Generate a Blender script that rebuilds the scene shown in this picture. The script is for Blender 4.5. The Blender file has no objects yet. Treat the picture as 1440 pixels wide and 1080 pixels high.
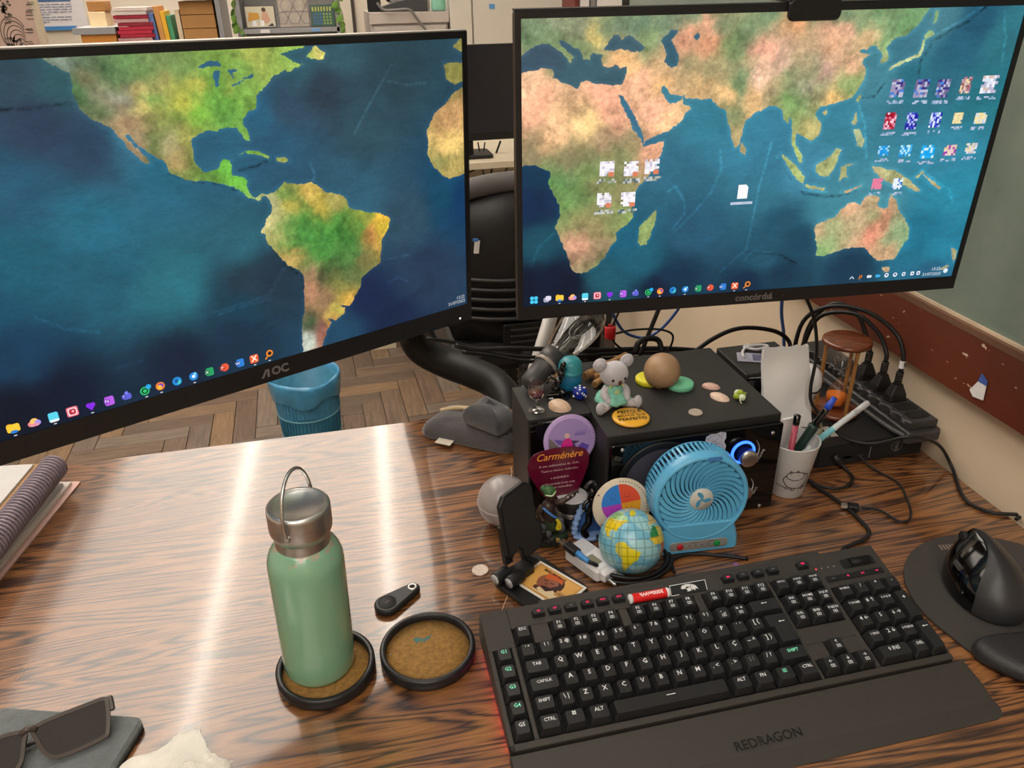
import bpy, bmesh, math, random
import numpy as np
from mathutils import Matrix, Vector, Euler
random.seed(7)
S = bpy.context.scene
COL = S.collection
PI = math.pi

# ---------------------------------------------------------------- camera
cam_d = bpy.data.cameras.new('camera')
cam = bpy.data.objects.new('camera', cam_d)
COL.objects.link(cam)
cam_d.sensor_fit = 'HORIZONTAL'
cam_d.sensor_width = 36.0
cam_d.lens = 27.5
cam_d.clip_start = 0.02
_r = Vector((0.97450377, -0.22372557, -0.01700824))
_d = Vector((-0.11740768, -0.44386820, -0.88836730))
_f = Vector((0.19120106, 0.86771418, -0.45881833))
cam.matrix_world = Matrix(((_r.x, -_d.x, -_f.x, -0.12338), (_r.y, -_d.y, -_f.y, -0.55191),
                           (_r.z, -_d.z, -_f.z, 0.63155), (0, 0, 0, 1)))
S.camera = cam

# ---------------------------------------------------------------- world, exposure
w = bpy.data.worlds.new('world'); S.world = w
w.use_nodes = True
w.node_tree.nodes['Background'].inputs[0].default_value = (0.9, 0.87, 0.8, 1)
w.node_tree.nodes['Background'].inputs[1].default_value = 0.05
vs = S.view_settings
vs.view_transform = 'Standard'; vs.look = 'None'; vs.gamma = 1.0
vs.use_curve_mapping = False
vs.exposure = 0.0
PANEL_L = 3.4     # luminous ceiling diffuser
TUBE_L = 12.0     # fluorescent tubes
LAMP_RGB = (1.0, 0.90, 0.78)

# ---------------------------------------------------------------- helpers
def lin(c):
    return tuple(((x/255.0)/12.92 if x/255.0 <= 0.04045 else ((x/255.0+0.055)/1.055)**2.4) for x in c)

class NT:
    """tiny node-tree helper"""
    def __init__(s, m):
        s.t = m.node_tree; s.n = s.t.nodes
    def new(s, typ, **kw):
        n = s.n.new(typ)
        for k, v in kw.items():
            if k.startswith('i_'):
                n.inputs[k[2:].replace('_', ' ')].default_value = v
            else:
                setattr(n, k, v)
        return n
    def link(s, a, b):
        s.t.links.new(a, b)

MATS = {}
def mat(name, rgb=(128, 128, 128), rough=0.5, metal=0.0, var=0.0, vscale=40.0, stretch=None, bump=0.0, bscale=200.0,
        spec=0.5, coat=0.0, trans=0.0, ior=1.45, emit=None, estr=1.0, alpha=1.0, sheen=0.0):
    if name in MATS: return MATS[name]
    m = bpy.data.materials.new(name); m.use_nodes = True
    t = NT(m); b = t.n['Principled BSDF']
    c = lin(rgb)
    b.inputs['Base Color'].default_value = (*c, 1)
    b.inputs['Roughness'].default_value = rough
    b.inputs['Metallic'].default_value = metal
    b.inputs['Specular IOR Level'].default_value = spec
    b.inputs['IOR'].default_value = ior
    b.inputs['Coat Weight'].default_value = coat
    b.inputs['Coat Roughness'].default_value = 0.08
    b.inputs['Transmission Weight'].default_value = trans
    b.inputs['Alpha'].default_value = alpha
    b.inputs['Sheen Weight'].default_value = sheen
    if emit is not None:
        b.inputs['Emission Color'].default_value = (*lin(emit), 1)
        b.inputs['Emission Strength'].default_value = estr
    tc = None
    if var > 0 or bump > 0:
        tc = t.new('ShaderNodeTexCoord')
        mp = t.new('ShaderNodeMapping')
        if stretch: mp.inputs['Scale'].default_value = stretch
        t.link(tc.outputs['Object'], mp.inputs['Vector'])
    if var > 0:
        nz = t.new('ShaderNodeTexNoise', i_Scale=vscale, i_Detail=5.0)
        t.link(mp.outputs[0], nz.inputs['Vector'])
        mr = t.new('ShaderNodeMapRange', i_From_Min=0.3, i_From_Max=0.7, i_To_Min=1-var, i_To_Max=1+var)
        t.link(nz.outputs[0], mr.inputs[0])
        mx = t.new('ShaderNodeVectorMath', operation='SCALE')
        mx.inputs[0].default_value = c
        t.link(mr.outputs[0], mx.inputs['Scale'])
        t.link(mx.outputs[0], b.inputs['Base Color'])
    if bump > 0:
        nb = t.new('ShaderNodeTexNoise', i_Scale=bscale, i_Detail=3.0)
        t.link(mp.outputs[0], nb.inputs['Vector'])
        bp = t.new('ShaderNodeBump', i_Strength=bump, i_Distance=0.002)
        t.link(nb.outputs[0], bp.inputs['Height'])
        t.link(bp.outputs[0], b.inputs['Normal'])
    MATS[name] = m
    return m

def vcol_mat(name, rough=0.5, emit=0.0, spec=0.5, coat=0.0):
    """printed matter: colour from the mesh's own 'Col' attribute"""
    if name in MATS: return MATS[name]
    m = bpy.data.materials.new(name); m.use_nodes = True
    t = NT(m); b = t.n['Principled BSDF']
    a = t.new('ShaderNodeAttribute', attribute_name='Col')
    b.inputs['Roughness'].default_value = rough
    b.inputs['Specular IOR Level'].default_value = spec
    b.inputs['Coat Weight'].default_value = coat
    if emit > 0:
        b.inputs['Base Color'].default_value = (0.005, 0.005, 0.005, 1)
        t.link(a.outputs['Color'], b.inputs['Emission Color'])
        b.inputs['Emission Strength'].default_value = emit
    else:
        t.link(a.outputs['Color'], b.inputs['Base Color'])
    MATS[name] = m
    return m

def xf(loc=(0, 0, 0), rot=(0, 0, 0), sc=(1, 1, 1)):
    return Matrix.Translation(loc) @ Euler(rot, 'XYZ').to_matrix().to_4x4() @ Matrix.Diagonal((*sc, 1))

def axis_m(a, b):
    """matrix whose Z axis runs from a to b, origin at a"""
    a = Vector(a); d = Vector(b)-a
    return Matrix.Translation(a) @ d.to_track_quat('Z', 'Y').to_matrix().to_4x4()

def smoothpath(pts, n=6, closed=False):
    P = [Vector(p) for p in pts]; out = []
    N = len(P); rng = N if closed else N-1
    for i in range(rng):
        if closed:
            p0, p1, p2, p3 = P[i-1], P[i], P[(i+1) % N], P[(i+2) % N]
        else:
            p0 = P[i-1] if i > 0 else P[0]*2-P[1]
            p1, p2 = P[i], P[i+1]
            p3 = P[i+2] if i+2 < N else P[-1]*2-P[-2]
        for k in range(n):
            t = k/n
            out.append(0.5*((2*p1)+(p2-p0)*t+(2*p0-5*p1+4*p2-p3)*t*t+(3*p1-p0-3*p2+p3)*t**3))
    if not closed: out.append(P[-1])
    return out

_tcache = {}
def text_geo(s, size=1.0, align='CENTER', res=2, bold=0.0, shear=0.0, spacing=1.0):
    key = (s, align, res, bold, shear, spacing)
    if key not in _tcache:
        cu = bpy.data.curves.new('lettering', 'FONT')
        cu.body = s; cu.size = 1.0; cu.align_x = align; cu.align_y = 'CENTER'; cu.resolution_u = res
        cu.offset = bold; cu.shear = shear; cu.space_character = spacing
        o = bpy.data.objects.new('lettering', cu)
        me = bpy.data.meshes.new_from_object(o)
        vv = [v.co.copy() for v in me.vertices]; ff = [tuple(p.vertices) for p in me.polygons]
        bpy.data.objects.remove(o); bpy.data.curves.remove(cu); bpy.data.meshes.remove(me)
        _tcache[key] = (vv, ff)
    vv, ff = _tcache[key]
    return [v*size for v in vv], ff

class MB:
    def __init__(s):
        s.v = []; s.f = []; s.sm = []; s.mi = []; s.c = []
    def add(s, vs_, fs, smooth=False, M=None, m=0, col=None):
        o = len(s.v)
        for v in vs_:
            v = Vector(v)
            s.v.append(M @ v if M is not None else v)
        for f in fs:
            s.f.append(tuple(i+o for i in f)); s.sm.append(smooth); s.mi.append(m); s.c.append(col)
        return s
    def box(s, x0, y0, z0, x1, y1, z1, M=None, m=0, col=None):
        return s.add([(x0, y0, z0), (x1, y0, z0), (x1, y1, z0), (x0, y1, z0), (x0, y0, z1), (x1, y0, z1), (x1, y1, z1), (x0, y1, z1)],
                     [(3, 2, 1, 0), (4, 5, 6, 7), (0, 1, 5, 4), (1, 2, 6, 5), (2, 3, 7, 6), (3, 0, 4, 7)], False, M, m, col)
    def loft(s, rings, cap=True, smooth=True, M=None, closed=True, m=0, col=None):
        n = len(rings[0]); vv = [p for r in rings for p in r]; ff = []
        for k in range(len(rings)-1):
            for i in range(n if closed else n-1):
                j = (i+1) % n
                ff.append((k*n+i, k*n+j, (k+1)*n+j, (k+1)*n+i))
        o = len(s.v)
        s.add(vv, ff, smooth, M, m, col)
        if cap:
            s.f.append(tuple(o+i for i in reversed(range(n)))); s.sm.append(False); s.mi.append(m); s.c.append(col)
            s.f.append(tuple(o+(len(rings)-1)*n+i for i in range(n))); s.sm.append(False); s.mi.append(m); s.c.append(col)
        return s
    def prism(s, poly, z0, z1, M=None, c=0.0, m=0, col=None, smooth=False):
        """polygon (ccw) extruded, edges chamfered by c"""
        if c <= 0:
            return s.loft([[(x, y, z0) for x, y in poly], [(x, y, z1) for x, y in poly]], True, smooth, M, m=m, col=col)
        q = inset(poly, c)
        return s.loft([[(x, y, z0) for x, y in q], [(x, y, z0+c) for x, y in poly],
                       [(x, y, z1-c) for x, y in poly], [(x, y, z1) for x, y in q]], True, smooth, M, m=m, col=col)
    def rbox(s, cx, cy, cz, sx, sy, sz, r=0.004, c=None, n=4, M=None, m=0, smooth=False):
        """box with rounded vertical corners and chamfered rims; (cx,cy,cz) is the centre"""
        P = rrect(sx, sy, r, n)
        T = Matrix.Translation((cx, cy, cz))
        if M is not None: T = M @ T
        return s.prism(P, -sz/2, sz/2, T, r*0.5 if c is None else c, m, smooth=smooth)
    def lathe(s, prof, n=32, M=None, m=0, smooth=True, cap=True, sx=1.0, sy=1.0):
        R = []
        for r, z in prof:
            R.append([(max(r, 1e-5)*math.cos(2*PI*i/n)*sx, max(r, 1e-5)*math.sin(2*PI*i/n)*sy, z) for i in range(n)])
        return s.loft(R, cap, smooth, M, m=m)
    def tube(s, pts, r, n=8, closed=False, M=None, m=0, cap=True):
        P = [Vector(p) for p in pts]; N = len(P); rings = []
        rr = r if isinstance(r, (list, tuple)) else [r]*N
        up = None
        for i in range(N):
            if closed: t = P[(i+1) % N]-P[i-1]
            else: t = P[min(i+1, N-1)]-P[max(i-1, 0)]
            if t.length < 1e-9: t = Vector((0, 0, 1))
            t.normalize()
            if up is None:
                up = Vector((0, 0, 1)) if abs(t.z) < 0.9 else Vector((1, 0, 0))
            a = t.cross(up)
            if a.length < 1e-6: a = t.orthogonal()
            a.normalize(); b = a.cross(t); up = b
            rings.append([P[i]+a*(math.cos(2*PI*k/n)*rr[i])+b*(math.sin(2*PI*k/n)*rr[i]) for k in range(n)])
        if closed: rings.append(rings[0])
        return s.loft(rings, cap and not closed, True, M, m=m)
    def ball(s, c, r, nu=20, nv=12, M=None, m=0):
        if not isinstance(r, (tuple, list)): r = (r, r, r)
        prof = [(math.sin(PI*k/nv), -math.cos(PI*k/nv)) for k in range(nv+1)]
        T = Matrix.Translation(c) @ Matrix.Diagonal((*r, 1))
        if M is not None: T = M @ T
        return s.lathe(prof, nu, T, m, True, False)
    def text(s, t, size, M=None, m=0, col=None, align='CENTER', res=2, bold=0.0, shear=0.0, spacing=1.0):
        v, f = text_geo(t, size, align, res, bold, shear, spacing)
        return s.add(v, f, False, M, m, col)
    def poly(s, pts, z=0.0, M=None, m=0, col=None):
        """flat polygon in XY"""
        return s.add([(x, y, z) for x, y in pts], [tuple(range(len(pts)))], False, M, m, col)
    def disc(s, cx, cy, r, z=0.0, n=24, ry=None, M=None, m=0, col=None, a0=0, a1=2*PI):
        ry = ry or r
        full = abs(a1-a0-2*PI) < 1e-6
        k = n if full else n+1
        P = [(cx+r*math.cos(a0+(a1-a0)*i/n), cy+ry*math.sin(a0+(a1-a0)*i/n)) for i in range(k)]
        if not full: P.append((cx, cy))
        return s.poly(P, z, M, m, col)
    def mesh(s, name, mats):
        me = bpy.data.meshes.new(name)
        me.from_pydata([tuple(v) for v in s.v], [], s.f)
        if not isinstance(mats, (list, tuple)): mats = [mats]
        for q in mats: me.materials.append(q)
        me.polygons.foreach_set('use_smooth', s.sm)
        me.polygons.foreach_set('material_index', s.mi)
        if any(c is not None for c in s.c):
            a = me.color_attributes.new('Col', 'FLOAT_COLOR', 'CORNER')
            dat = []
            for f, c in zip(s.f, s.c):
                q = (*lin(c), 1.0) if c is not None else (0.5, 0.5, 0.5, 1)
                dat.extend(q*len(f))
            a.data.foreach_set('color', dat)
        me.update()
        return me
    def build(s, name, mats, parent=None, M=None, weld=False):
        me = s.mesh(name, mats)
        o = bpy.data.objects.new(name, me)
        COL.objects.link(o)
        if parent is not None: o.parent = parent
        if M is not None: o.matrix_local = M
        return o

def inset(poly, c):
    n = len(poly); out = []
    for i in range(n):
        p0 = Vector(poly[i-1]); p1 = Vector(poly[i]); p2 = Vector(poly[(i+1) % n])
        a = (p1-p0); b = (p2-p1)
        if a.length < 1e-9: a = b
        if b.length < 1e-9: b = a
        na = Vector((-a.y, a.x)).normalized(); nb = Vector((-b.y, b.x)).normalized()
        k = na+nb; d = max(1+na.dot(nb), 0.35)
        out.append(tuple(p1+k*(c/d)))
    return out

def rrect(sx, sy, r, n=4, cx=0, cy=0):
    P = []
    r = min(r, sx/2-1e-5, sy/2-1e-5)
    for (qx, qy, a) in ((1, -1, -PI/2), (1, 1, 0), (-1, 1, PI/2), (-1, -1, PI)):
        for k in range(n+1):
            t = a+PI/2*k/n
            P.append((cx+qx*(sx/2-r)+r*math.cos(t), cy+qy*(sy/2-r)+r*math.sin(t)))
    return P

def arc(cx, cy, r, a0, a1, n):
    return [(cx+r*math.cos(a0+(a1-a0)*i/n), cy+r*math.sin(a0+(a1-a0)*i/n)) for i in range(n+1)]

def thing(name, label, cat, loc=(0, 0, 0), rot=(0, 0, 0), group=None):
    o = bpy.data.objects.new(name, None); COL.objects.link(o)
    o.location = loc; o.rotation_euler = rot; o.empty_display_size = 0.02
    return tag(o, label, cat, group)

def tag(o, label, cat, group=None):
    o['label'] = label; o['category'] = cat
    if group: o['group'] = group
    return o

def struct(o):
    o['kind'] = 'structure'
    return o

def at(loc, rz=0.0, rx=0.0, ry=0.0):
    return Matrix.Translation(loc) @ Euler((rx, ry, rz), 'XYZ').to_matrix().to_4x4()
def thin_glass(name, tint=0.97, base=0.10, rough=0.03):
    if name in MATS: return MATS[name]
    m = bpy.data.materials.new(name); m.use_nodes = True
    t = NT(m); t.n.remove(t.n['Principled BSDF'])
    tr = t.new('ShaderNodeBsdfTransparent'); tr.inputs[0].default_value = (tint, tint, tint, 1)
    gl = t.new('ShaderNodeBsdfGlossy'); gl.inputs['Roughness'].default_value = rough
    lw = t.new('ShaderNodeLayerWeight'); pw_ = t.new('ShaderNodeMath', operation='POWER'); pw_.inputs[1].default_value = 3.0
    fr = t.new('ShaderNodeMath', operation='MULTIPLY_ADD'); fr.inputs[1].default_value = 0.62; fr.inputs[2].default_value = base
    t.link(lw.outputs['Facing'], pw_.inputs[0]); t.link(pw_.outputs[0], fr.inputs[0])
    mx = t.new('ShaderNodeMixShader')
    t.link(fr.outputs[0], mx.inputs[0]); t.link(tr.outputs[0], mx.inputs[1]); t.link(gl.outputs[0], mx.inputs[2])
    t.link(mx.outputs[0], t.n['Material Output'].inputs['Surface'])
    MATS[name] = m
    return m
PRINT = vcol_mat('printed_ink', 0.45)
PRINT_GLOSS = vcol_mat('printed_gloss', 0.25, coat=0.6)
BLACK_PLASTIC = mat('black_plastic', (26, 25, 26), 0.42, bump=0.12, bscale=900)
BLACK_GLOSS = mat('black_gloss', (9, 9, 10), 0.08, coat=0.4)
BLACK_MATTE = mat('black_matte', (22, 22, 23), 0.6, bump=0.1, bscale=700)
WHITE_PLASTIC = mat('white_plastic', (222, 220, 222), 0.35, var=0.03)
CABLE = mat('black_cable_rubber', (22, 21, 22), 0.45, var=0.15, vscale=60)
STEEL = mat('brushed_steel', (208, 208, 208), 0.34, 1.0, var=0.08, vscale=60, stretch=(1, 1, 12))
PAPER = mat('white_paper', (228, 226, 226), 0.8, var=0.03, vscale=15, bump=0.15, bscale=40)
# ================================================================ the room
FZ = -0.75          # floor height (desk top is z = 0)
CZ = 2.30           # ceiling
m_cream = mat('cream_wall_paint', (222, 202, 176), 0.75, var=0.05, vscale=3, bump=0.15, bscale=60)
m_ceil = mat('white_ceiling_paint', (225, 220, 210), 0.85, var=0.02, vscale=2)
m_farwall = mat('pale_wall_paint', (226, 216, 200), 0.8, var=0.04, vscale=2)
m_dusk = mat('reflection_bound_dark', (92, 80, 70), 0.8, var=0.05, vscale=3)

fl = struct(MB().box(-3.2, -3.6, FZ-0.06, 1.6, 5.3, FZ-0.006).build('floor', mat('floor_screed', (58, 46, 38), 0.8, var=0.15, vscale=20)))
fl['label'] = 'dark screed under the parquet'
wb = struct(MB().box(-3.2, 5.2, FZ, 1.6, 5.3, CZ).build('wall_back', m_farwall))
wr = struct(MB().box(0.69, -3.6, FZ, 0.79, 1.60, CZ).build('wall_right', m_cream))
struct(MB().box(0.79, 1.50, FZ, 1.55, 1.60, CZ).build('wall_return', m_farwall))
struct(MB().box(1.5, 1.60, FZ, 1.6, 5.2, CZ).build('wall_alcove', m_farwall))
struct(MB().box(-3.3, -3.6, FZ, -3.2, 5.3, CZ).build('wall_left', m_farwall))
struct(MB().box(-3.2, -3.7, FZ, 1.6, -3.6, CZ).build('wall_front', m_farwall))
struct(MB().box(-3.3, -3.7, CZ, 1.65, 5.35, CZ+0.08).build('ceiling', m_ceil))
struct(MB().box(0.26, -3.6, CZ-0.22, 0.69, 5.2, CZ-0.001).build('reflection_bound_1', m_dusk))  # unseen dark slab, added to end the ceiling glare mirrored in the desk
struct(MB().box(-3.19, -3.6, CZ-0.22, -1.88, 5.2, CZ-0.001).build('reflection_bound_2', m_dusk))  # unseen too, widened to keep the left side of the desk reflection dark

# parquet: herringbone blocks, each its own piece, laid where the photo shows the floor
def plank_mat(i, c):
    m = bpy.data.materials.new('parquet_block'); m.use_nodes = True
    t = NT(m); b = t.n['Principled BSDF']
    tc = t.new('ShaderNodeTexCoord'); mp = t.new('ShaderNodeMapping')
    mp.inputs['Scale'].default_value = (3, 30, 30); mp.inputs['Location'].default_value = (i*3.1, i*1.7, 0)
    nz = t.new('ShaderNodeTexNoise', i_Scale=3.0, i_Detail=6.0, i_Distortion=0.6)
    cr = t.new('ShaderNodeValToRGB')
    cr.color_ramp.elements[0].position = 0.3; cr.color_ramp.elements[1].position = 0.75
    cr.color_ramp.elements[0].color = (*lin(tuple(int(x*0.72) for x in c)), 1)
    cr.color_ramp.elements[1].color = (*lin(c), 1)
    t.link(tc.outputs['Object'], mp.inputs[0]); t.link(mp.outputs[0], nz.inputs['Vector'])
    t.link(nz.outputs[0], cr.inputs[0]); t.link(cr.outputs[0], b.inputs['Base Color'])
    b.inputs['Roughness'].default_value = 0.38
    return m
pm = [plank_mat(i, c) for i, c in enumerate(((142, 116, 92), (130, 108, 90), (124, 108, 96), (150, 120, 90), (116, 97, 82), (136, 120, 106)))]
PLW, PLL = 0.075, 0.30     # block size
pl_meshes = [MB().rbox(0, 0, -0.006, PLL-0.002, PLW-0.002, 0.012, 0.0015, 0.0012, 1).mesh('parquet_block', q) for q in pm]
rnd = random.Random(3)
ang = 0.03
cnt = 0
ca, sa = math.cos(ang), math.sin(ang)
cells = []
for i in range(-60, 60):
    for j in range(-14, 14):
        # herringbone lattice: two blocks per cell
        ox = i*PLW + j*(PLL)
        oy = i*PLW - j*(PLL)
        for kind in (0, 1):
            if kind == 0: lx, ly, rz = ox+PLL/2, oy+PLW/2, 0
            else: lx, ly, rz = ox+PLL+PLW/2-PLL, oy+PLW+PLL/2, PI/2
            X = -0.2+lx*ca-ly*sa; Y = 2.2+lx*sa+ly*ca
            cells.append((X, Y, rz))
vis = []
for X, Y, rz in cells:
    if -1.35 < X < 0.75 and 1.15 < Y < 3.3:
        vis.append((abs(X+0.1)*0.7+abs(Y-2.0), X, Y, rz))
vis.sort()
for k, (_, X, Y, rz) in enumerate(vis[:290]):
    o = bpy.data.objects.new('parquet_block', pl_meshes[rnd.randrange(6)])
    COL.objects.link(o); o.parent = fl
    o.location = (X, Y, FZ+rnd.uniform(-0.0008, 0.0004)); o.rotation_euler = (0, 0, rz+ang)

# ceiling lights (above and behind the frame; the desk mirrors the far one, the rear one is added)
m_panel = mat('lamp_diffuser', (235, 230, 220), 0.6, emit=(255, 246, 234), estr=PANEL_L)
m_tube = mat('fluorescent_tube', (250, 245, 235), 0.4, emit=(255, 246, 234), estr=TUBE_L)
m_fix = mat('lamp_housing', (225, 222, 215), 0.5, var=0.02)
def ceiling_light(y0, y1, label):
    t = thing('ceiling_light', label, 'ceiling light', (-0.8, (y0+y1)/2, CZ), (0, 0, -.05), group='luminous ceiling lights')
    h = (y1-y0)/2
    MB().box(-1.05, -h, -0.05, 1.05, h, -0.002).build('housing', m_fix, t)
    MB().box(-1.03, -h+0.02, -0.056, 1.03, h-0.02, -0.051).build('diffuser', m_panel, t)
    for x in (-0.19, 0.71):
        for k in range(3):
            a = -h+0.1+k*(2*h-0.2)/3
            MB().tube([(x, a+0.03, -0.085), (x, a+(2*h-0.2)/3-0.03, -0.085)], 0.019, 10).build('fluorescent_tube', m_tube, t)
ceiling_light(0.25, 5.1, 'luminous white ceiling panel with tubes over the far half of the room')
ceiling_light(-3.3, -0.6, 'added unseen ceiling panel with tubes for front lighting behind the viewer')  # unseen, added to light the scene from the front

# chalkboard on the right wall
cb = thing('chalkboard', 'green chalkboard with chipped brown wooden rail on right wall', 'chalkboard', (0.69, 0.4, 0.22))
def chalk_mat():
    m = bpy.data.materials.new('chalkboard_green'); m.use_nodes = True
    t = NT(m); b = t.n['Principled BSDF']
    tc = t.new('ShaderNodeTexCoord')
    n1 = t.new('ShaderNodeTexNoise', i_Scale=7.0, i_Detail=7.0, i_Roughness=0.65)
    cr = t.new('ShaderNodeValToRGB')
    cr.color_ramp.elements[0].position = 0.3; cr.color_ramp.elements[1].position = 0.75
    cr.color_ramp.elements[0].color = (*lin((100, 118, 108)), 1); cr.color_ramp.elements[1].color = (*lin((132, 141, 132)), 1)
    t.link(tc.outputs['Object'], n1.inputs['Vector']); t.link(n1.outputs[0], cr.inputs[0]); t.link(cr.outputs[0], b.inputs['Base Color'])
    b.inputs['Roughness'].default_value = 0.6
    return m
def rail_mat():
    m = bpy.data.materials.new('brown_rail_paint'); m.use_nodes = True
    t = NT(m); b = t.n['Principled BSDF']
    tc = t.new('ShaderNodeTexCoord'); mp = t.new('ShaderNodeMapping'); mp.inputs['Scale'].default_value = (1, 0.8, 1.6)
    t.link(tc.outputs['Object'], mp.inputs[0])
    n0 = t.new('ShaderNodeTexNoise', i_Scale=9.0, i_Detail=4.0)
    n1 = t.new('ShaderNodeTexNoise', i_Scale=42.0, i_Detail=3.0, i_Roughness=0.7)
    t.link(mp.outputs[0], n0.inputs['Vector']); t.link(mp.outputs[0], n1.inputs['Vector'])
    c0 = t.new('ShaderNodeValToRGB')
    c0.color_ramp.elements[0].color = (*lin((84, 38, 24)), 1); c0.color_ramp.elements[1].color = (*lin((112, 56, 36)), 1)
    t.link(n0.outputs[0], c0.inputs[0])
    c1 = t.new('ShaderNodeValToRGB')
    c1.color_ramp.elements[0].position = 0.665; c1.color_ramp.elements[1].position = 0.69
    t.link(n1.outputs[0], c1.inputs[0])
    mx = t.new('ShaderNodeMix', data_type='RGBA')
    t.link(c1.outputs[0], mx.inputs[0]); t.link(c0.outputs[0], mx.inputs[6]); mx.inputs[7].default_value = (*lin((206, 180, 158)), 1)
    t.link(mx.outputs[2], b.inputs['Base Color'])
    b.inputs['Roughness'].default_value = 0.35
    return m
MB().box(-0.012, -2.2, 0.001, 0, 1.18, 1.25).build('board', chalk_mat(), cb)
MB().box(-0.022, -2.2, -0.098, 0, 1.18, -0.012).build('rail', rail_mat(), cb)
MB().box(-0.0225, -2.2, -0.012, 0, 1.18, -0.003).build('ledge', mat('worn_wood_edge', (104, 74, 56), 0.6, var=0.2, vscale=30, stretch=(1, .2, 1)), cb)
MB().box(-0.0155, -2.2, -0.003, 0, 1.18, 0.001).build('chipped_edge', mat('chipped_paint_edge', (196, 176, 152), 0.7, var=0.3, vscale=60, stretch=(1, .3, 1)), cb)
MB().box(-0.02, -2.2, 1.25, 0, 1.18, 1.30).build('top_rail', rail_mat(), cb)
# scrap of paper taped to the rail
tp = thing('paper_scrap', 'torn white paper scrap with blue corner stuck on brown rail', 'paper', (0.667, 0.196, 0.152))
tp.scale = (1, .78, .78)
MB().add([(0, -.014, -.022), (0, .008, -.026), (0, .018, -.018), (0, .006, .004), (0, -.012, .004), (-.0008, -.014, -.022), (-.0008, .008, -.026), (-.0008, .018, -.018), (-.0008, .006, .004), (-.0008, -.012, .004)],
         [(0, 1, 2, 3, 4), (9, 8, 7, 6, 5)]).build('paper', PAPER, tp)
MB().add([(0, -.012, .004), (0, .006, .004), (0, .003, .020), (0, -.013, .012), (-.001, -.012, .004), (-.001, .006, .004), (-.001, .003, .020), (-.001, -.013, .012)], [(0, 1, 2, 3), (7, 6, 5, 4)]).build('blue_corner', mat('blue_print', (70, 96, 170), 0.6, var=0.05), tp)

# ================================================================ the desk
def wood_mat():
    m = bpy.data.materials.new('rosewood_laminate'); m.use_nodes = True
    t = NT(m); b = t.n['Principled BSDF']
    tc = t.new('ShaderNodeTexCoord')
    def nz(scale, sc, detail=6.0, dist=0.0, rough=0.55, loc=(0, 0, 0)):
        mp = t.new('ShaderNodeMapping'); mp.inputs['Scale'].default_value = scale; mp.inputs['Location'].default_value = loc
        t.link(tc.outputs['Object'], mp.inputs[0])
        n = t.new('ShaderNodeTexNoise', i_Scale=sc, i_Detail=detail, i_Distortion=dist, i_Roughness=rough)
        t.link(mp.outputs[0], n.inputs['Vector'])
        return n
    # contour lines of a slowly varying height field make the cathedral figure
    field = nz((0.75, 8.0, 1), 1.5, 3.5, 0.4, 0.5)
    fib = nz((3, 150, 1), 3.0, 4.0, 0.2)
    mul = t.new('ShaderNodeMath', operation='MULTIPLY'); mul.inputs[1].default_value = 30.0
    t.link(field.outputs[0], mul.inputs[0])
    a1 = t.new('ShaderNodeMath', operation='MULTIPLY_ADD'); a1.inputs[1].default_value = 0.7
    t.link(fib.outputs[0], a1.inputs[0]); t.link(mul.outputs[0], a1.inputs[2])
    fr = t.new('ShaderNodeMath', operation='PINGPONG'); fr.inputs[1].default_value = 0.5
    t.link(a1.outputs[0], fr.inputs[0])
    sc2 = t.new('ShaderNodeMath', operation='MULTIPLY'); sc2.inputs[1].default_value = 2.0
    t.link(fr.outputs[0], sc2.inputs[0])
    cr = t.new('ShaderNodeValToRGB')
    e = cr.color_ramp.elements
    e[0].position = 0.06; e[0].color = (*lin((56, 34, 25)), 1)
    e[1].position = 0.95; e[1].color = (*lin((156, 104, 60)), 1)
    k = e.new(0.26); k.color = (*lin((98, 62, 40)), 1)
    k = e.new(0.48); k.color = (*lin((132, 86, 50)), 1)
    t.link(sc2.outputs[0], cr.inputs[0])
    big = nz((0.6, 2.2, 1), 2.0, 3.0, 0.0, 0.5, (3, 1, 0))
    cb_ = t.new('ShaderNodeMapRange', i_From_Min=0.3, i_From_Max=0.7, i_To_Min=0.62, i_To_Max=1.12)
    t.link(big.outputs[0], cb_.inputs[0])
    pore = nz((14, 420, 1), 3.0, 3.0)
    cp = t.new('ShaderNodeMapRange', i_From_Min=0.35, i_From_Max=0.6, i_To_Min=0.72, i_To_Max=1.06)
    t.link(pore.outputs[0], cp.inputs[0])
    m1 = t.new('ShaderNodeVectorMath', operation='SCALE'); t.link(cr.outputs[0], m1.inputs[0]); t.link(cb_.outputs[0], m1.inputs['Scale'])
    m2 = t.new('ShaderNodeVectorMath', operation='SCALE'); t.link(m1.outputs[0], m2.inputs[0]); t.link(cp.outputs[0], m2.inputs['Scale'])
    t.link(m2.outputs[0], b.inputs['Base Color'])
    b.inputs['Roughness'].default_value = 0.28
    b.inputs['Specular IOR Level'].default_value = 0.5
    b.inputs['Coat Weight'].default_value = 1.0; b.inputs['Coat Roughness'].default_value = 0.085; b.inputs['Coat IOR'].default_value = 1.58
    gr = nz((1, 1, 1), 260.0, 2.0)
    bp = t.new('ShaderNodeBump', i_Strength=0.03, i_Distance=0.002); t.link(gr.outputs[0], bp.inputs['Height'])
    t.link(bp.outputs[0], b.inputs['Normal']); bc_ = t.new('ShaderNodeBump', i_Strength=0.012, i_Distance=0.002); t.link(gr.outputs[0], bc_.inputs['Height']); t.link(bc_.outputs[0], b.inputs['Coat Normal'])
    return m
WOOD = wood_mat()
dk = thing('desk', 'wood-grain laminate desk against the right wall', 'desk', (-0.25, 0.1, FZ))
MB().prism([(-0.85, -0.50), (0.932, -0.50), (0.932, 0.452), (-0.85, 0.462)], 0.72, 0.75, None, 0.0015).build('desk_top', WOOD, dk)
m_leg = mat('beige_desk_metal', (196, 180, 150), 0.5, var=0.04)
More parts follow.
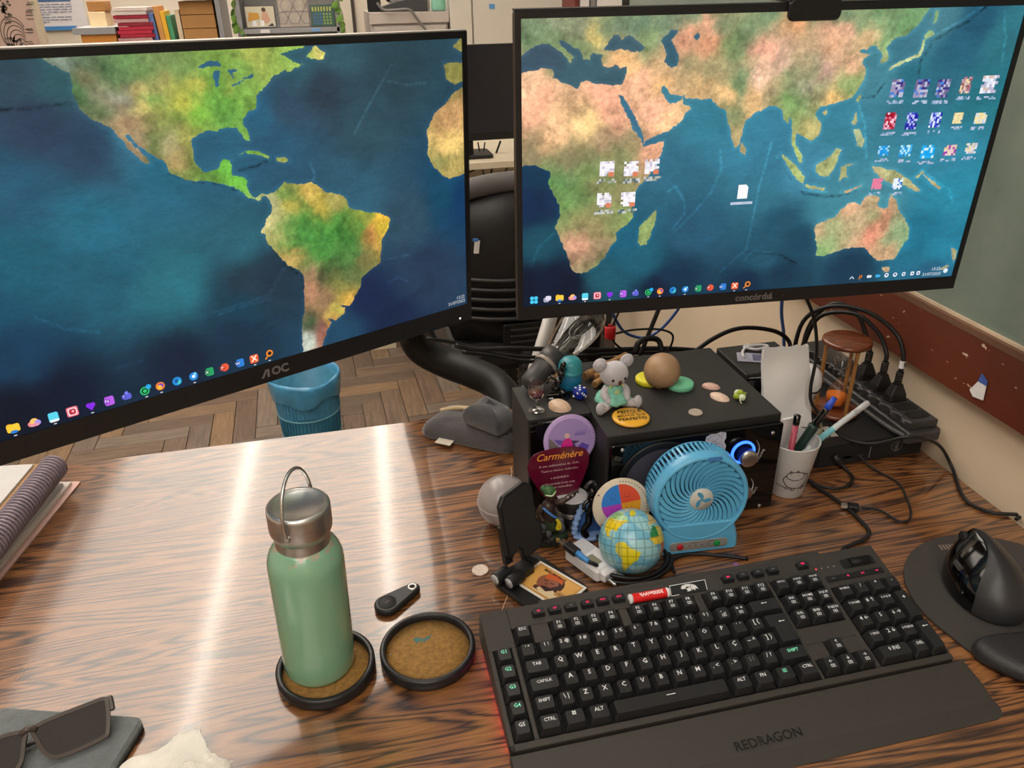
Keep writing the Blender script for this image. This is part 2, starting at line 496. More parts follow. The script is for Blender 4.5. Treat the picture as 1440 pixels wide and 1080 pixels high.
for sx in (-0.8, 0.86):
    MB().rbox(sx, 0, 0.36, 0.03, 0.8, 0.72, 0.004).build('leg_panel', m_leg, dk)
MB().rbox(0.03, 0.42, 0.5, 1.62, 0.018, 0.4, 0.004).build('modesty_panel', m_leg, dk)
# chips and scratch in the laminate
m_chip = mat('laminate_chip', (196, 160, 140), 0.6, var=0.2, vscale=300)
m_scr = mat('laminate_scratch', (205, 165, 140), 0.6, var=0.1, vscale=100)
sc_ = smoothpath([(0.030, 0.150), (0.002, 0.098), (-0.010, 0.060), (-0.018, -0.010), (-0.026, -0.120)], 6)
mb = MB()
for a, b2 in zip(sc_[:-1], sc_[1:]):
    mb.add([(a.x-.0004, a.y, 0), (a.x+.0004, a.y, 0), (b2.x+.0004, b2.y, 0), (b2.x-.0004, b2.y, 0)], [(0, 3, 2, 1)])
mb.build('scratch', m_scr, dk, Matrix.Translation((0.25, -0.1, 0.7502)))
MAP_Lland=[[(249,1007),(248,999),(259,983),(270,971),(278,962),(280,947),(280,931),(277,916),(278,892),(281,873),(290,856),(296,842),(305,831),(316,822),(323,809),(326,797),(332,779),(339,756),(348,734),(360,712),(367,708),(364,726),(355,745),(349,759),(343,777),(337,795),(342,796),(347,781),(357,759),(368,740),(380,722),(390,705),(393,679),(408,662),(427,647),(451,641),(471,628),(495,611),(515,583),(498,610),(509,588),(521,571),(539,554),(546,569),(554,564),(560,537),(560,514),(548,494),(539,468),(534,452),(542,443),(543,413),(555,385),(565,354),(577,327),(594,305),(606,285),(605,233),(601,189),(600,150),(592,120),(589,81),(586,41),(587,-11),(622,-16),(632,17),(643,54),(655,83),(646,101),(665,85),(684,104),(688,123),(672,141),(700,125),(712,154),(728,188),(731,218),(752,240),(776,258),(783,303),(787,348),(803,382),(809,413),(801,426),(775,446),(751,457),(731,469),(718,482),(712,512),(701,533),(674,543),(657,571),(641,587),(618,585),(591,600),(572,579),(556,570),(544,575),(534,567),(522,584),(520,599),(522,620),(518,635),(498,643),(495,641),(498,675),(499,693),(484,697),(476,672),(456,664),(445,672),(436,705),(438,735),(436,761),(445,772),(462,781),(483,780),(502,787),(517,781),(523,765),(531,742),(537,738),(537,760),(530,789),(530,805),(543,823),(556,832),(558,848),(561,870),(581,896),(596,919),(621,936),(617,927),(636,938),(653,947),(637,955),(632,958),(624,970),(613,979),(632,989),(659,995),(666,1045)],[(660,967),(678,999),(696,978),(692,958),(679,959)],[(515,705),(527,714),(548,707),(568,687),(569,678),(547,695),(526,706)],[(581,679),(598,678),(608,663),(592,661),(582,669)],[(1037,847),(1003,838),(980,824),(949,778),(929,761),(908,703),(910,662),(906,621),(920,575),(939,542),(959,519),(1001,527),(1044,524)],[(953,922),(1002,921),(1037,915),(1037,861),(1006,865),(981,847),(961,870),(957,890)],[(978,978),(1003,1005),(1038,1006),(1037,928),(1002,951),(983,968)]]
MAP_Lsea=[[(467,956),(490,975),(501,972),(510,954),(494,956)],[(495,944),(503,945),(498,905),(492,903),(491,925)],[(516,944),(532,947),(535,935),(525,936),(525,919),(521,927)],[(519,905),(541,914),(542,909),(521,899)],[(540,922),(558,927),(557,920),(542,918)]]
MAP_Rland=[[(-29,1035),(-34,532),(-9,527),(12,535),(30,530),(44,519),(57,509),(53,465),(64,429),(76,390),(78,350),(69,305),(73,284),(85,235),(95,193),(103,150),(115,120),(138,124),(157,143),(175,176),(186,217),(200,243),(198,270),(210,289),(225,308),(232,327),(229,361),(229,407),(239,438),(257,469),(273,518),(284,561),(286,595),(245,580),(246,601),(272,617),(297,633),(317,662),(327,691),(335,702),(331,714),(318,718),(315,733),(318,750),(324,738),(353,731),(375,732),(387,708),(407,691),(412,667),(423,612),(435,558),(442,567),(448,610),(450,652),(467,675),(488,692),(502,700),(516,695),(527,681),(532,649),(543,638),(544,667),(553,621),(555,575),(565,541),(580,493),(587,495),(582,526),(565,561),(563,601),(574,594),(596,569),(616,597),(612,637),(597,664),(604,689),(619,694),(642,702),(669,716),(681,747),(689,778),(689,803),(678,834),(681,849),(693,857),(683,858),(667,865),(670,874),(681,876),(690,882),(700,884),(710,869),(720,850),(715,826),(727,828),(733,846),(727,868),(722,880),(727,889),(740,909),(758,914),(775,937),(786,969),(797,1000),(802,1069)],[(72,856),(90,860),(83,847)],[(447,560),(450,575),(461,553),(459,535),(451,538)],[(281,349),(282,309),(273,255),(265,222),(252,213),(245,231),(246,258),(249,292),(263,318)],[(738,803),(740,815),(751,824),(773,841),(791,852),(796,876),(796,900),(802,903),(803,870),(798,846),(778,831),(752,817),(744,806)],[(797,906),(804,930),(814,926),(819,917),(807,906)],[(810,953),(810,994),(816,988),(817,959),(813,947)],[(680,709),(686,728),(689,721),(685,702)],[(614,669),(619,678),(624,668),(619,661)],[(679,632),(685,664),(693,637),(687,618)],[(686,605),(699,604),(715,569),(715,539),(701,547),(693,584)],[(616,483),(631,495),(647,514),(657,540),(668,533),(665,506),(660,472),(652,438),(630,443),(620,462)],[(537,530),(558,508),(577,479),(597,439),(596,415),(579,434),(558,481)],[(596,412),(626,405),(648,393),(645,386),(610,398)],[(688,375),(716,390),(732,399),(725,389),(697,370)],[(677,422),(675,471),(684,480),(707,482),(686,470),(695,427),(686,435)],[(744,472),(776,455),(803,445),(839,407),(871,361),(858,362),(828,390),(802,392),(772,420),(751,450)],[(846,413),(862,440),(867,436),(859,416)],[(868,425),(891,402),(918,371),(915,364),(889,391)],[(640,236),(642,257),(661,269),(684,280),(694,307),(707,330),(723,332),(737,323),(745,357),(769,355),(779,347),(774,320),(793,297),(802,306),(801,345),(804,355),(818,329),(829,293),(849,256),(865,219),(869,175),(854,132),(848,92),(825,88),(804,90),(788,114),(777,134),(766,150),(741,153),(720,148),(696,136),(673,124),(653,130),(657,155),(647,192)],[(821,58),(840,59),(839,37),(828,38)],[(980,125),(996,109),(997,71),(995,56)],[(964,33),(982,53),(988,45),(973,28)]]
MAP_Rsea=[[(-31,834),(-4,837),(16,842),(40,849),(58,848),(62,834),(59,818),(80,802),(108,782),(115,800),(125,808),(142,796),(170,788),(194,790),(199,809),(203,848),(189,841),(179,852),(165,842),(155,856),(151,873),(154,887),(133,890),(129,869),(117,875),(113,897),(99,911),(79,931),(71,934),(73,918),(90,893),(102,878),(93,875),(95,865),(90,861),(87,877),(73,899),(58,919),(43,925),(26,920),(13,905),(-4,884),(-30,883)],[(157,908),(171,942),(183,945),(190,931),(203,946),(217,927),(234,901),(226,888),(205,895),(187,901),(171,894),(157,900)],[(265,924),(281,951),(295,953),(294,937),(284,923),(294,904),(301,876),(302,843),(290,838),(274,855),(278,883),(269,908)],[(188,759),(197,755),(207,726),(227,674),(241,625),(246,600),(244,577),(236,611),(221,639),(212,675),(197,718)],[(270,782),(279,779),(291,755),(313,745),(320,750),(315,730),(293,720),(285,735),(273,759)],[(327,935),(333,944),(341,940),(340,925),(331,921)]]
MAP_Lcol=[(306,959,150,135,105),(283,931,80,120,80),(332,974,70,105,75),(359,985,110,145,95),(399,986,125,140,95),(314,905,135,125,110),(335,865,165,140,115),(366,907,215,180,120),(365,856,225,195,120),(381,877,110,160,80),(404,916,165,150,95),(427,866,210,200,90),(460,914,200,180,90),(478,946,130,170,80),(451,823,130,180,70),(507,844,110,165,75),(517,888,160,170,85),(556,977,170,170,90),(339,818,190,145,120),(374,768,95,112,70),(403,752,180,160,130),(411,716,180,140,100),(348,754,160,130,110),(431,767,170,160,90),(488,672,120,190,80),(509,624,115,185,75),(303,861,95,110,80),(274,992,150,160,155),(341,894,190,188,184),(631,401,75,140,70),(688,407,70,140,65),(723,318,85,130,75),(595,556,110,140,75),(645,566,225,180,100),(592,522,205,175,85),(657,521,190,160,75),(695,522,170,150,90),(547,477,225,200,150),(565,535,200,190,150),(579,345,205,160,100),(786,420,250,190,70),(763,376,215,140,90),(792,379,230,190,70),(742,298,120,105,70),(622,278,180,130,110),(616,216,190,130,110),(651,247,74,76,56),(643,178,150,110,90),(684,200,140,130,75),(688,137,230,170,80),(667,119,185,180,90),(662,101,215,140,85),(624,77,140,85,85),(625,35,170,100,90),(599,103,55,80,55),(594,37,205,205,205),(605,410,72,138,68),(652,331,75,138,68),(632,474,110,145,70),(553,428,180,170,110),(963,721,205,150,110),(962,652,250,200,130),(950,597,150,140,90),(970,549,190,160,100),(977,894,140,130,75),(677,980,220,200,120),(643,979,150,180,90),(622,441,74,138,68),(663,378,72,136,66),(709,362,76,138,70),(691,456,84,140,66),(652,444,80,140,66),(609,457,80,138,66),(697,288,86,126,72),(675,322,78,130,68),(620,514,120,140,70),(736,404,90,138,64),(754,437,140,150,70),(579,443,96,140,72),(588,379,84,136,70),(628,314,80,130,66),(711,243,100,110,72),(664,274,70,95,58),(678,243,104,112,70),(631,351,74,136,66),(489,906,110,160,75),(484,858,105,160,72),(472,884,120,165,72),(494,806,100,150,74),(450,948,110,140,85),(423,960,120,140,90),(378,965,105,135,85),(340,951,85,115,80),(305,989,90,110,90),(283,896,70,100,70),(332,925,120,125,95),(346,877,150,130,105),(395,832,150,150,85),(415,809,140,160,80),(528,876,120,165,80),(536,925,130,165,85),(385,741,110,115,75),(436,674,130,150,80),(458,647,110,150,75),(407,681,120,130,80)]
MAP_Lscol=[(212,960,50,75,100),(256,947,50,90,110),(219,844,48,65,100),(282,768,45,70,105),(173,681,40,90,130),(255,560,40,110,150),(378,677,40,105,145),(472,733,45,95,135),(348,773,55,110,150),(503,727,45,100,140),(150,500,30,95,130),(254,431,35,95,130),(373,353,45,115,145),(494,303,40,60,85),(111,226,20,60,100),(152,101,10,25,55),(91,80,8,20,45),(344,84,20,35,65),(457,110,25,50,80),(73,420,25,80,120),(24,91,6,18,40),(854,406,50,80,110),(893,185,40,60,95),(794,9,25,40,80),(734,131,25,40,85),(492,431,45,100,130),(532,295,35,55,80),(474,227,25,65,95),(984,435,20,60,110),(674,32,35,75,115),(733,506,50,95,130),(693,870,50,65,90),(612,823,50,75,105),(769,767,50,80,105),(820,916,45,70,90),(556,802,45,100,145),(947,452,25,75,115),(719,968,55,90,115),(641,963,50,90,115),(586,726,45,90,130),(540,747,45,90,130),(563,1127,60,90,120)]
MAP_Rcol=[(40,763,245,180,145),(128,652,255,215,150),(16,803,250,200,160),(58,598,200,160,120),(94,546,130,120,90),(95,471,110,130,90),(260,569,220,160,130),(269,689,245,180,150),(288,658,250,200,150),(192,865,240,185,130),(281,804,235,185,130),(317,802,190,160,120),(23,965,120,140,110),(89,962,135,140,110),(132,944,205,180,110),(223,967,105,130,105),(324,989,110,140,110),(346,961,220,160,130),(311,914,225,160,130),(357,901,230,160,125),(398,910,115,135,90),(357,782,215,175,125),(406,750,240,190,135),(466,735,220,175,125),(422,678,120,130,95),(462,688,210,170,120),(161,732,245,175,145),(184,660,225,165,135),(154,596,170,140,110),(215,591,150,135,100),(76,904,130,150,105),(120,891,130,145,105),(229,796,245,185,150),(441,629,190,165,120),(425,796,110,140,100),(55,1000,135,140,115),(510,843,210,170,150),(469,881,240,175,150),(529,971,225,165,120),(598,922,225,170,140),(628,932,235,180,150),(684,918,225,185,140),(730,951,125,160,115),(629,984,110,140,105),(604,874,215,165,130),(660,823,225,175,140),(534,799,130,140,100),(668,760,140,165,105),(633,719,230,185,120),(567,659,150,160,105),(591,619,190,175,115),(538,712,120,160,95),(600,795,200,155,145),(573,760,180,170,150),(465,791,235,190,165),(647,480,165,170,115),(573,473,165,180,115),(780,847,190,200,150),(807,417,175,175,125),(703,570,170,180,140),(575,520,170,190,120),(117,231,205,150,125),(154,282,150,135,95),(108,320,140,135,90),(95,452,95,135,75),(59,487,90,140,80),(164,163,110,120,80),(210,316,140,160,95),(89,388,110,150,85),(150,447,130,130,85),(261,270,140,160,100),(130,543,130,125,90),(192,411,135,130,90),(658,227,190,160,125),(681,238,150,160,115),(712,291,225,175,140),(777,199,230,145,120),(801,268,215,150,120),(770,257,150,160,115),(839,207,140,165,125),(747,203,195,165,130),(821,122,200,160,125),(663,140,130,170,110),(10,929,105,130,95),(56,943,120,140,105),(56,911,115,140,95),(99,925,115,135,95),(155,964,110,130,100),(188,979,108,128,102),(273,975,112,135,108),(377,970,118,132,100),(244,934,130,150,105),(98,998,130,135,110),(415,925,110,135,95),(441,951,120,140,105),(435,653,115,130,92),(413,703,130,135,95),(430,772,105,135,92),(368,839,160,150,110),(332,841,150,140,105),(297,837,180,150,115),(23,576,140,125,95),(58,555,120,125,88),(138,517,115,130,85),(203,537,125,128,88),(75,644,248,196,150),(23,707,240,180,145),(142,801,246,180,148),(478,996,115,140,105),(564,993,112,138,104),(598,997,108,136,102),(687,982,112,146,104),(757,955,118,160,110),(775,990,112,150,105),(654,966,125,150,110),(717,898,130,165,115),(558,755,125,140,98),(573,797,140,140,105),(597,759,150,150,110),(647,768,145,160,105),(563,698,110,150,92),(558,673,125,155,95),(598,670,150,160,110),(519,751,140,145,105),(623,837,200,160,130),(507,752,180,155,120),(76,517,100,132,80),(131,480,110,132,80),(168,477,120,130,84),(114,405,105,135,82),(96,355,118,135,85),(171,347,135,138,90),(191,305,130,140,90),(174,225,150,130,100),(144,194,170,140,110),(84,472,88,134,76),(856,176,130,160,120),(826,180,135,160,118),(829,251,150,160,122),(707,193,165,160,120),(687,181,140,160,112),(744,260,190,165,130),(790,227,220,150,122),(723,234,185,165,128)]
MAP_Rscol=[(23,891,60,85,115),(142,824,60,95,120),(197,914,65,95,120),(362,653,55,130,170),(315,502,50,110,150),(478,583,60,135,180),(511,419,55,120,160),(23,490,10,55,95),(284,888,55,95,125),(220,663,60,110,150),(292,735,65,130,165),(23,395,8,40,85),(61,119,10,25,60),(177,105,30,90,120),(100,79,8,20,50),(221,206,25,95,135),(336,85,15,50,85),(299,31,12,30,65),(366,259,40,90,130),(503,27,15,45,80),(535,133,35,85,120),(41,240,25,80,110),(7,90,6,20,50),(261,166,30,95,130),(586,472,70,140,185),(650,634,60,135,175),(712,789,75,140,175),(795,771,45,115,150),(881,872,40,100,140),(970,709,40,120,150),(901,479,55,140,185),(940,369,45,140,185),(501,546,60,130,175),(974,898,50,120,150),(824,976,75,130,160),(908,949,35,90,130),(770,890,65,125,160),(557,259,35,85,120),(605,183,30,75,110),(742,71,25,60,95),(575,62,20,55,85),(897,186,35,120,165),(950,121,40,130,175),(672,316,70,140,175),(942,32,40,100,145),(775,313,75,145,180)]
MAP_Llines=[([(423,225),(474,233),(531,239),(569,318)],'b'),([(179,885),(215,884),(251,887),(275,888)],'d'),([(542,420),(570,330),(600,281),(602,235)],'d'),([(392,674),(433,640),(462,630),(500,599)],'d'),([(149,339),(185,286),(231,251)],'b'),([(245,126),(288,129)],'b'),([(430,215),(487,223),(534,224)],'b'),([(646,645),(652,612),(646,581)],'b'),([(823,879),(862,862),(908,863)],'b'),([(833,927),(781,816),(741,721)],'b'),([(788,267),(849,265)],'b'),([(792,176),(819,186),(841,163)],'b'),([(511,658),(544,663),(564,676)],'d')]
MAP_Rlines=[([(689,715),(717,716),(735,762)],'d'),([(805,783),(801,827),(813,869),(821,896),(852,928),(887,956),(915,999)],'d'),([(533,510),(570,425),(603,379),(647,364),(681,361),(718,375)],'d'),([(958,982),(966,928),(976,898),(976,861),(984,804)],'b'),([(528,524),(565,432),(593,394),(658,377)],'b'),([(405,551),(413,487),(396,404),(362,327),(327,263)],'b'),([(513,574),(500,414),(496,314),(491,174),(437,87)],'b'),([(300,413),(318,431),(340,376),(343,329),(319,271)],'b'),([(67,285),(34,234),(19,167)],'b'),([(860,440),(896,402),(937,362),(954,309)],'b'),([(492,164),(567,144),(612,102)],'d'),([(825,917),(853,942),(877,965),(907,1002)],'b'),([(688,689),(709,623),(728,501)],'b'),([(550,153),(504,162),(491,131)],'b')]
ICONS={'Ltask': [(74,25),(104,29),(133,27),(162,28),(191,28),(220,28),(249,29),(281,30),(307,27),(337,29),(367,29),(396,30),(425,29),(455,29),(484,28),(514,29)],'Rtask': [(24,25),(53,25),(80,23),(108,26),(136,24),(163,24),(191,25),(220,25),(248,24),(278,26),(304,23),(333,25),(361,25),(390,25),(418,26),(447,25),(475,25),(503,25)],'Rtray': [(752,23),(772,25),(794,23),(815,25),(836,24),(857,25),(878,24),(899,23),(914,24)],'Rclock': [(952,15),(982,25)],'Lclock': [(985,37),(973,18)],'mos': [(750,711,779,772),(802,707,832,769),(850,704,878,766),(902,715,925,771),(948,712,984,773),(751,600,776,659),(799,596,824,655),(852,599,877,652),(904,609,925,648),(953,605,980,644),(751,505,775,541),(800,498,826,540),(849,487,880,536),(901,493,929,532),(950,496,976,535),(753,379,776,421),(801,375,823,417)],'white': [(172,509),(222,505),(265,509),(169,397),(219,395),(465,397)]}
# ================================================================ monitors
SW, SH = 0.531, 0.299
def polysd(px, py, polys):
    """signed distance (mm), positive inside the union of polygons"""
    best = np.full(px.shape, 1e9); ins = np.zeros(px.shape, bool)
    for P in polys:
        Q = np.array(P, float); Q[:, 0] *= 0.531; Q[:, 1] *= 0.299
        inside = np.zeros(px.shape, bool)
        for i in range(len(Q)):
            x0, y0 = Q[i-1]; x1, y1 = Q[i]
            dx, dy = x1-x0, y1-y0; L = dx*dx+dy*dy+1e-9
            t = np.clip(((px-x0)*dx+(py-y0)*dy)/L, 0, 1)
            best = np.minimum(best, np.hypot(px-x0-t*dx, py-y0-t*dy))
            if y0 != y1:
                c = ((y0 > py) != (y1 > py)) & (px < dx*(py-y0)/(dy)+x0)
                inside ^= c
        ins |= inside
    return np.where(ins, best, -best)
def idw(px, py, anchors):
    num = np.zeros(px.shape+(3,)); den = np.zeros(px.shape)
    for a in anchors:
        d2 = (px-a[0]*0.531)**2+(py-a[1]*0.299)**2+60.0
        wgt = d2**-1.9
        num += wgt[..., None]*np.array(lin(a[2:5])); den += wgt
    return num/den[..., None]
def ridges(px, py, lines):
    out = np.zeros(px.shape)
    for P, k in lines:
        best = np.full(px.shape, 1e9)
        for (x0, y0), (x1, y1) in zip(P[:-1], P[1:]):
            x0 *= 0.531; x1 *= 0.531; y0 *= 0.299; y1 *= 0.299
            dx, dy = x1-x0, y1-y0; L = dx*dx+dy*dy+1e-9
            t = np.clip(((px-x0)*dx+(py-y0)*dy)/L, 0, 1)
            best = np.minimum(best, np.hypot(px-x0-t*dx, py-y0-t*dy))
        g = np.exp(-(best/1.3)**2)
        out += g if k == 'b' else -g
    return out
def screen_mat():
    m = bpy.data.materials.new('screen_image'); m.use_nodes = True
    t = NT(m); b = t.n['Principled BSDF']
    b.inputs['Base Color'].default_value = (0.004, 0.004, 0.005, 1)
    b.inputs['Roughness'].default_value = 0.4; b.inputs['Specular IOR Level'].default_value = 0.3
    tc = t.new('ShaderNodeTexCoord')
    A = {k: t.new('ShaderNodeAttribute', attribute_name=k) for k in ('sd', 'land', 'sea', 'ridge')}
    def noise(scale, detail=6.0, st=(1, 1, 1), rough=0.6, dist=0.0):
        mp = t.new('ShaderNodeMapping'); mp.inputs['Scale'].default_value = st
        t.link(tc.outputs['Object'], mp.inputs[0])
        n = t.new('ShaderNodeTexNoise', i_Scale=scale, i_Detail=detail, i_Roughness=rough, i_Distortion=dist)
        t.link(mp.outputs[0], n.inputs['Vector']); return n
    def mr(src, a, b2, c, d):
        q = t.new('ShaderNodeMapRange', i_From_Min=a, i_From_Max=b2, i_To_Min=c, i_To_Max=d); t.link(src, q.inputs[0]); return q.outputs[0]
    def math_(op, x, y):
        q = t.new('ShaderNodeMath', operation=op)
        for i, v in enumerate((x, y)):
            if isinstance(v, (int, float)): q.inputs[i].default_value = v
            else: t.link(v, q.inputs[i])
        return q.outputs[0]
    coast = noise(150.0, 5.0)
    sd = math_('ADD', A['sd'].outputs['Fac'], mr(coast.outputs[0], 0.25, 0.75, -1.6, 1.6))
    landmask = mr(sd, -0.25, 0.25, 0, 1)
    # land: terrain relief
    n1 = noise(60.0, 8.0, (1, 1, 1), 0.7, 1.2); n2 = noise(280.0, 6.0, (1, 1, 1), 0.7, 0.8)
    n3 = noise(75.0, 9.0, (1, 1, 1), 0.62, 0.9); n3.noise_type = 'RIDGED_MULTIFRACTAL'
    lf = math_('MULTIPLY', math_('MULTIPLY', mr(n1.outputs[0], 0.3, 0.7, 0.88, 1.10), mr(n2.outputs[0], 0.3, 0.7, 0.74, 1.26)), mr(n3.outputs[0], 0.1, 1.4, 1.16, 0.74))
    ls = t.new('ShaderNodeVectorMath', operation='SCALE'); t.link(A['land'].outputs['Color'], ls.inputs[0]); t.link(lf, ls.inputs['Scale'])
    # sea floor: soft swells, fine diagonal ridges, pale shelves along coasts
    s1 = noise(22.0, 6.0, (1, 1.6, 1), 0.55, 0.8); s2 = noise(160.0, 5.0, (0.6, 1.7, 1), 0.65, 1.5)
    sf = math_('MULTIPLY', mr(s1.outputs[0], 0.3, 0.7, 0.86, 1.14), mr(s2.outputs[0], 0.3, 0.7, 0.86, 1.14))
    shelf = mr(A['sd'].outputs['Fac'], -4.5, -0.3, 0.0, 0.28)
    sf2 = math_('ADD', sf, shelf)
    rn = noise(220.0, 4.0)
    rg = math_('MULTIPLY', A['ridge'].outputs['Fac'], mr(rn.outputs[0], 0.35, 0.7, 0.0, 1.5))
    sf3 = math_('MAXIMUM', math_('ADD', sf2, math_('MULTIPLY', rg, 0.7)), 0.25)
    ss = t.new('ShaderNodeVectorMath', operation='SCALE'); t.link(A['sea'].outputs['Color'], ss.inputs[0]); t.link(sf3, ss.inputs['Scale'])
    mx = t.new('ShaderNodeMix', data_type='RGBA')
    t.link(landmask, mx.inputs[0]); t.link(ss.outputs[0], mx.inputs[6]); t.link(ls.outputs[0], mx.inputs[7])
    t.link(mx.outputs[2], b.inputs['Emission Color']); b.inputs['Emission Strength'].default_value = 1.0
    return m
SCREEN = screen_mat()
ICON = vcol_mat('screen_icon', 0.4, 1.0)
def make_screen(parent, land, sea, lcol, scol, lines, seed):
    NX, NY = 420, 236
    gx, gy = np.meshgrid(np.linspace(0, 531, NX+1), np.linspace(0, 299, NY+1))
    sd = np.minimum(polysd(gx, gy, land), -polysd(gx, gy, sea))
    nr = np.random.RandomState(seed)
    def fbm(s0, octs, gain=.55):
        o = np.zeros_like(gx); amp = 1.0; tot = 0
        for k in range(octs):
            n = max(2, int(531/s0*2**k)); g = nr.rand(int(n*.6)+3, n+3)
            X = gx/531*n; Y = gy/531*n; i = X.astype(int); j = Y.astype(int); fx = X-i; fy = Y-j
            fx = fx*fx*(3-2*fx); fy = fy*fy*(3-2*fy)
            o += amp*((g[j, i]*(1-fx)+g[j, i+1]*fx)*(1-fy)+(g[j+1, i]*(1-fx)+g[j+1, i+1]*fx)*fy)
            tot += amp; amp *= gain
        return o/tot*2-1
    wx, wy = fbm(34, 5, .7)*13, fbm(34, 5, .7)*13
    lc = idw(gx+wx, gy+wy, lcol)
    rdg = 1-np.abs(fbm(26, 5, .7))*2.2
    lc *= (1+.40*np.clip(rdg-.45, -.6, .6)+.35*fbm(8, 3, .8))[..., None]
    lc = np.clip(lc*np.array([.78, .86, .72] if seed == 2 else [.92, .92, .88]), .004, 1.0)
    sc = idw(gx+wx*.5, gy+wy*.5, scol)*np.array([.92, .94, .74]); rd = ridges(gx, gy, lines)
    V = np.stack([gx/1000-SW/2, gy/1000-SH/2, np.zeros_like(gx)], -1).reshape(-1, 3)
    idx = np.arange((NX+1)*(NY+1)).reshape(NY+1, NX+1)
    F = np.stack([idx[:-1, :-1], idx[:-1, 1:], idx[1:, 1:], idx[1:, :-1]], -1).reshape(-1, 4)
    me = bpy.data.meshes.new('screen')
    me.from_pydata(V.tolist(), [], F.tolist())
    one = np.ones((V.shape[0], 1))
    a = me.attributes.new('sd', 'FLOAT', 'POINT'); a.data.foreach_set('value', sd.ravel().astype(np.float32))
    a = me.attributes.new('ridge', 'FLOAT', 'POINT'); a.data.foreach_set('value', rd.ravel().astype(np.float32))
    a = me.attributes.new('land', 'FLOAT_COLOR', 'POINT'); a.data.foreach_set('color', np.hstack([lc.reshape(-1, 3), one]).ravel().astype(np.float32))
    a = me.attributes.new('sea', 'FLOAT_COLOR', 'POINT'); a.data.foreach_set('color', np.hstack([sc.reshape(-1, 3), one]).ravel().astype(np.float32))
    me.materials.append(SCREEN)
    o = bpy.data.objects.new('screen', me); COL.objects.link(o); o.parent = parent
    o.location = (0, 0, 0.0002)
    return o
def suv(u, v): return ((u/1000-0.5)*SW, (v/1000-0.5)*SH)
TASK = ['win', 'view', 'folder', 'cloud', 'note', 'red', 'heart', 'onenote', 'teams', 'chat', 'fox', 'edge', 'mail', 'excel', 'ppt', 'word', 'x', 'mag']
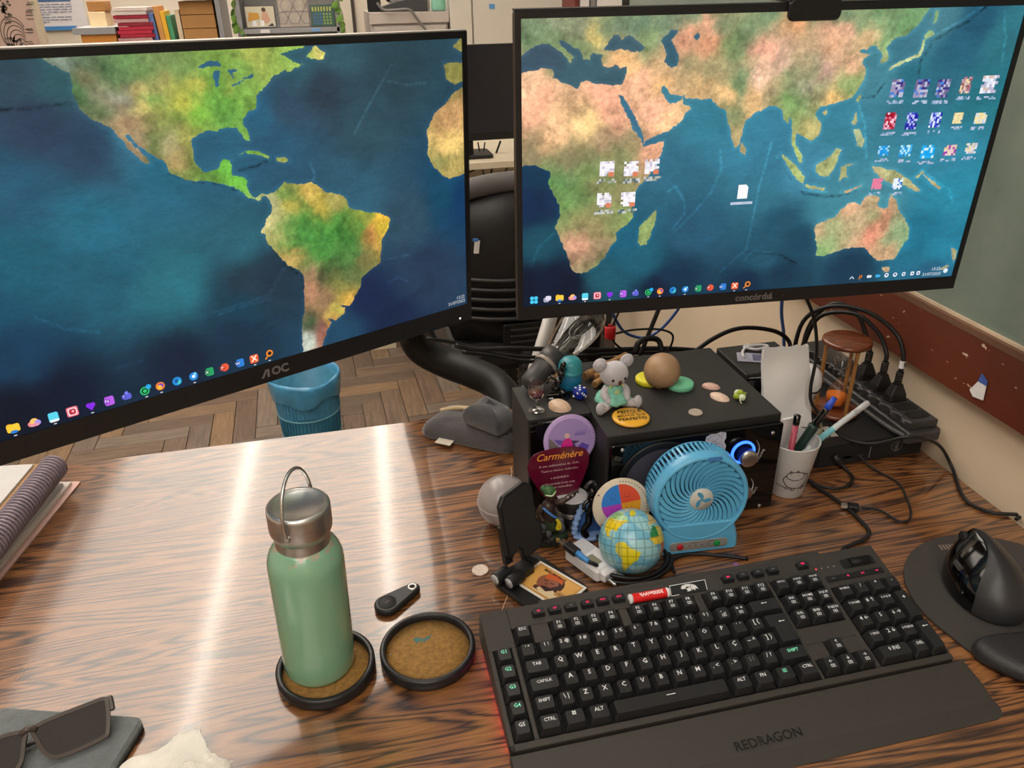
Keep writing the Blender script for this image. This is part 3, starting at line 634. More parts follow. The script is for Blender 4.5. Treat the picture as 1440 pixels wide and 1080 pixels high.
def icon(mb, kind, x, y, s=0.0042):
    def sq(dx, dy, w, h, c, z=0): mb.poly(rrect(w*s*2, h*s*2, 0.22*s, 1, x+dx*s, y+dy*s), z*1e-4, None, 0, c)
    def ds(dx, dy, r, c, z=0, a0=0, a1=2*PI): mb.disc(x+dx*s, y+dy*s, r*s, z*1e-4, 14, None, None, 0, c, a0, a1)
    if kind == 'win':
        for i in (-1, 1):
            for j in (-1, 1): sq(i*.5, j*.5, .46, .46, (70, 205, 250))
    elif kind == 'view': sq(-.25, -.2, .7, .6, (170, 165, 190)); sq(.25, .25, .7, .6, (228, 222, 240), 1)
    elif kind == 'folder': sq(0, .1, 1, .75, (252, 205, 60)); sq(-.5, .75, .45, .25, (240, 180, 40)); sq(0, -.6, .55, .28, (40, 130, 215), 1)
    elif kind == 'cloud': ds(-.5, -.15, .5, (245, 140, 140)); ds(.05, .2, .65, (250, 200, 110), 1); ds(.55, -.1, .5, (170, 150, 240), 2); sq(0, -.4, .75, .28, (235, 150, 170), 3)
    elif kind == 'note': sq(0, 0, .8, .9, (90, 215, 240)); sq(0, -.7, .8, .25, (240, 250, 255), 1)
    elif kind == 'red': sq(0, 0, .95, .95, (240, 110, 130)); sq(0, 0, .75, .75, (255, 220, 225), 1); sq(0, 0, .55, .55, (190, 40, 60), 2); sq(.08, .08, .25, .25, (255, 190, 200), 3)
    elif kind == 'heart': ds(-.33, .25, .45, (135, 40, 230)); ds(.33, .25, .45, (135, 40, 230), 1); mb.poly([(x-.75*s, y+.1*s), (x, y-.85*s), (x+.75*s, y+.1*s), (x, y+.45*s)], 2e-4, None, 0, (135, 40, 230))
    elif kind == 'onenote': sq(.1, 0, .8, .9, (190, 95, 235)); sq(-.35, 0, .5, .5, (140, 50, 200), 1); mb.text('N', s*.9, at((x-.35*s, y, 2e-4)), 0, (255, 255, 255))
    elif kind == 'teams': sq(.1, -.15, .75, .6, (95, 100, 215)); ds(.1, .6, .33, (120, 125, 235), 1); sq(-.5, -.1, .4, .45, (70, 75, 190), 2); mb.text('T', s*.7, at((x-.5*s, y-.1*s, 3e-4)), 0, (255, 255, 255))
    elif kind == 'chat': ds(-.1, -.1, .85, (40, 205, 110)); ds(-.1, -.1, .62, (20, 50, 60), 1); ds(-.1, -.1, .35, (40, 205, 110), 2); ds(.65, .6, .5, (40, 170, 230), 3)
    elif kind == 'fox': ds(0, 0, .85, (245, 130, 40)); ds(.1, .05, .5, (120, 60, 200), 1); ds(-.15, -.2, .45, (255, 190, 60), 2)
    elif kind == 'edge': ds(0, 0, .9, (30, 140, 215)); ds(.15, -.2, .5, (70, 210, 190), 1, -2.0, 1.2); ds(-.1, .1, .35, (20, 80, 160), 2)
    elif kind == 'mail': ds(0, 0, .85, (35, 140, 225)); ds(0, 0, .35, (235, 250, 255), 1); ds(.35, .5, .3, (120, 210, 250), 2)
    elif kind in ('excel', 'ppt', 'word'):
        c1, c2, ch = {'excel': ((35, 165, 100), (16, 120, 70), 'X'), 'ppt': ((235, 90, 60), (200, 60, 40), 'P'), 'word': ((45, 130, 220), (25, 90, 180), 'W')}[kind]
        if kind == 'ppt': ds(.1, 0, .85, c1)
        else: sq(.15, 0, .75, .85, c1)
        sq(-.4, -.05, .48, .5, c2, 1); mb.text(ch, s*.9, at((x-.4*s, y-.05*s, 2e-4)), 0, (255, 255, 255))
    elif kind == 'x': sq(0, 0, .9, .9, (240, 95, 40)); mb.text('X', s*1.7, at((x, y, 1e-4)), 0, (255, 240, 230), bold=.03)
    elif kind == 'mag': ds(.2, .25, .75, (240, 140, 40)); ds(.2, .25, .42, (30, 25, 40), 1); mb.poly([(x-.95*s, y-.75*s), (x-.75*s, y-.95*s), (x-.2*s, y-.35*s), (x-.4*s, y-.15*s)], 2e-4, None, 0, (240, 140, 40))
    if kind in ('folder', 'note', 'heart', 'chat', 'fox', 'mail', 'x', 'mag'): sq(0, -1.35, .28, .1, (215, 215, 220))
def monitor(name, label, cat, M, chin, land, sea, lcol, scol, lines, seed, edge=None):
    t = thing(name, label, cat)
    t.matrix_world = M
    SB, TB = 0.0062, 0.0070     # side and top bezel
    # front bezel ring: four strips with a small lip
    P = [(-SW/2-SB, -SH/2-chin), (SW/2+SB, -SH/2-chin), (SW/2+SB, SH/2+TB), (-SW/2-SB, SH/2+TB)]
    I = [(-SW/2, -SH/2), (SW/2, -SH/2), (SW/2, SH/2), (-SW/2, SH/2)]
    mb = MB()
    for i in range(4):
        j = (i+1) % 4
        for k in (0,):
            a, b2, c, d = P[i], P[j], I[j], I[i]
            mb.add([(*a, 0.0016), (*b2, 0.0016), (*c, 0.0016), (*d, 0.0016), (*a, -0.010), (*b2, -0.010), (*c, -0.0005), (*d, -0.0005)],
                   [(0, 1, 2, 3), (0, 4, 5, 1), (3, 2, 6, 7), (4, 7, 6, 5)])
    mb.build('bezel', mat('monitor_bezel', (30, 28, 30), 0.38, bump=0.08, bscale=900), t)
    # back housing, stepped
    cx, cy = 0, (TB-chin)/2
    hw, hh = SW+2*SB, SH+TB+chin
    mb = MB()
    mb.prism(rrect(hw, hh, 0.004, 3, cx, cy), -0.016, -0.0008, None, 0.002)
    mb.loft([[(x, y, -0.045) for x, y in rrect(hw*0.55, hh*0.55, 0.02, 4, cx, cy)], [(x, y, -0.016) for x, y in rrect(hw*0.8, hh*0.8, 0.03, 4, cx, cy)]], True, False)
    mb.build('back_housing', BLACK_PLASTIC, t)
    MB().box(-SW/2-SB, SH/2+TB, -0.015, SW/2+SB, SH/2+TB+0.0012, 0.0005).build('top_edge', edge or BLACK_PLASTIC, t)
    s = make_screen(t, land, sea, lcol, scol, lines, seed)
    return t, s
def m4(rows, loc):
    return Matrix(((*rows[0], loc[0]), (*rows[1], loc[1]), (*rows[2], loc[2]), (0, 0, 0, 1)))
MR = m4([[0.9968492, -0.0042586, -0.0792055], [-0.0793038, -0.0333674, -0.9962919], [0.00159996, 0.9994341, -0.03360001]], (0.3340117, 0.2336347, 0.4495660))
ML = m4([[0.8851885, 0.0239881, 0.4646136], [0.4648940, -0.0075231, -0.8853344], [-0.0177421, 0.9996839, -0.0178112]], (-0.2135124, 0.2147687, 0.4332284))
mon_r, scr_r = monitor('computer_monitor', 'thin black monitor on the right showing Africa, Asia and Australia on a world map', 'monitor', MR, 0.0160, MAP_Rland, MAP_Rsea, MAP_Rcol, MAP_Rscol, MAP_Rlines, 1)
mon_l, scr_l = monitor('computer_monitor', 'black monitor on the left showing the Americas on a world map', 'monitor', ML, 0.0215, MAP_Lland, MAP_Lsea, MAP_Lcol, MAP_Lscol, MAP_Llines, 2, mat('lit_edge_grey', (176, 170, 166), .35, .4, var=.03))  # top edge coloured pale to stand for ceiling light on the black housing
# taskbar and desktop icons
ZI = Matrix.Translation((0, 0, 0.0003))
for k, (u, v) in enumerate(ICONS['Rtask']): mb = MB(); icon(mb, TASK[k], *suv(u, 25), 0.0046); mb.build('taskbar_icon', ICON, scr_r, ZI)
for k, (u, v) in enumerate(ICONS['Rtray']):
    mb = MB()
    x, y = suv(u, 24); c = [(210, 225, 240), (240, 140, 40), (225, 230, 245), (60, 180, 240), (235, 240, 250), (225, 235, 245), (225, 235, 245), (240, 245, 250), (235, 240, 250)][k]
    if k == 0: mb.poly([(x-.003, y-.0012), (x-.0022, y-.002), (x, y+.0006), (x+.0022, y-.002), (x+.003, y-.0012), (x, y+.002)], 0, None, 0, c)
    elif k in (4, 5): mb.disc(x, y, .0028, 0, 12, None, None, 0, c); mb.disc(x, y+.0004, .0013, 1e-4, 8, None, None, 0, (40, 80, 130))
    elif k in (2, 3): mb.disc(x-.0012, y, .002, 0, 10, None, None, 0, c); mb.disc(x+.0014, y, .0018, 1e-4, 10, None, None, 0, c)
    elif k == 1: icon(mb, 'mag', x, y, .0026)
    else: mb.poly(rrect(.0044, .0048, .0006, 1, x, y), 0, None, 0, c); mb.poly(rrect(.002, .002, .0003, 1, x, y), 1e-4, None, 0, (50, 90, 140))
    mb.build('tray_icon', ICON, scr_r, ZI)
mb = MB()
x, y = suv(948, 25)
mb.text('13:22', .0054, at((x+.004, y+.0034, 0)), 0, (225, 235, 245)); mb.text('31/07/2025', .0054, at((x, y-.0030, 0)), 0, (225, 235, 245))
mb.build('clock_lettering', ICON, scr_r, ZI)
mb = MB(); mb.disc(*suv(981, 26), .003, 0, 12, None, None, 0, (225, 235, 250)); mb.build('tray_icon', ICON, scr_r, ZI)
rr = random.Random(11)
def mosaic(u0, v0, u1, v1, pal, fill=1.2, n=6):
    x0, y0 = suv(u0, v0); x1, y1 = suv(u1, v1)
    m = max(2, round(n*(y1-y0)/(x1-x0)))
    for i in range(n):
        for j in range(m):
            edge = i in (0, n-1) or j in (0, m-1)
            if rr.random() > (fill*0.75 if edge else 1): continue
            c = rr.choice(pal)
            mb.poly([(x0+(x1-x0)*i/n, y0+(y1-y0)*j/m), (x0+(x1-x0)*(i+1)/n, y0+(y1-y0)*j/m), (x0+(x1-x0)*(i+1)/n, y0+(y1-y0)*(j+1)/m), (x0+(x1-x0)*i/n, y0+(y1-y0)*(j+1)/m)], 0, None, 0, c)
pals = [[(190, 190, 215), (120, 105, 150), (60, 50, 130), (70, 130, 215), (160, 150, 185)]]*3+[[(240, 215, 165), (180, 120, 140), (150, 90, 95), (200, 170, 175)], [(225, 230, 245), (240, 245, 255), (190, 185, 210), (215, 190, 180)],
       [(225, 130, 155), (190, 30, 60), (250, 210, 225), (150, 0, 40)], [(30, 30, 180), (80, 80, 210), (190, 200, 245), (20, 20, 150)], [(20, 20, 180), (90, 100, 215), (170, 190, 240), (230, 240, 255)],
       [(240, 222, 160), (245, 230, 180), (225, 205, 150)], [(240, 222, 160), (200, 215, 235), (245, 230, 180)], [(20, 150, 230), (40, 165, 235), (170, 225, 245)], [(20, 150, 230), (60, 180, 240), (190, 235, 245)],
       [(10, 165, 240), (30, 175, 245), (200, 240, 250)], [(245, 225, 185), (230, 200, 210), (225, 195, 160), (160, 60, 170)], [(240, 220, 170), (200, 195, 205), (220, 225, 235)], [(235, 130, 160), (230, 125, 155)], [(245, 250, 255), (220, 235, 250), (60, 130, 205)]]
for k, (u0, v0, u1, v1) in enumerate(ICONS['mos']):
    mb = MB()
    mosaic(u0, v0, u1, v1, pals[k])
    mosaic(u0-3, v0-22, u1+4, v0-10, [(190, 200, 225), (150, 175, 205), (120, 160, 190), (170, 185, 215)], 0.8, 8)
    mb.build('desktop_icon', ICON, scr_r, ZI)
for k, (u, v) in enumerate(ICONS['white']):
    mb = MB()
    if k < 5:
        mosaic(u-15, v-26, u+15, v+26, [(252, 250, 254), (248, 244, 250), (235, 228, 236), (250, 248, 252), (205, 198, 212)], 1.0, 6)
        x, y = suv(u+9, v-20); mb.poly(rrect(.006, .005, .0003, 1, x, y), 1e-4, None, 0, (222, 130, 95))
        mosaic(u-20, v-52, u+20, v-36, [(190, 195, 190), (160, 170, 160), (205, 205, 205), (90, 110, 110)], 0.9, 9)
    else:
        x, y = suv(u, v+2); mb.poly([(x-.0058, y-.0078), (x+.0058, y-.0078), (x+.0058, y+.005), (x+.003, y+.0078), (x-.0058, y+.0078)], 0, None, 0, (250, 250, 252))
        mosaic(u-24, v-46, u+24, v-36, [(200, 205, 225), (180, 195, 220)], 1.3, 10)
    mb.build('desktop_icon', ICON, scr_r, ZI)
for k, (u, v) in enumerate([(16, 0), (45, 0)]+ICONS['Ltask']): mb = MB(); icon(mb, TASK[k], *suv(u, 28.5), 0.0050); mb.build('taskbar_icon', ICON, scr_l, ZI)
mb = MB()
x, y = suv(982, 36); mb.text('13:22', .0056, at((x, y, 0)), 0, (200, 205, 215)); x, y = suv(971, 18); mb.text('31/07/2025', .0056, at((x, y, 0)), 0, (200, 205, 215))
mb.build('clock_lettering', ICON, scr_l, ZI)
m_logo = mat('grey_logo_print', (118, 114, 114), 0.5, var=0.03)
MB().text('concórdıá', 0.0115, None, 0, bold=0.02).build('logo_lettering', m_logo, mon_r, Matrix.Translation((0.012, -SH/2-0.0082, 0.0018)))
mb = MB()   # AOC: A drawn as a caret, O and C
mb.poly([(-.0165, -.0045), (-.0138, -.0045), (-.0098, .0025), (-.0098, -.0045), (-.0072, -.0045), (-.0072, .0045), (-.0112, .0045)])
mb.text('OC', 0.0128, at((0.0048, 0.0, 0)), bold=0.035, spacing=0.95)
mb.build('logo_lettering', m_logo, mon_l, Matrix.Translation((0.012, -SH/2-0.0110, 0.0018)))
MB().disc(0, 0, 0.0013, 0, 10).build('power_led', mat('white_led', (240, 240, 240), 0.4, emit=(255, 255, 255), estr=1.2), mon_l, Matrix.Translation((SW/2-0.012, -SH/2-0.0160, 0.0019)))
for k in range(3):
    MB().rbox(0, 0, 0, 0.007, 0.0016, 0.001, 0.0005).build('button', BLACK_GLOSS, mon_l, Matrix.Translation((SW/2-0.032-k*0.022, -SH/2-0.0192, 0.0018)))
# dual arm: pole clamped behind the speakers, thick curved tube to the left monitor
Mi = ML.inverted()
def _ray(x, y): return _r*((x-720)/1100.0)+_d*((y-540)/1100.0)+_f
def AY(x, y, Y):
    d = _ray(x, y); c = Vector((-0.12338, -0.55191, 0.63155)); return c+d*((Y-c.y)/d.y)
pts = [(-0.190, 0.265, 0.42), (-0.11, 0.335, 0.42), (-0.04, 0.43, 0.40), (-0.02, 0.56, 0.28), (-0.03, 0.69, 0.14)]+[tuple(AY(*q)) for q in ((578, 462, .76), (592, 490, .77), (625, 509, .76), (662, 523, .73), (694, 538, .70), (712, 562, .66), (716, 596, .62))]+[(0.125, 0.590, -0.06), (0.125, 0.572, -0.08)]
SP = smoothpath(pts, 6)
MB().tube([Mi @ p for p in SP], [0.012 if i < 24 else min(0.029, 0.012+0.0030*(i-23)) for i in range(len(SP))], 16).build('support_arm', mat('arm_black', (17, 16, 17), 0.5, var=0.1), mon_l)
MB().prism(rrect(0.1, 0.1, 0.006, 3, 0, 0), -0.06, -0.044, None, 0.001).build('mount_plate', BLACK_PLASTIC, mon_l)
Mi = MR.inverted()
MB().prism(rrect(0.1, 0.1, 0.006, 3, 0, 0), -0.06, -0.044, None, 0.001).build('mount_plate', BLACK_PLASTIC, mon_r)
MB().tube([Mi @ Vector(p) for p in smoothpath([(0.336, 0.30, 0.44), (0.335, 0.36, 0.43), (0.31, 0.47, 0.40), (0.26, 0.520, 0.30), (0.245, 0.532, 0.12), (0.245, 0.532, 0.001)], 6)], 0.019, 12).build('support_arm', BLACK_PLASTIC, mon_r)
# webcam clipped on the right monitor
wc = thing('webcam', 'black webcam clipped on top of the right monitor', 'webcam')
wc.matrix_world = MR @ Matrix.Translation((0.030, SH/2+0.0072, 0))
MB().prism(rrect(0.056, 0.020, 0.006, 4, 0, -0.006), 0.0022, 0.0075, None, 0.0015).build('clip', BLACK_PLASTIC, wc)
MB().rbox(0, 0.004, -0.02, 0.056, 0.006, 0.05, 0.002).build('clip_arm', BLACK_PLASTIC, wc)
MB().rbox(0, 0.012, -0.008, 0.034, 0.014, 0.03, 0.003).build('hinge', BLACK_MATTE, wc)
MB().prism(rrect(0.094, 0.030, 0.013, 6, 0, 0.034), -0.022, 0.008, None, 0.004).build('camera_body', BLACK_PLASTIC, wc)
MB().lathe([(0.009, 0), (0.009, 0.003), (0.006, 0.003), (0.006, 0.001)], 20, Matrix.Translation((0, 0.034, 0.008))).build('lens', BLACK_GLOSS, wc)
# ================================================================ keyboard
KU = 0.01905
kb = thing('keyboard', 'black mechanical gaming keyboard with lit legends and wrist rest', 'keyboard', (0, 0, 0.042), (0.2029, 0, 0))
m_case = mat('keyboard_case', (57, 53, 50), 0.5, bump=0.15, bscale=1200)
m_cap = mat('keycap_plastic', (36, 36, 38), 0.30, var=0.08, vscale=90, bump=0.06, bscale=1500)
m_leg = mat('legend_white', (205, 205, 205), 0.5, emit=(190, 190, 195), estr=0.25)
m_legg = mat('legend_green', (120, 210, 175), 0.5, emit=(110, 215, 175), estr=0.4)
m_legr = mat('legend_magenta', (225, 30, 90), 0.5, emit=(235, 30, 95), estr=0.8)
m_legd = mat('legend_dim', (110, 108, 110), 0.5, var=0.05)
# tray: solid wedge from the desk up to the switch plate
kx0, kx1, ky0, ky1 = -0.029, 0.430, -0.0930, 0.056
c_, s_ = math.cos(0.2029), math.sin(0.2029)
def desk_z(y, up=0.0008):  # local z where a local y line meets the desk plane
    return (-0.042+up-y*s_)/c_
MB().add([(kx0, ky0, desk_z(ky0, .005)), (kx1, ky0, desk_z(ky0, .005)), (kx1, ky1, desk_z(ky1, .005)), (kx0, ky1, desk_z(ky1, .005)), (kx0, ky0, -0.0122), (kx1, ky0, -0.0122), (kx1, ky1, -0.0122), (kx0, ky1, -0.0122)],
         [(3, 2, 1, 0), (4, 5, 6, 7), (0, 1, 5, 4), (1, 2, 6, 5), (2, 3, 7, 6), (3, 0, 4, 7)]).build('tray', m_case, kb)
for fx in (.0, .40):
    for fy in (-.07, .035):
        MB().add([(fx, fy, desk_z(fy)), (fx+.03, fy, desk_z(fy)), (fx+.03, fy+.01, desk_z(fy+.01)), (fx, fy+.01, desk_z(fy+.01)), (fx, fy, desk_z(fy, .0055)), (fx+.03, fy, desk_z(fy, .0055)), (fx+.03, fy+.01, desk_z(fy+.01, .0055)), (fx, fy+.01, desk_z(fy+.01, .0055))], [(3, 2, 1, 0), (4, 5, 6, 7), (0, 1, 5, 4), (1, 2, 6, 5), (2, 3, 7, 6), (3, 0, 4, 7)]).build('rubber_foot', BLACK_MATTE, kb)
MB().box(kx0+.004, ky0+.004, -.0124, kx1-.001, ky1-.02, -.0119).build('switch_plate', mat('switch_plate', (9, 9, 10), .5, var=.1), kb)
ZT = -0.0072    # top of the frame between the key fields
mb = MB()
def strip(x0, y0, x1, y1, z=ZT): mb.rbox((x0+x1)/2, (y0+y1)/2, (z-0.013)/2, x1-x0, y1-y0, z+0.013, 0.001, 0.0006, 1)
strip(kx0, ky0, -0.0242, 0.0100); strip(-0.0052, -0.0866, -0.0006, 0.0100)
strip(kx0, 0.0100, -0.0006, ky1); strip(kx0, ky0, kx1, -0.0862)
strip(0.2862, -0.0862, 0.2894, 0.0310); strip(0.3464, -0.0862, 0.3516, 0.0310)
strip(0.2894, -0.0486, 0.3464, -0.0292); strip(0.2894, -0.0660, 0.3080, -0.0486); strip(0.3272, -0.0660, 0.3464, -0.0486)
strip(kx1-0.0018, -0.0862, kx1, 0.0100); strip(0.3516, 0.0100, kx1, ky1); strip(0.2862, 0.0310, 0.3516, ky1)
strip(-0.0006, 0.0314, 0.2862, ky1)
strip(0.0194, 0.0104, 0.0382, 0.0314); strip(0.1146, 0.0104, 0.1240, 0.0314); strip(0.2000, 0.0104, 0.2086, 0.0314)
mb.build('case_frame', m_case, kb)
MB().rbox(0.2, 0.0565, -0.013, 0.33, 0.006, 0.012, 0.002).build('rear_bulge', m_case, kb)
def cap_mesh(wu, hu=1.0):
    w, h = wu*KU-0.0012, hu*KU-0.0012
    mb = MB()
    R = []
    for z, dx, dy, oy, r in ((-0.0088, 0, 0, 0, 0.0012), (-0.0006, 0.0052, 0.0046, 0.0006, 0.0020), (0.0, 0.0060, 0.0054, 0.0006, 0.0018)):
        R.append([(x, y+oy, z) for x, y in rrect(w-dx, h-dy, r, 2)])
    mb.loft(R, True, False)
    return mb.mesh('keycap', m_cap)
_caps = {}
_legs = {}
def key(u, r, txt, wu=1.0, hu=1.0, lm=None, size=0.0046, yoff=0.0026, sub=None):
    size *= 1.22
    k = (wu, hu)
    if k not in _caps: _caps[k] = cap_mesh(wu, hu)
    o = bpy.data.objects.new('keycap', _caps[k]); COL.objects.link(o); o.parent = kb
    o.location = (u*KU, r*KU, 0)
    if txt:
        mb = MB(); mb.text(txt, size, at((0, yoff, 0.00012)), 0, None, res=1, bold=0.012)
        if sub == 'box':
            for q in ((-.0022, -.0012, .0044, .0005), (-.0022, -.0038, .0044, .0005), (-.0022, -.0038, .0005, .003), (.0017, -.0038, .0005, .003), (-.0006, -.0026, .0013, .001)):
                mb.poly([(q[0], q[1]), (q[0]+q[2], q[1]), (q[0]+q[2], q[1]+q[3]), (q[0], q[1]+q[3])], 0.00012)
        mb.build('legend', lm or m_leg, o)
    return o
for i, c in enumerate(['\' "', '1 !', '2 @', '3 #', '4 $', '5 %', '6 ¨', '7 &', '8 *', '9 (', '0 )', '- _', '= +']): key(0.5+i, 0, c, sub='box' if i > 10 else None)
def arrow(o, pts, m=None): mb = MB(); [mb.poly(p, 0.00012) for p in pts]; return mb.build('legend', m or m_leg, o)
AR = [[(-.0035, 0), (-.0015, .0012), (-.0015, -.0012)], [(-.0015, .0004), (-.0015, -.0004), (.0032, -.0004), (.0032, .0004)]]
o = key(14, 0, '', 2.0); arrow(o, [[(x, y+.003) for x, y in p] for p in AR])
key(0.75, -1, 'TAB', 1.5, size=.0040)
for i, c in enumerate(['Q', 'W', 'E', 'R', 'T', 'Y', 'U', 'I', 'O', 'P', '´ `', '[ {']): key(2+i, -1, c, size=.0056)
key(0.875, -2, 'CAPSLK', 1.75, size=.0036)
for i, c in enumerate(['A', 'S', 'D', 'F', 'G', 'H', 'J', 'K', 'L', 'Ç', '~ ^', '] }']): key(2.25+i, -2, c, size=.0056)
# ISO enter: L-shaped cap
mb = MB()
P0 = [(-.0108, -.0285), (.0130, -.0285), (.0130, .0085), (-.0156, .0085), (-.0156, -.0090), (-.0108, -.0090)]
P1 = [(-.0082, -.0250), (.0104, -.0250), (.0104, .0070), (-.0130, .0070), (-.0130, -.0066), (-.0082, -.0066)]
mb.loft([[(x, y, -.0088) for x, y in P0], [(x, y, -.0004) for x, y in P1], [(x, y, 0) for x, y in inset(P1, .0004)]], True, False)
o = mb.build('keycap', m_cap, kb, Matrix.Translation((14.25*KU+.001, -KU, 0)))
arrow(o, [[(x+.002, y-.002) for x, y in p] for p in AR])
key(0.625, -3, 'SHIFT', 1.25, size=.0038)
for i, c in enumerate(['\\ |', 'Z', 'X', 'C', 'V', 'B', 'N', 'M', ', <', '. >', '; :', '/ ?']): key(1.75+i, -3, c, size=.0054)
key(14.125, -3, 'SHIFT', 1.75, lm=m_legg, size=.0040)
key(0.625, -4, 'CTRL', 1.25, size=.0040)
o = key(1.875, -4, '', 1.25)
arrow(o, [[(x-.001+dx, .002+dy), (x+.0005+dx, .002+dy), (x+.0005+dx, .0036+dy), (x-.001+dx, .0036+dy)] for x, dx, dy in ((0, -.001, 0), (0, .001, 0), (0, -.001, .002), (0, .001, .002))])
key(3.125, -4, 'ALT', 1.25, size=.0042)
o = key(6.875, -4, '', 6.25); arrow(o, [[(-.0045, .002), (.0045, .002), (.0045, .0028), (-.0045, .0028)]])
key(10.70, -4, 'ALT', 1.2, size=.0042); key(11.90, -4, 'FN', 1.2, size=.0042)
o = key(13.12, -4, '', 1.2); arrow(o, [[(-.0022, y), (.0022, y), (.0022, y+.0006), (-.0022, y+.0006)] for y in (.001, .0024, .0038)], m_legg)
key(14.40, -4, 'CTRL', 1.2, size=.0038)
FY = 1.145
key(0.5, FY, 'ESC', size=.0040)
for u0, n0 in ((2.5, 1), (7.0, 5), (11.46, 9)):
    for i in range(4): key(u0+i*0.98, FY, 'F%d' % (n0+i), size=.0040, sub='box')
for i, c in enumerate(('PRTSC', 'SCRLK', 'PAUSE')): key(15.66+i, FY, c, size=.0026, sub='box' if i else None)
for i, c in enumerate(('INS', 'HOME', 'PGUP')): key(15.68+i, 0, c, size=.0034, sub='box')
for i, c in enumerate(('DEL', 'END', 'PGDN')): key(15.68+i, -1, c, size=.0034, sub='box')
key(16.68, -3, '↑', sub='box', size=.004); key(15.75, -4, '←', sub='box', size=.004); key(16.75, -4, '↓', sub='box', size=.004); key(17.75, -4, '→', sub='box', size=.004)
for i, c in enumerate(('NUMLK', '/', '*', '-')): key(19+i, 0, c, size=.0028 if i == 0 else .005)
for j, row in enumerate((('7 HOME', '8 ↑', '9 PGUP'), ('4 ←', '5', '6 →'), ('1 END', '2 ↓', '3 PGDN'))):
    for i, c in enumerate(row): key(19+i, -1-j, c, size=.0050 if len(c) < 4 else .0030)
key(22, -1.5, '+', 1.0, 2.0, size=.006, yoff=.008); o = key(22, -3.5, '', 1.0, 2.0); arrow(o, [[(x, y+.010) for x, y in p] for p in AR])
key(19.5, -4, '0 INS', 2.0, size=.0046); key(21, -4, '. DEL', size=.0036)
for j in range(5): key(-0.76, -j, 'G%d' % (j+1), lm=m_legg if j < 4 else m_leg, size=.0046)
# macro keys along the top edge
def small_key(x, y, txt, lm):
    mb = MB(); mb.loft([[(a, b, -.0072) for a, b in rrect(.0142, .0088, .001, 1)], [(a, b+.0004, -.0022) for a, b in rrect(.0122, .0066, .001, 1)]], True, False)
    o = mb.build('macro_key', m_cap, kb, Matrix.Translation((x, y, 0)))
    MB().text(txt, .0034, at((0, .0005, -.0021)), res=1, bold=.015).build('legend', lm, o)
for i, (x, c) in enumerate(zip((.0312, .0488, .0664, .0844, .1014, .1194), ('G6', 'G7', 'G8', 'G9', 'G10', 'G11'))): small_key(x, .0430, c, m_legd if i == 2 else m_legr)
for i, (x, c) in enumerate(zip((.2454, .2632, .2812, .2990), ('M1', 'M2', 'M3', 'M4'))): small_key(x, .0430, c, m_legr if i == 0 else m_legd)
small_key(.3354, .0430, 'MR', m_legr)
for i, c in enumerate(('◄◄', '■', '►', '►►')):
    o = MB().rbox(0, 0, -.0066, .0172, .0072, .0014, .0008, .0003, 1).build('media_key', BLACK_MATTE, kb, Matrix.Translation((.3614+i*.01775, .0207, 0)))
    mb = MB()
    if i == 1: mb.poly([(-.001, -.001), (.001, -.001), (.001, .001), (-.001, .001)])
    elif i == 2: mb.poly([(-.0012, -.0012), (.0012, 0), (-.0012, .0012)]); mb.poly([(.0016, -.0012), (.0021, -.0012), (.0021, .0012), (.0016, .0012)])
    else:
        s2 = -1 if i == 0 else 1
        for d in (-.0012, .0008): mb.add([(d*s2, -.001, 0), ((d+.0018)*s2, 0, 0), (d*s2, .001, 0)], [(0, 1, 2)])
    mb.build('legend', m_legr if i in (1, 2, 3) else m_legd, o, Matrix.Translation((0, 0, -.0057)))
MB().rbox(.4008, .0364, -.0066, .040, .0118, .0016, .002, .0003, 2).build('roller_slot', BLACK_MATTE, kb)
mb = MB()
for k in range(24): mb.box(-.012, -.0003, .0048, .012, .0003, .0054, Matrix.Rotation(2*PI*k/24, 4, 'X'))
mb.lathe([(.005, -.012), (.005, .012)], 24, Matrix.Rotation(PI/2, 4, 'Y'))
mb.build('volume_roller', BLACK_PLASTIC, kb, Matrix.Translation((.4025, .0366, -.0068)))
for i, x in enumerate((.3492, .3560, .3640, .3712)):
    MB().disc(0, 0, .0009, 0, 8).build('indicator_led', mat('led_red', (255, 40, 60), .4, emit=(255, 50, 70), estr=2.5) if i == 0 else mat('led_off', (150, 150, 150), .4, var=.02), kb, Matrix.Translation((x, .0362, -.0070)))
# emblem plate: outlined parallelogram with a maned head in profile
ep = MB().prism([(-.0225, -.0068), (.0195, -.0068), (.0225, .0068), (-.0195, .0068)], -.0073, -.0066).build('emblem_plate', BLACK_MATTE, kb, Matrix.Translation((.1985, .0415, 0)))
mb = MB()
A4 = [(-.0225, -.0068), (.0195, -.0068), (.0225, .0068), (-.0195, .0068)]; B4 = inset(A4, .0008)
for i in range(4):
    j = (i+1) % 4
    if i == 0: mb.poly([A4[0], (-.013, A4[0][1]), (-.013, B4[0][1]), B4[0]]); continue
    mb.poly([A4[i], A4[j], B4[j], B4[i]])
for p in ([(-.0085, .0008), (-.0060, .0040), (-.0010, .0052), (.0040, .0046), (.0030, .0010), (-.0015, .0018), (-.0035, -.0004), (-.0068, -.0006)],
          [(-.0030, -.0010), (.0010, .0006), (.0030, .0004), (.0015, -.0040), (-.0030, -.0046), (-.0020, -.0028)],
          [(.0034, .0010), (.0046, .0044), (.0090, .0016), (.0105, -.0034), (.0076, -.0018), (.0060, -.0046), (.0040, -.0020), (.0024, -.0046)]): mb.poly(p)
mb.build('emblem', mat('emblem_silver', (214, 214, 214), .4, var=.04), ep, Matrix.Translation((0, 0, -.0064)))
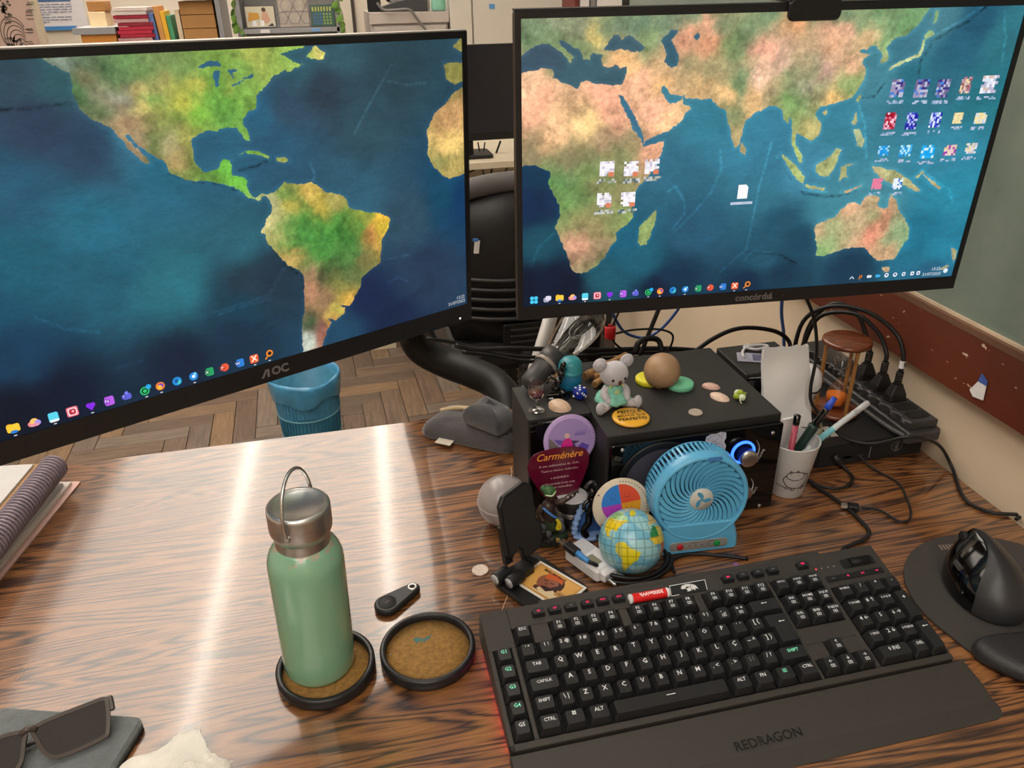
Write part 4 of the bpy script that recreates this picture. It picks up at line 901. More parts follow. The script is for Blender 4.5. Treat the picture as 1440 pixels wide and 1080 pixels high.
# wrist rest with embossed name
zf = desk_z(-0.158)
mb = MB()
Wp = [(-.0300, -.0942), (.4405, -.0942), (.4425, -.118), (.4430, -.146), (.4390, -.1545), (.4300, -.1578), (-.0200, -.1578), (-.0275, -.153), (-.0300, -.146)]
def wz(y): return -0.0108-0.0016*max(0, (-.12-y))/.038*3
R0 = [(x, y, max(desk_z(y), -0.030) if y > -.13 else desk_z(y)) for x, y in Wp][::-1]
R1 = [(x, y, wz(y)-0.001) for x, y in Wp][::-1]; R2 = [(x, y, wz(y)) for x, y in inset(Wp[::-1], .0012)]
mb.loft([[*R0], [*R1], [*R2]], True, False)
wrest = mb.build('wrist_rest', m_case, kb)
MB().text('REDRAGON', .0125, at((.2075, -.1285, -.0123), 0.02), res=3, bold=.01, spacing=1.02).build('embossed_lettering', mat('embossed_black', (24, 23, 23), .4, var=.05), wrest)
# under-glow strip along the left flank
MB().add([(-.0262, -.085, desk_z(-.085, .0038)), (-.0252, -.085, desk_z(-.085, .0038)), (-.0252, .04, desk_z(.04, .0038)), (-.0262, .04, desk_z(.04, .0038)), (-.0262, -.085, desk_z(-.085, .0050)), (-.0252, -.085, desk_z(-.085, .0050)), (-.0252, .04, desk_z(.04, .0050)), (-.0262, .04, desk_z(.04, .0050))], [(3, 2, 1, 0), (4, 5, 6, 7), (0, 1, 5, 4), (1, 2, 6, 5), (2, 3, 7, 6), (3, 0, 4, 7)]).build('side_light', mat('magenta_light', (200, 30, 140), .5, emit=(225, 20, 130), estr=14.0), kb)
# battery lying on the keyboard behind the function keys
bt = thing('battery', 'red and white rechargeable battery lying on keyboard behind function keys', 'battery')
bt.matrix_world = kb.matrix_basis @ Matrix.Translation((0, 0, 0)) if False else (Matrix.Translation((0, 0, 0.042)) @ Matrix.Rotation(0.2029, 4, 'X') @ Matrix.Translation((.1510, .0375, -.0072+.0053)))
RX = Matrix.Rotation(PI/2, 4, 'Y')
MB().lathe([(.0, -.0225), (.0050, -.0225), (.0052, -.0215), (.0052, -.019)], 24, RX).build('white_end', WHITE_PLASTIC, bt)
MB().lathe([(.0052, -.019), (.0052, .019)], 24, RX, cap=False).build('red_sleeve', mat('red_label', (214, 30, 30), .35, var=.05), bt)
MB().lathe([(.0052, .019), (.0052, .0215), (.0040, .0235), (.0, .0240)], 24, RX).build('white_end', WHITE_PLASTIC, bt)
MB().text('3000mWh', .0062, at((0.002, -.0005, .0054), PI), res=2, bold=.02).build('lettering', mat('white_ink', (240, 235, 235), .5, var=.02), bt)

# keyboard cable
def AZ0(x, y, z=.003):
    d = _ray(x, y); c = Vector((-0.12338, -0.55191, 0.63155)); return c+d*((z-c.z)/d.z)
def cable(name, label, pts, r=0.0022, m=CABLE, n=8, cat='cable', group=None, seg=6):
    o = MB().tube(smoothpath(pts, seg), r, n).build(name, m)
    return tag(o, label, cat, group)
cable('braided_cable', 'braided black cable leaving the keyboard top right corner', [(.424, .064, .030), (.4245, .075, .012)]+[(.432, .100, .004)]+[tuple(AZ0(x, y)) for x, y in ((1222, 752), (1206, 728), (1180, 706), (1155, 689), (1140, 678))]+[(.470, .262, .0035), (.482, .30, .003)], 0.0026, mat('braided_sleeve', (26, 25, 26), .7, var=.4, vscale=700))
cable('usb_cable', 'short black cable looping behind the keyboard below the blue fan', [(.216, .112, .003), (.222, .132, .0035), (.250, .138, .003), (.290, .124, .003), (.312, .113, .003)], 0.0022)

# ================================================================ mouse and mouse mat
mp_ = thing('mouse_mat', 'dark rounded mouse mat with padded wrist rest', 'mouse mat', (0.567, -0.02, 0))
out = []
for k in range(48):
    a = 2*PI*k/48
    x, y = .112*math.cos(a), .112*math.sin(a)
    if y < -.02: x *= 0.98+0.08*min(1, (-.02-y)/.06); y = -.02+(y+.02)*1.28
    out.append((x, y))
MB().prism(out, 0.0006, 0.0042, None, 0.0008).build('mat_sheet', mat('mat_fabric', (62, 58, 56), .8, bump=.3, bscale=1500, var=.05), mp_)
mb = MB()
rings = []
prof = [(1.0, 0.0), (1.0, .35), (.93, .75), (.78, .95), (.5, 1.0)]
base = []
for k in range(40):
    a = 2*PI*k/40
    x = .106*math.cos(a); y = .042*math.sin(a)
    y += -0.022*(1-(x/.1)**2)*0+0.030*(x/.1)**2
    base.append((x, y-.098))
cx_ = sum(p[0] for p in base)/40; cy_ = sum(p[1] for p in base)/40
for sc, zz in prof:
    rings.append([(cx_+(x-cx_)*(sc*.5+.5 if sc < 1 else 1), y0+(y-y0)*sc, .0042+.017*zz) for (x, y) in base for y0 in [cy_+0.030*(x/.1)**2-.010]])
mb.loft(rings, True, True)
mb.build('gel_rest', mat('gel_rest_skin', (40, 40, 42), .42, bump=.2, bscale=1400), mp_)
mb = MB()
for k in range(7): mb.box(-.0008+k*.0042, -.0045, 0, .0010+k*.0042, .0045, .0002, xf((-.018, .094, .0043), (0, 0, -.15)) @ Matrix.Shear('XZ', 4, (0, 0)))
mb.build('printed_mark', mat('tan_print', (150, 132, 116), .7, var=.1), mp_)
ms = thing('computer_mouse', 'black vertical ergonomic mouse on dark mouse mat', 'mouse', (0.540, -0.004, 0.0045), (0, 0, -0.26))
ms.scale = (.95, .93, .95)
def mouse_ring(z, cx, cy, rx, ry, n=40, flat=0.0):
    P = []
    for k in range(n):
        a = 2*PI*k/n
        x, y = math.cos(a), math.sin(a)
        e = 0.94
        x = math.copysign(abs(x)**e, x)*rx; y = math.copysign(abs(y)**e, y)*ry
        if x < 0: x *= (1-flat)
        P.append((cx+x, cy+y, z))
    return P
RR = [(0, .001, -.002, .040, .056, 0), (.004, .001, -.002, .043, .058, 0), (.014, .001, -.001, .0435, .058, .02), (.026, .000, .001, .041, .0555, .05), (.038, -.001, .005, .035, .050, .10), (.049, -.002, .009, .0265, .043, .2), (.058, -.003, .013, .0175, .034, .3), (.064, -.004, .016, .0095, .024, .3), (.0665, -.004, .017, .004, .013, .2)]
RA = np.array(RR); RI = []
for q in np.linspace(0, len(RR)-1, 33):
    a_ = int(min(q, len(RR)-2)); f_ = q-a_
    p0_, p1_, p2_, p3_ = RA[max(a_-1, 0)], RA[a_], RA[a_+1], RA[min(a_+2, len(RR)-1)]
    RI.append(.5*((2*p1_)+(p2_-p0_)*f_+(2*p0_-5*p1_+4*p2_-p3_)*f_*f_+(3*p1_-p0_-3*p2_+p3_)*f_**3))
mb = MB(); rings = [mouse_ring(z, cx, cy, rx, ry, 72, fl_) for z, cx, cy, rx, ry, fl_ in RI]
mb.loft(rings, True, True)
body = mb.build('body', [mat('mouse_matte', (48, 48, 50), .38, bump=.06, bscale=1500), BLACK_GLOSS], ms)
for fi, p in enumerate(body.data.polygons):
    if fi < 32*72:
        ring_i, col_i = fi // 72, fi % 72
        if ring_i >= 3 and 14 <= col_i <= 43: p.material_index = 1
MB().rbox(0, 0, 0, .0045, .016, .006, .0015, M=at((-.0345, .004, .036), 0, 0, .35)).build('side_button', mat('rubber_button', (60, 58, 58), .6, bump=.5, bscale=900), ms)
MB().rbox(0, 0, 0, .0035, .022, .004, .0012, M=at((-.0402, -.020, .022), -.18, 0, .3)).build('thumb_button', BLACK_GLOSS, ms)
MB().lathe([(.007, -.003), (.0078, -.002), (.0078, .002), (.007, .003)], 20, at((-.015, .040, .050), 0, 0, PI/2)).build('scroll_wheel', BLACK_MATTE, ms)
# ================================================================ things on the desk
CAMP = Vector((-0.12338, -0.55191, 0.63155))
def _ray(x, y): return _r*((x-720)/1100.0)+_d*((y-540)/1100.0)+_f
def AZ(x, y, z=0.0):
    """the point at height z that the photograph shows at pixel (x, y)"""
    d = _ray(x, y); return CAMP+d*((z-CAMP.z)/d.z)
def AY(x, y, Y):
    d = _ray(x, y); return CAMP+d*((Y-CAMP.y)/d.y)
def AX(x, y, X):
    d = _ray(x, y); return CAMP+d*((X-CAMP.x)/d.x)

# ---- coasters
m_cork = mat('cork_sheet', (146, 108, 52), .75, var=.28, vscale=220, bump=.4, bscale=500)
m_rim = mat('dark_coaster_rim', (30, 29, 32), .35, var=.25, vscale=80, bump=.15, bscale=200)
def coaster(label, x, y, rz):
    t = thing('coaster', label, 'coaster', (x, y, 0.0003), (0, 0, rz), 'round cork coasters on the desk')
    MB().lathe([(.0440, .0040), (.0440, .0120), (.0455, .0130), (.0485, .0130), (.0500, .0115), (.0500, .0015), (.0485, 0), (.0440, 0), (.0440, .0040)], 56, cap=False).build('rim', m_rim, t)
    MB().lathe([(.0441, .001), (.0441, .0052), (.02, .0056), (0, .0056)], 48).build('cork_inlay', m_cork, t)
    return t
c1 = coaster('black-rimmed cork coaster under the green bottle', -.190, .0600, .4)
c2 = coaster('empty black-rimmed cork coaster with small green bird mark', -.085, .0585, .0)
mb = MB()
for p in ([(-.012, .004), (-.007, .0062), (-.004, .004), (.000, .002), (-.002, -.003), (-.006, .000), (-.008, -.004), (-.010, .000)], [(.000, .0022), (.004, .0042), (.009, .0062), (.006, .001), (.002, -.001), (.000, -.0035), (-.001, -.001)]): mb.poly(p, 0, None, 0, (38, 96, 92))
mb.disc(-.037, -.012, .0016, 0, 12, None, None, 0, (92, 66, 30))
mb.build('bird_mark', PRINT, c2, Matrix.Translation((-.002, .015, .00575)))

# ---- bottle
bo = thing('water_bottle', 'mint green steel water bottle with wire handle lid', 'bottle', (-.1960, .0680, .0068), (0, .026, 0))
def bottle_paint():
    m = bpy.data.materials.new('mint_powder_coat'); m.use_nodes = True
    t = NT(m); b = t.n['Principled BSDF']
    tc = t.new('ShaderNodeTexCoord'); sp = t.new('ShaderNodeSeparateXYZ'); t.link(tc.outputs['Object'], sp.inputs[0])
    n = t.new('ShaderNodeTexNoise', i_Scale=95.0, i_Detail=4.0, i_Roughness=.6); t.link(tc.outputs['Object'], n.inputs['Vector'])
    # worn patch near the neck only
    hz = t.new('ShaderNodeMapRange', i_From_Min=.142, i_From_Max=.160, i_To_Min=0., i_To_Max=.20); t.link(sp.outputs['Z'], hz.inputs[0])
    ad = t.new('ShaderNodeMath', operation='ADD'); t.link(n.outputs[0], ad.inputs[0]); t.link(hz.outputs[0], ad.inputs[1])
    cr = t.new('ShaderNodeValToRGB'); cr.color_ramp.elements[0].position = .70; cr.color_ramp.elements[1].position = .72; t.link(ad.outputs[0], cr.inputs[0])
    mx = t.new('ShaderNodeMix', data_type='RGBA'); t.link(cr.outputs[0], mx.inputs[0])
    mx.inputs[6].default_value = (*lin((132, 180, 150)), 1); mx.inputs[7].default_value = (*lin((176, 164, 148)), 1)
    t.link(mx.outputs[2], b.inputs['Base Color'])
    b.inputs['Roughness'].default_value = .2; b.inputs['Coat Weight'].default_value = .7; b.inputs['Coat Roughness'].default_value = .08
    return m
MB().lathe([(0, .0), (.0320, .0), (.0345, .0015), (.0358, .006), (.0362, .02), (.0362, .134), (.0355, .1405), (.0335, .147), (.0305, .1525), (.0275, .156), (.0262, .158), (.024, .158)], 64).build('body', bottle_paint(), bo)
MB().lathe([(.0258, .156), (.0258, .170)], 48, cap=False).build('neck_ring', STEEL, bo)
MB().lathe([(.0262, .1685), (.0268, .1685), (.0272, .172), (.0288, .174), (.0292, .177), (.0292, .196), (.0288, .1985), (.0275, .2000), (.0255, .2003), (.0240, .1992), (.0225, .1982), (.0, .1978)], 56).build('lid', STEEL, bo)
hd = Vector((.36, .93, 0)).normalized()
hp = [hd*-.0300+Vector((0, 0, .1815)), hd*-.0325+Vector((0, 0, .1900)), hd*-.0310+Vector((-.001, 0, .2060)), hd*-.0240+Vector((-.002, 0, .2230)), hd*-.0110+Vector((-.0025, 0, .2340)), hd*.0040+Vector((-.0025, 0, .2350)),
      hd*.0180+Vector((-.002, 0, .2270)), hd*.0280+Vector((-.001, 0, .2110)), hd*.0320+Vector((0, 0, .1920)), hd*.0300+Vector((0, 0, .1815))]
MB().tube(smoothpath(hp, 6), .0017, 10).build('wire_handle', STEEL, bo)
for s2 in (-1, 1): MB().ball(hd*(.0295*s2)+Vector((0, 0, .1815)), .0032, 12, 8).build('handle_pivot', STEEL, bo)

# ---- key finder tag
kf = thing('key_finder', 'black teardrop key finder tag with silver eyelet', 'key finder', (-.1105, .1440, .0004), (0, 0, math.atan2(.026, .042)))
P = []
for k in range(13): a = PI/2+PI*k/12; P.append((-.012+.0150*math.cos(a), .0150*math.sin(a)))
for k in range(9): a = -PI/2+PI*k/8; P.append((.024+.0085*math.cos(a), .0085*math.sin(a)))
MB().prism(P, 0, .0085, None, .0022, smooth=True).build('shell', mat('matte_black_shell', (34, 33, 34), .45, bump=.05, bscale=900), kf)
MB().lathe([(.0105, 0), (.0105, .0004), (.0098, .0004), (.0098, .0), (.0092, .0005), (0, .0005)], 32, Matrix.Translation((-.012, 0, .0085))).build('battery_cover', BLACK_MATTE, kf)
MB().box(-.0145, -.0005, .0090, -.0090, .0005, .0093).build('cover_mark', mat('grey_mark', (110, 108, 106), .5, var=.05), kf)
MB().lathe([(.0030, .0078), (.0030, .0092), (.0052, .0092), (.0056, .0085)], 24, Matrix.Translation((.024, 0, 0)), cap=False).build('eyelet', STEEL, kf)
MB().disc(.024, 0, .0030, .00865, 16).build('eyelet_hole', mat('hole_dark', (30, 24, 20), .8, var=.1), kf)

# ---- coins
m_coin = mat('nickel_coin', (205, 190, 178), .35, .6, var=.12, vscale=400, bump=.4, bscale=500)
def coin(label, loc, r, grp=None):
    o = MB().lathe([(0, 0), (r*.96, 0), (r, .0003), (r, .0016), (r*.96, .0019), (r*.88, .0019), (r*.86, .0016), (0, .0016)], 40, smooth=False).build('coin', m_coin, None, Matrix.Translation(loc))
    return tag(o, label, 'coin')
coin('silver coin lying on the desk left of the phone stand', (-.0070, .1740, .0003), .0100)
HS = .138
coin('silver coin lying on top of the large speaker', (*AZ(978, 581, HS).xy, HS+.0002), .0088)

# ---- speakers
m_spk = mat('speaker_vinyl', (40, 38, 38), .5, bump=.15, bscale=900, var=.06, vscale=200)
sr = thing('speaker', 'large black speaker lying on its side with blue lit volume knob', 'speaker', (.163, .208, 0))
SWD, SDP = .233, .214
MB().rbox(SWD/2, SDP/2+.004, HS/2+.0005, SWD, SDP-.008, HS-.001, .002, .001, 2).build('cabinet', m_spk, sr)
FP = thing  # (alias kept unused)
def fl2(px, py, Y=.208): q = AY(px, py, Y); return q.x-.163, q.z
# front baffle: glossy plate, facing -Y.  local plate frame: x right, y up, z towards viewer
FM = Matrix.Translation((0, .0005, 0)) @ Matrix.Rotation(PI/2, 4, 'X')
MB().prism(rrect(SWD-.004, HS-.010, .003, 3, SWD/2, HS/2-.003), -.004, .0035, FM, .001).build('baffle', BLACK_GLOSS, sr)
wx, wz = fl2(925, 672)
mb = MB()
mb.lathe([(.0545, .0), (.0545, .0012), (.0525, .0018), (.0500, .0008), (.0470, .0022), (.0445, .0008)], 56, FM @ Matrix.Translation((wx, wz, .0036)), cap=False)
woof = mb.build('woofer', mat('woofer_rubber', (24, 25, 30), .45, bump=.05, bscale=600), sr)
MB().lathe([(.0445, .0008), (.034, .0003), (.022, .0002), (.018, .0012), (.010, .0032), (0, .0040)], 40, FM @ Matrix.Translation((wx, wz, .0036))).build('dust_cap', mat('cone_grey', (66, 66, 78), .45, var=.05), sr)
def knob(px, py, r, h, name):
    x, z = fl2(px, py)
    o = MB().lathe([(r*1.02, 0), (r, h*.8), (r*.94, h), (r*.7, h), (0, h*.98)], 40, Matrix.Translation((0, 0, 0))).build(name, [STEEL, BLACK_GLOSS], sr, FM @ Matrix.Translation((x, z, .004)))
    return x, z
vx, vz = fl2(1043, 634)
MB().lathe([(.0165, .0), (.0165, .0015), (.0135, .0018), (.0135, 0)], 48, cap=False).build('blue_light_ring', mat('blue_glow', (60, 110, 255), .4, emit=(40, 90, 255), estr=4.0), sr, FM @ Matrix.Translation((vx, vz, .0036)))
MB().lathe([(.0105, 0), (.0105, .012), (.0112, .013)], 40, cap=False).build('knob_skirt', mat('knob_side', (30, 30, 40), .2, .6, var=.05), sr, FM @ Matrix.Translation((vx, vz, .0036)))
MB().lathe([(.0112, 0), (.0116, .0015), (.0116, .0045), (.0108, .0055), (.003, .0052), (0, .0052)], 40).build('volume_knob', STEEL, sr, FM @ Matrix.Translation((vx, vz, .0166)))
tx, tz = fl2(1040, 684)
MB().lathe([(.0090, 0), (.0090, .010), (.0095, .0115), (.0095, .0145), (.0085, .0155), (0, .0150)], 40).build('tone_knob', STEEL, sr, FM @ Matrix.Translation((tx, tz, .0036)))
mb = MB()
for (ox, oz, rr_, lab) in ((vx, vz, .0225, 'VOLUME'), (tx, tz, .0175, 'BASS')):
    for k in range(13):
        a = -.75+1.45*k/12; r0 = .0010*(1-k/16)
        mb.disc(ox+rr_*math.cos(a), oz+rr_*math.sin(a), r0*1.25+.0002, 0, 8)
    mb.text(lab, .0052, at((ox+(rr_+.005)*math.cos(-.35), oz+(rr_+.005)*math.sin(-.35), 0), 1.15), res=1)
mb.build('scale_marks', mat('white_screenprint', (205, 205, 208), .5, var=.02), sr, FM @ Matrix.Translation((0, 0, .0037)))
for px, py in ((874, 631), (1085, 607), (1066, 709), (868, 735)):
    x, z = fl2(px, py)
    MB().lathe([(.0026, 0), (.0026, .0008), (.0018, .0016), (0, .0016)], 16).build('screw', STEEL, sr, FM @ Matrix.Translation((x, z, .0036)))
x, z = fl2(868, 643)
MB().rbox(0, 0, .0008, .010, .006, .0016, .001, M=Matrix.Rotation(-.4, 4, 'Z')).build('badge', mat('clear_badge', (60, 60, 60), .1, coat=.5, var=.05), sr, FM @ Matrix.Translation((x, z, .0036)))
# bear sticker on the baffle
x, z = fl2(1003, 622)
bs = tag(thing('sticker', 'x', 'sticker'), 'pale sticker with bear drawing on the large speaker front', 'sticker')
bs.matrix_world = Matrix.Translation((.163, .208, 0)) @ FM @ Matrix.Translation((x, z, .0037)) @ Matrix.Rotation(.06, 4, 'Z')
P = [(-.021, -.014), (-.010, -.0155), (.006, -.0165), (.0145, -.015), (.0160, -.006), (.0130, .000), (.0155, .006), (.0150, .013), (.0080, .0155), (.0020, .0140), (-.0050, .0150), (-.0115, .0125), (-.0125, .006), (-.0135, -.003), (-.0200, -.007)]
MB().prism(P, 0, .0003).build('paper', mat('sticker_paper', (196, 196, 212), .6, var=.02), bs)
mb = MB()
def ring(mb, cx, cy, rx, ry, w=.0004, n=20, a0=0, a1=2*PI, z=0, col=None):
    for k in range(n):
        a, b2 = a0+(a1-a0)*k/n, a0+(a1-a0)*(k+1)/n
        mb.add([(cx+rx*math.cos(a), cy+ry*math.sin(a), z), (cx+rx*math.cos(b2), cy+ry*math.sin(b2), z), (cx+(rx+w)*math.cos(b2), cy+(ry+w)*math.sin(b2), z), (cx+(rx+w)*math.cos(a), cy+(ry+w)*math.sin(a), z)], [(3, 2, 1, 0)], col=col)
ring(mb, 0, .005, .0095, .0072); ring(mb, -.0082, .0112, .0024, .0024); ring(mb, .0082, .0112, .0024, .0024)
ring(mb, .001, -.007, .0105, .0068); ring(mb, 0, .002, .003, .002); ring(mb, -.014, -.010, .0035, .003)
mb.disc(-.0035, .006, .0007, 0, 8); mb.disc(.0035, .006, .0007, 0, 8); mb.disc(0, .0032, .0009, 0, 8)
mb.build('line_drawing', mat('pen_line', (90, 90, 120), .6, var=.03), bs, Matrix.Translation((0, 0, .0004)))

sl = thing('speaker', 'narrow black speaker with wine glass and bulb on top', 'speaker', (.079, .275, 0))
MB().rbox(.042, .0505, HS/2+.0005, .083, .093, HS-.001, .002, .001, 2).build('cabinet', m_spk, sl)
FM2 = Matrix.Translation((0, .0035, 0)) @ Matrix.Rotation(PI/2, 4, 'X')
MB().prism(rrect(.079, .126, .003, 3, .042, .067), -.002, .002, FM2, .0006).build('baffle', BLACK_GLOSS, sl)
MB().tube([(.005, .0020, .132), (.079, .0020, .132)], .0022, 8).build('grille_rim', BLACK_GLOSS, sl)
MB().lathe([(.033, 0), (.033, .003), (.029, .004), (.024, .001), (.012, -.003), (0, -.002)], 40).build('woofer', MATS['woofer_rubber'], sl, FM2 @ Matrix.Translation((.042, .050, .002)))
s3 = thing('speaker', 'small black speaker box standing behind the white pen cup', 'speaker', (.403, .326, 0))
MB().rbox(.049, .046, HS/2+.0005, .096, .092, HS-.001, .002, .001, 2).build('cabinet', m_spk, s3)
MB().prism(rrect(.090, .126, .003, 3, .049, .067), -.002, .002, Matrix.Translation((0, 0, 0)) @ Matrix.Rotation(PI/2, 4, 'X'), .0006).build('baffle', BLACK_GLOSS, s3)
MB().tube([(.004, -.0020, .131), (.094, -.0020, .131)], .0022, 8).build('grille_rim', BLACK_GLOSS, s3)

# ---- on the speakers
THIN = thin_glass('thin_clear_glass')
g = AZ(754.5, 577, HS)
wg = thing('wine_glass', 'miniature wine glass with red wine on the narrow speaker', 'wine glass', (g.x, g.y, HS+.0003))
MB().lathe([(0, 0), (.0105, 0), (.0108, .0006), (.0030, .0016), (.0010, .003), (.0010, .0135), (.0035, .0155), (.0080, .0190), (.0105, .0240), (.0108, .0290), (.0098, .0360), (.0092, .0400)], 32, cap=False).build('glass', thin_glass('wine_glass_wall', .93, .24), wg)
MB().lathe([(0, .0163), (.0030, .0167), (.0074, .0198), (.0098, .0240), (.0101, .0270), (0, .0270)], 28).build('wine', mat('red_wine', (84, 10, 22), .1, coat=.3, var=.05), wg)

def shell(label, loc, rx, ry, h, col, rz):
    mb = MB(); nu, nv = 36, 9; rings = []
    for j in range(nv+1):
        t = j/nv; c = math.cos(t*PI/2)
        row = []
        for i in range(nu):
            a = 2*PI*i/nu
            taper = 1-.30*max(0, math.cos(a))**2          # pointed hinge end
            rib = 1+.018*math.cos(a*14)*(1-t)
            x = rx*c**.85*math.cos(a)*rib+rx*.30*t; y = ry*c**.85*math.sin(a)*taper*rib
            row.append((x, y, h*math.sin(t*PI/2)))
        rings.append(row)
    mb.loft([[(x, y, 0) for x, y, z in rings[0]]]+rings, True, True)
    o = mb.build('seashell', mat('shell_%d_%d' % (col[0], col[2]), col, .35, var=.16, vscale=130, stretch=(1, 3, 1), bump=.3, bscale=120), None, at(loc, rz))
    tag(o, label, 'seashell', 'seashells on the speakers')
a = AZ(788, 575, HS); shell('large peach seashell beside the miniature wine glass', (a.x, a.y+.002, HS+.0004), .0150, .0125, .0110, (206, 176, 152), 2.6)
a = AZ(1001, 546, HS); shell('pinkish curled seashell on the large speaker, behind the paler one', (a.x, a.y+.002, HS+.0004), .0120, .0075, .0060, (200, 162, 150), 2.7)
a = AZ(1012, 560, HS); shell('pale flat seashell in front of the pinkish one on large speaker', (a.x, a.y, HS+.0004), .0135, .0095, .0055, (214, 186, 168), 2.2)

# die
a = AZ(815, 560, HS)
dd = thing('die', 'translucent blue die with white pips', 'die', (a.x, a.y, HS+.0003), (0, 0, .5))
MB().rbox(0, 0, .0078, .0156, .0156, .0156, .0035, .0028, 4, smooth=True).build('cube', mat('blue_acrylic', (20, 44, 165), .08, coat=.6, trans=.25, var=.1), dd)
mb = MB()
for x, y in ((-.004, -.004), (.004, .004), (-.004, .004), (.004, -.004), (0, 0), ): mb.disc(x, y, .0017, .0158, 12)
Mf = Matrix.Translation((0, -.00785, .0078)) @ Matrix.Rotation(PI/2, 4, 'X')
for x, y in ((-.0035, .0035), (0, 0), (.0035, -.0035)): mb.disc(x, y, .0017, .0001, 12, None, Mf)
Mf = Matrix.Translation((-.00785, 0, .0078)) @ Matrix.Rotation(-PI/2, 4, 'Y')
for x, y in ((-.0035, .0035), (.0035, -.0035)): mb.disc(x, y, .0017, .0001, 12, None, Mf)
mb.build('pips', mat('white_pip', (235, 238, 245), .4, var=.02), dd)

# capsule
a = AZ(801, 546, HS)
cp = thing('capsule', 'teal plastic toy capsule standing on the narrow speaker', 'capsule', (a.x, a.y-.002, HS+.0003))
m_teal = mat('teal_plastic', (52, 140, 152), .35, var=.08, vscale=60); m_teal2 = mat('teal_plastic_deep', (28, 110, 150), .35, var=.15, vscale=40)
MB().lathe([(0, 0), (.0085, 0), (.0130, .0025), (.0158, .0080), (.0162, .0140), (.0162, .0240), (.0155, .0250)], 36).build('cup_half', m_teal2, cp)
MB().lathe([(.0155, .0248), (.0166, .0252), (.0168, .0290), (.0160, .0296), (.0160, .0340), (.0148, .0400), (.0110, .0448), (.0060, .0470), (0, .0476)], 36).build('cap_half', m_teal, cp)

# incandescent bulb in a socket leaning behind
p0 = AY(744, 556, .352); p0.z = max(p0.z, HS+.013)
p1 = AY(782, 497, .380)
lb = thing('light_bulb', 'clear glass light bulb in black socket on narrow speaker', 'light bulb')
lb.matrix_world = axis_m(p0, p1)
Ls = (p1-p0).length
MB().lathe([(0, -.004), (.0105, -.004), (.0130, 0), (.0140, Ls*.2), (.0150, Ls*.62), (.0172, Ls*.66), (.0178, Ls*.98), (.0165, Ls*.99)], 36).build('socket', mat('socket_grey', (62, 60, 62), .4, var=.2, vscale=60), lb)
MB().lathe([(.0168, Ls*.58), (.0178, Ls*.60), (.0178, Ls*.65), (.0172, Ls*.67)], 36, cap=False).build('socket_ring', mat('socket_ring_clear', (150, 140, 130), .15, var=.1), lb)
MB().lathe([(.0165, Ls*.985), (.0140, Ls*1.0), (0, Ls*1.0)], 36).build('screw_base', mat('copper_base', (130, 92, 78), .3, .7, var=.1), lb)
pr_ = [(.0165, Ls*.98), (.0175, Ls*1.05), (.0235, Ls*1.05+.018), (.0275, Ls*1.05+.040), (.0285, Ls*1.05+.056), (.0265, Ls*1.05+.072), (.0205, Ls*1.05+.085), (.011, Ls*1.05+.092), (0, Ls*1.05+.094)]
MB().lathe(pr_, 40, cap=False).build('glass_envelope', THIN, lb)
mb = MB(); z0 = Ls*1.0
mb.lathe([(.009, z0), (.0055, z0+.010), (.003, z0+.014), (.0022, z0+.030), (.0030, z0+.033), (0, z0+.034)], 20)
mb.build('stem', THIN, lb)
mb = MB()
for k in range(6):
    a = k*PI/3
    mb.tube([(0, 0, z0+.032), (.009*math.cos(a), .009*math.sin(a), z0+.040), (.010*math.cos(a+.3), .010*math.sin(a+.3), z0+.056)], .0003, 4)
mb.build('filament', STEEL, lb)

# little black figurine beside the capsule
a = AZ(791, 562, HS)
fg = thing('figurine', 'glossy black swirling figurine beside the teal capsule', 'figurine', (a.x-.003, a.y+.008, HS+.0003))
MB().lathe([(0, 0), (.0165, 0), (.0170, .0010), (.0160, .0020), (0, .0020)], 32, sx=1, sy=.75).build('base', BLACK_GLOSS, fg)
mb = MB()
mb.tube(smoothpath([(.008, 0, .002), (.002, .002, .010), (-.006, 0, .016), (-.002, -.002, .024), (.005, 0, .030), (.002, .002, .038), (.007, 0, .044)], 5), [.004+.0015*math.sin(i*.9) for i in range(31)], 10)
mb.tube(smoothpath([(-.002, -.001, .024), (-.012, .002, .030), (-.016, 0, .022)], 5), .0016, 8)
mb.ball((.006, 0, .047), .0042, 14, 10)
mb.build('body', BLACK_GLOSS, fg)

# cinnamon sticks
m_bark = mat('cinnamon_bark', (156, 116, 72), .8, var=.35, vscale=90, stretch=(1, 1, .15), bump=.5, bscale=150)
def stick(label, a, b2, r):
    A_ = Vector(a); B_ = Vector(b2)
    mb = MB(); n = 14
    pts = [A_.lerp(B_, k/8)+Vector((0, 0, .0008*math.sin(k*1.7))) for k in range(9)]
    mb.tube(pts, [r*(1+.06*math.sin(k*2.1)) for k in range(9)], n)
    o = mb.build('cinnamon_stick', m_bark)
    tag(o, label, 'cinnamon stick', 'cinnamon sticks behind the koala')
a, b2 = AZ(822, 530, HS+.007), AZ(888, 495, HS+.007)
stick('long thick cinnamon stick behind the koala toy, rearmost', (a.x, a.y, HS+.0075), (b2.x-.012, .412, HS+.0075), .0055)
a, b2 = AZ(828, 526, HS+.005), AZ(852, 514, HS+.005)
stick('thin cinnamon stick between the two thick ones', (a.x+.004, a.y-.010, HS+.0046), (b2.x+.006, b2.y-.016, HS+.0046), .0042)
a, b2 = AZ(836, 541, HS+.006), AZ(862, 520, HS+.006)
stick('short thick cinnamon stick partly hidden by the koala toy', (a.x, a.y, HS+.0058), (b2.x, b2.y, HS+.0058), .0048)

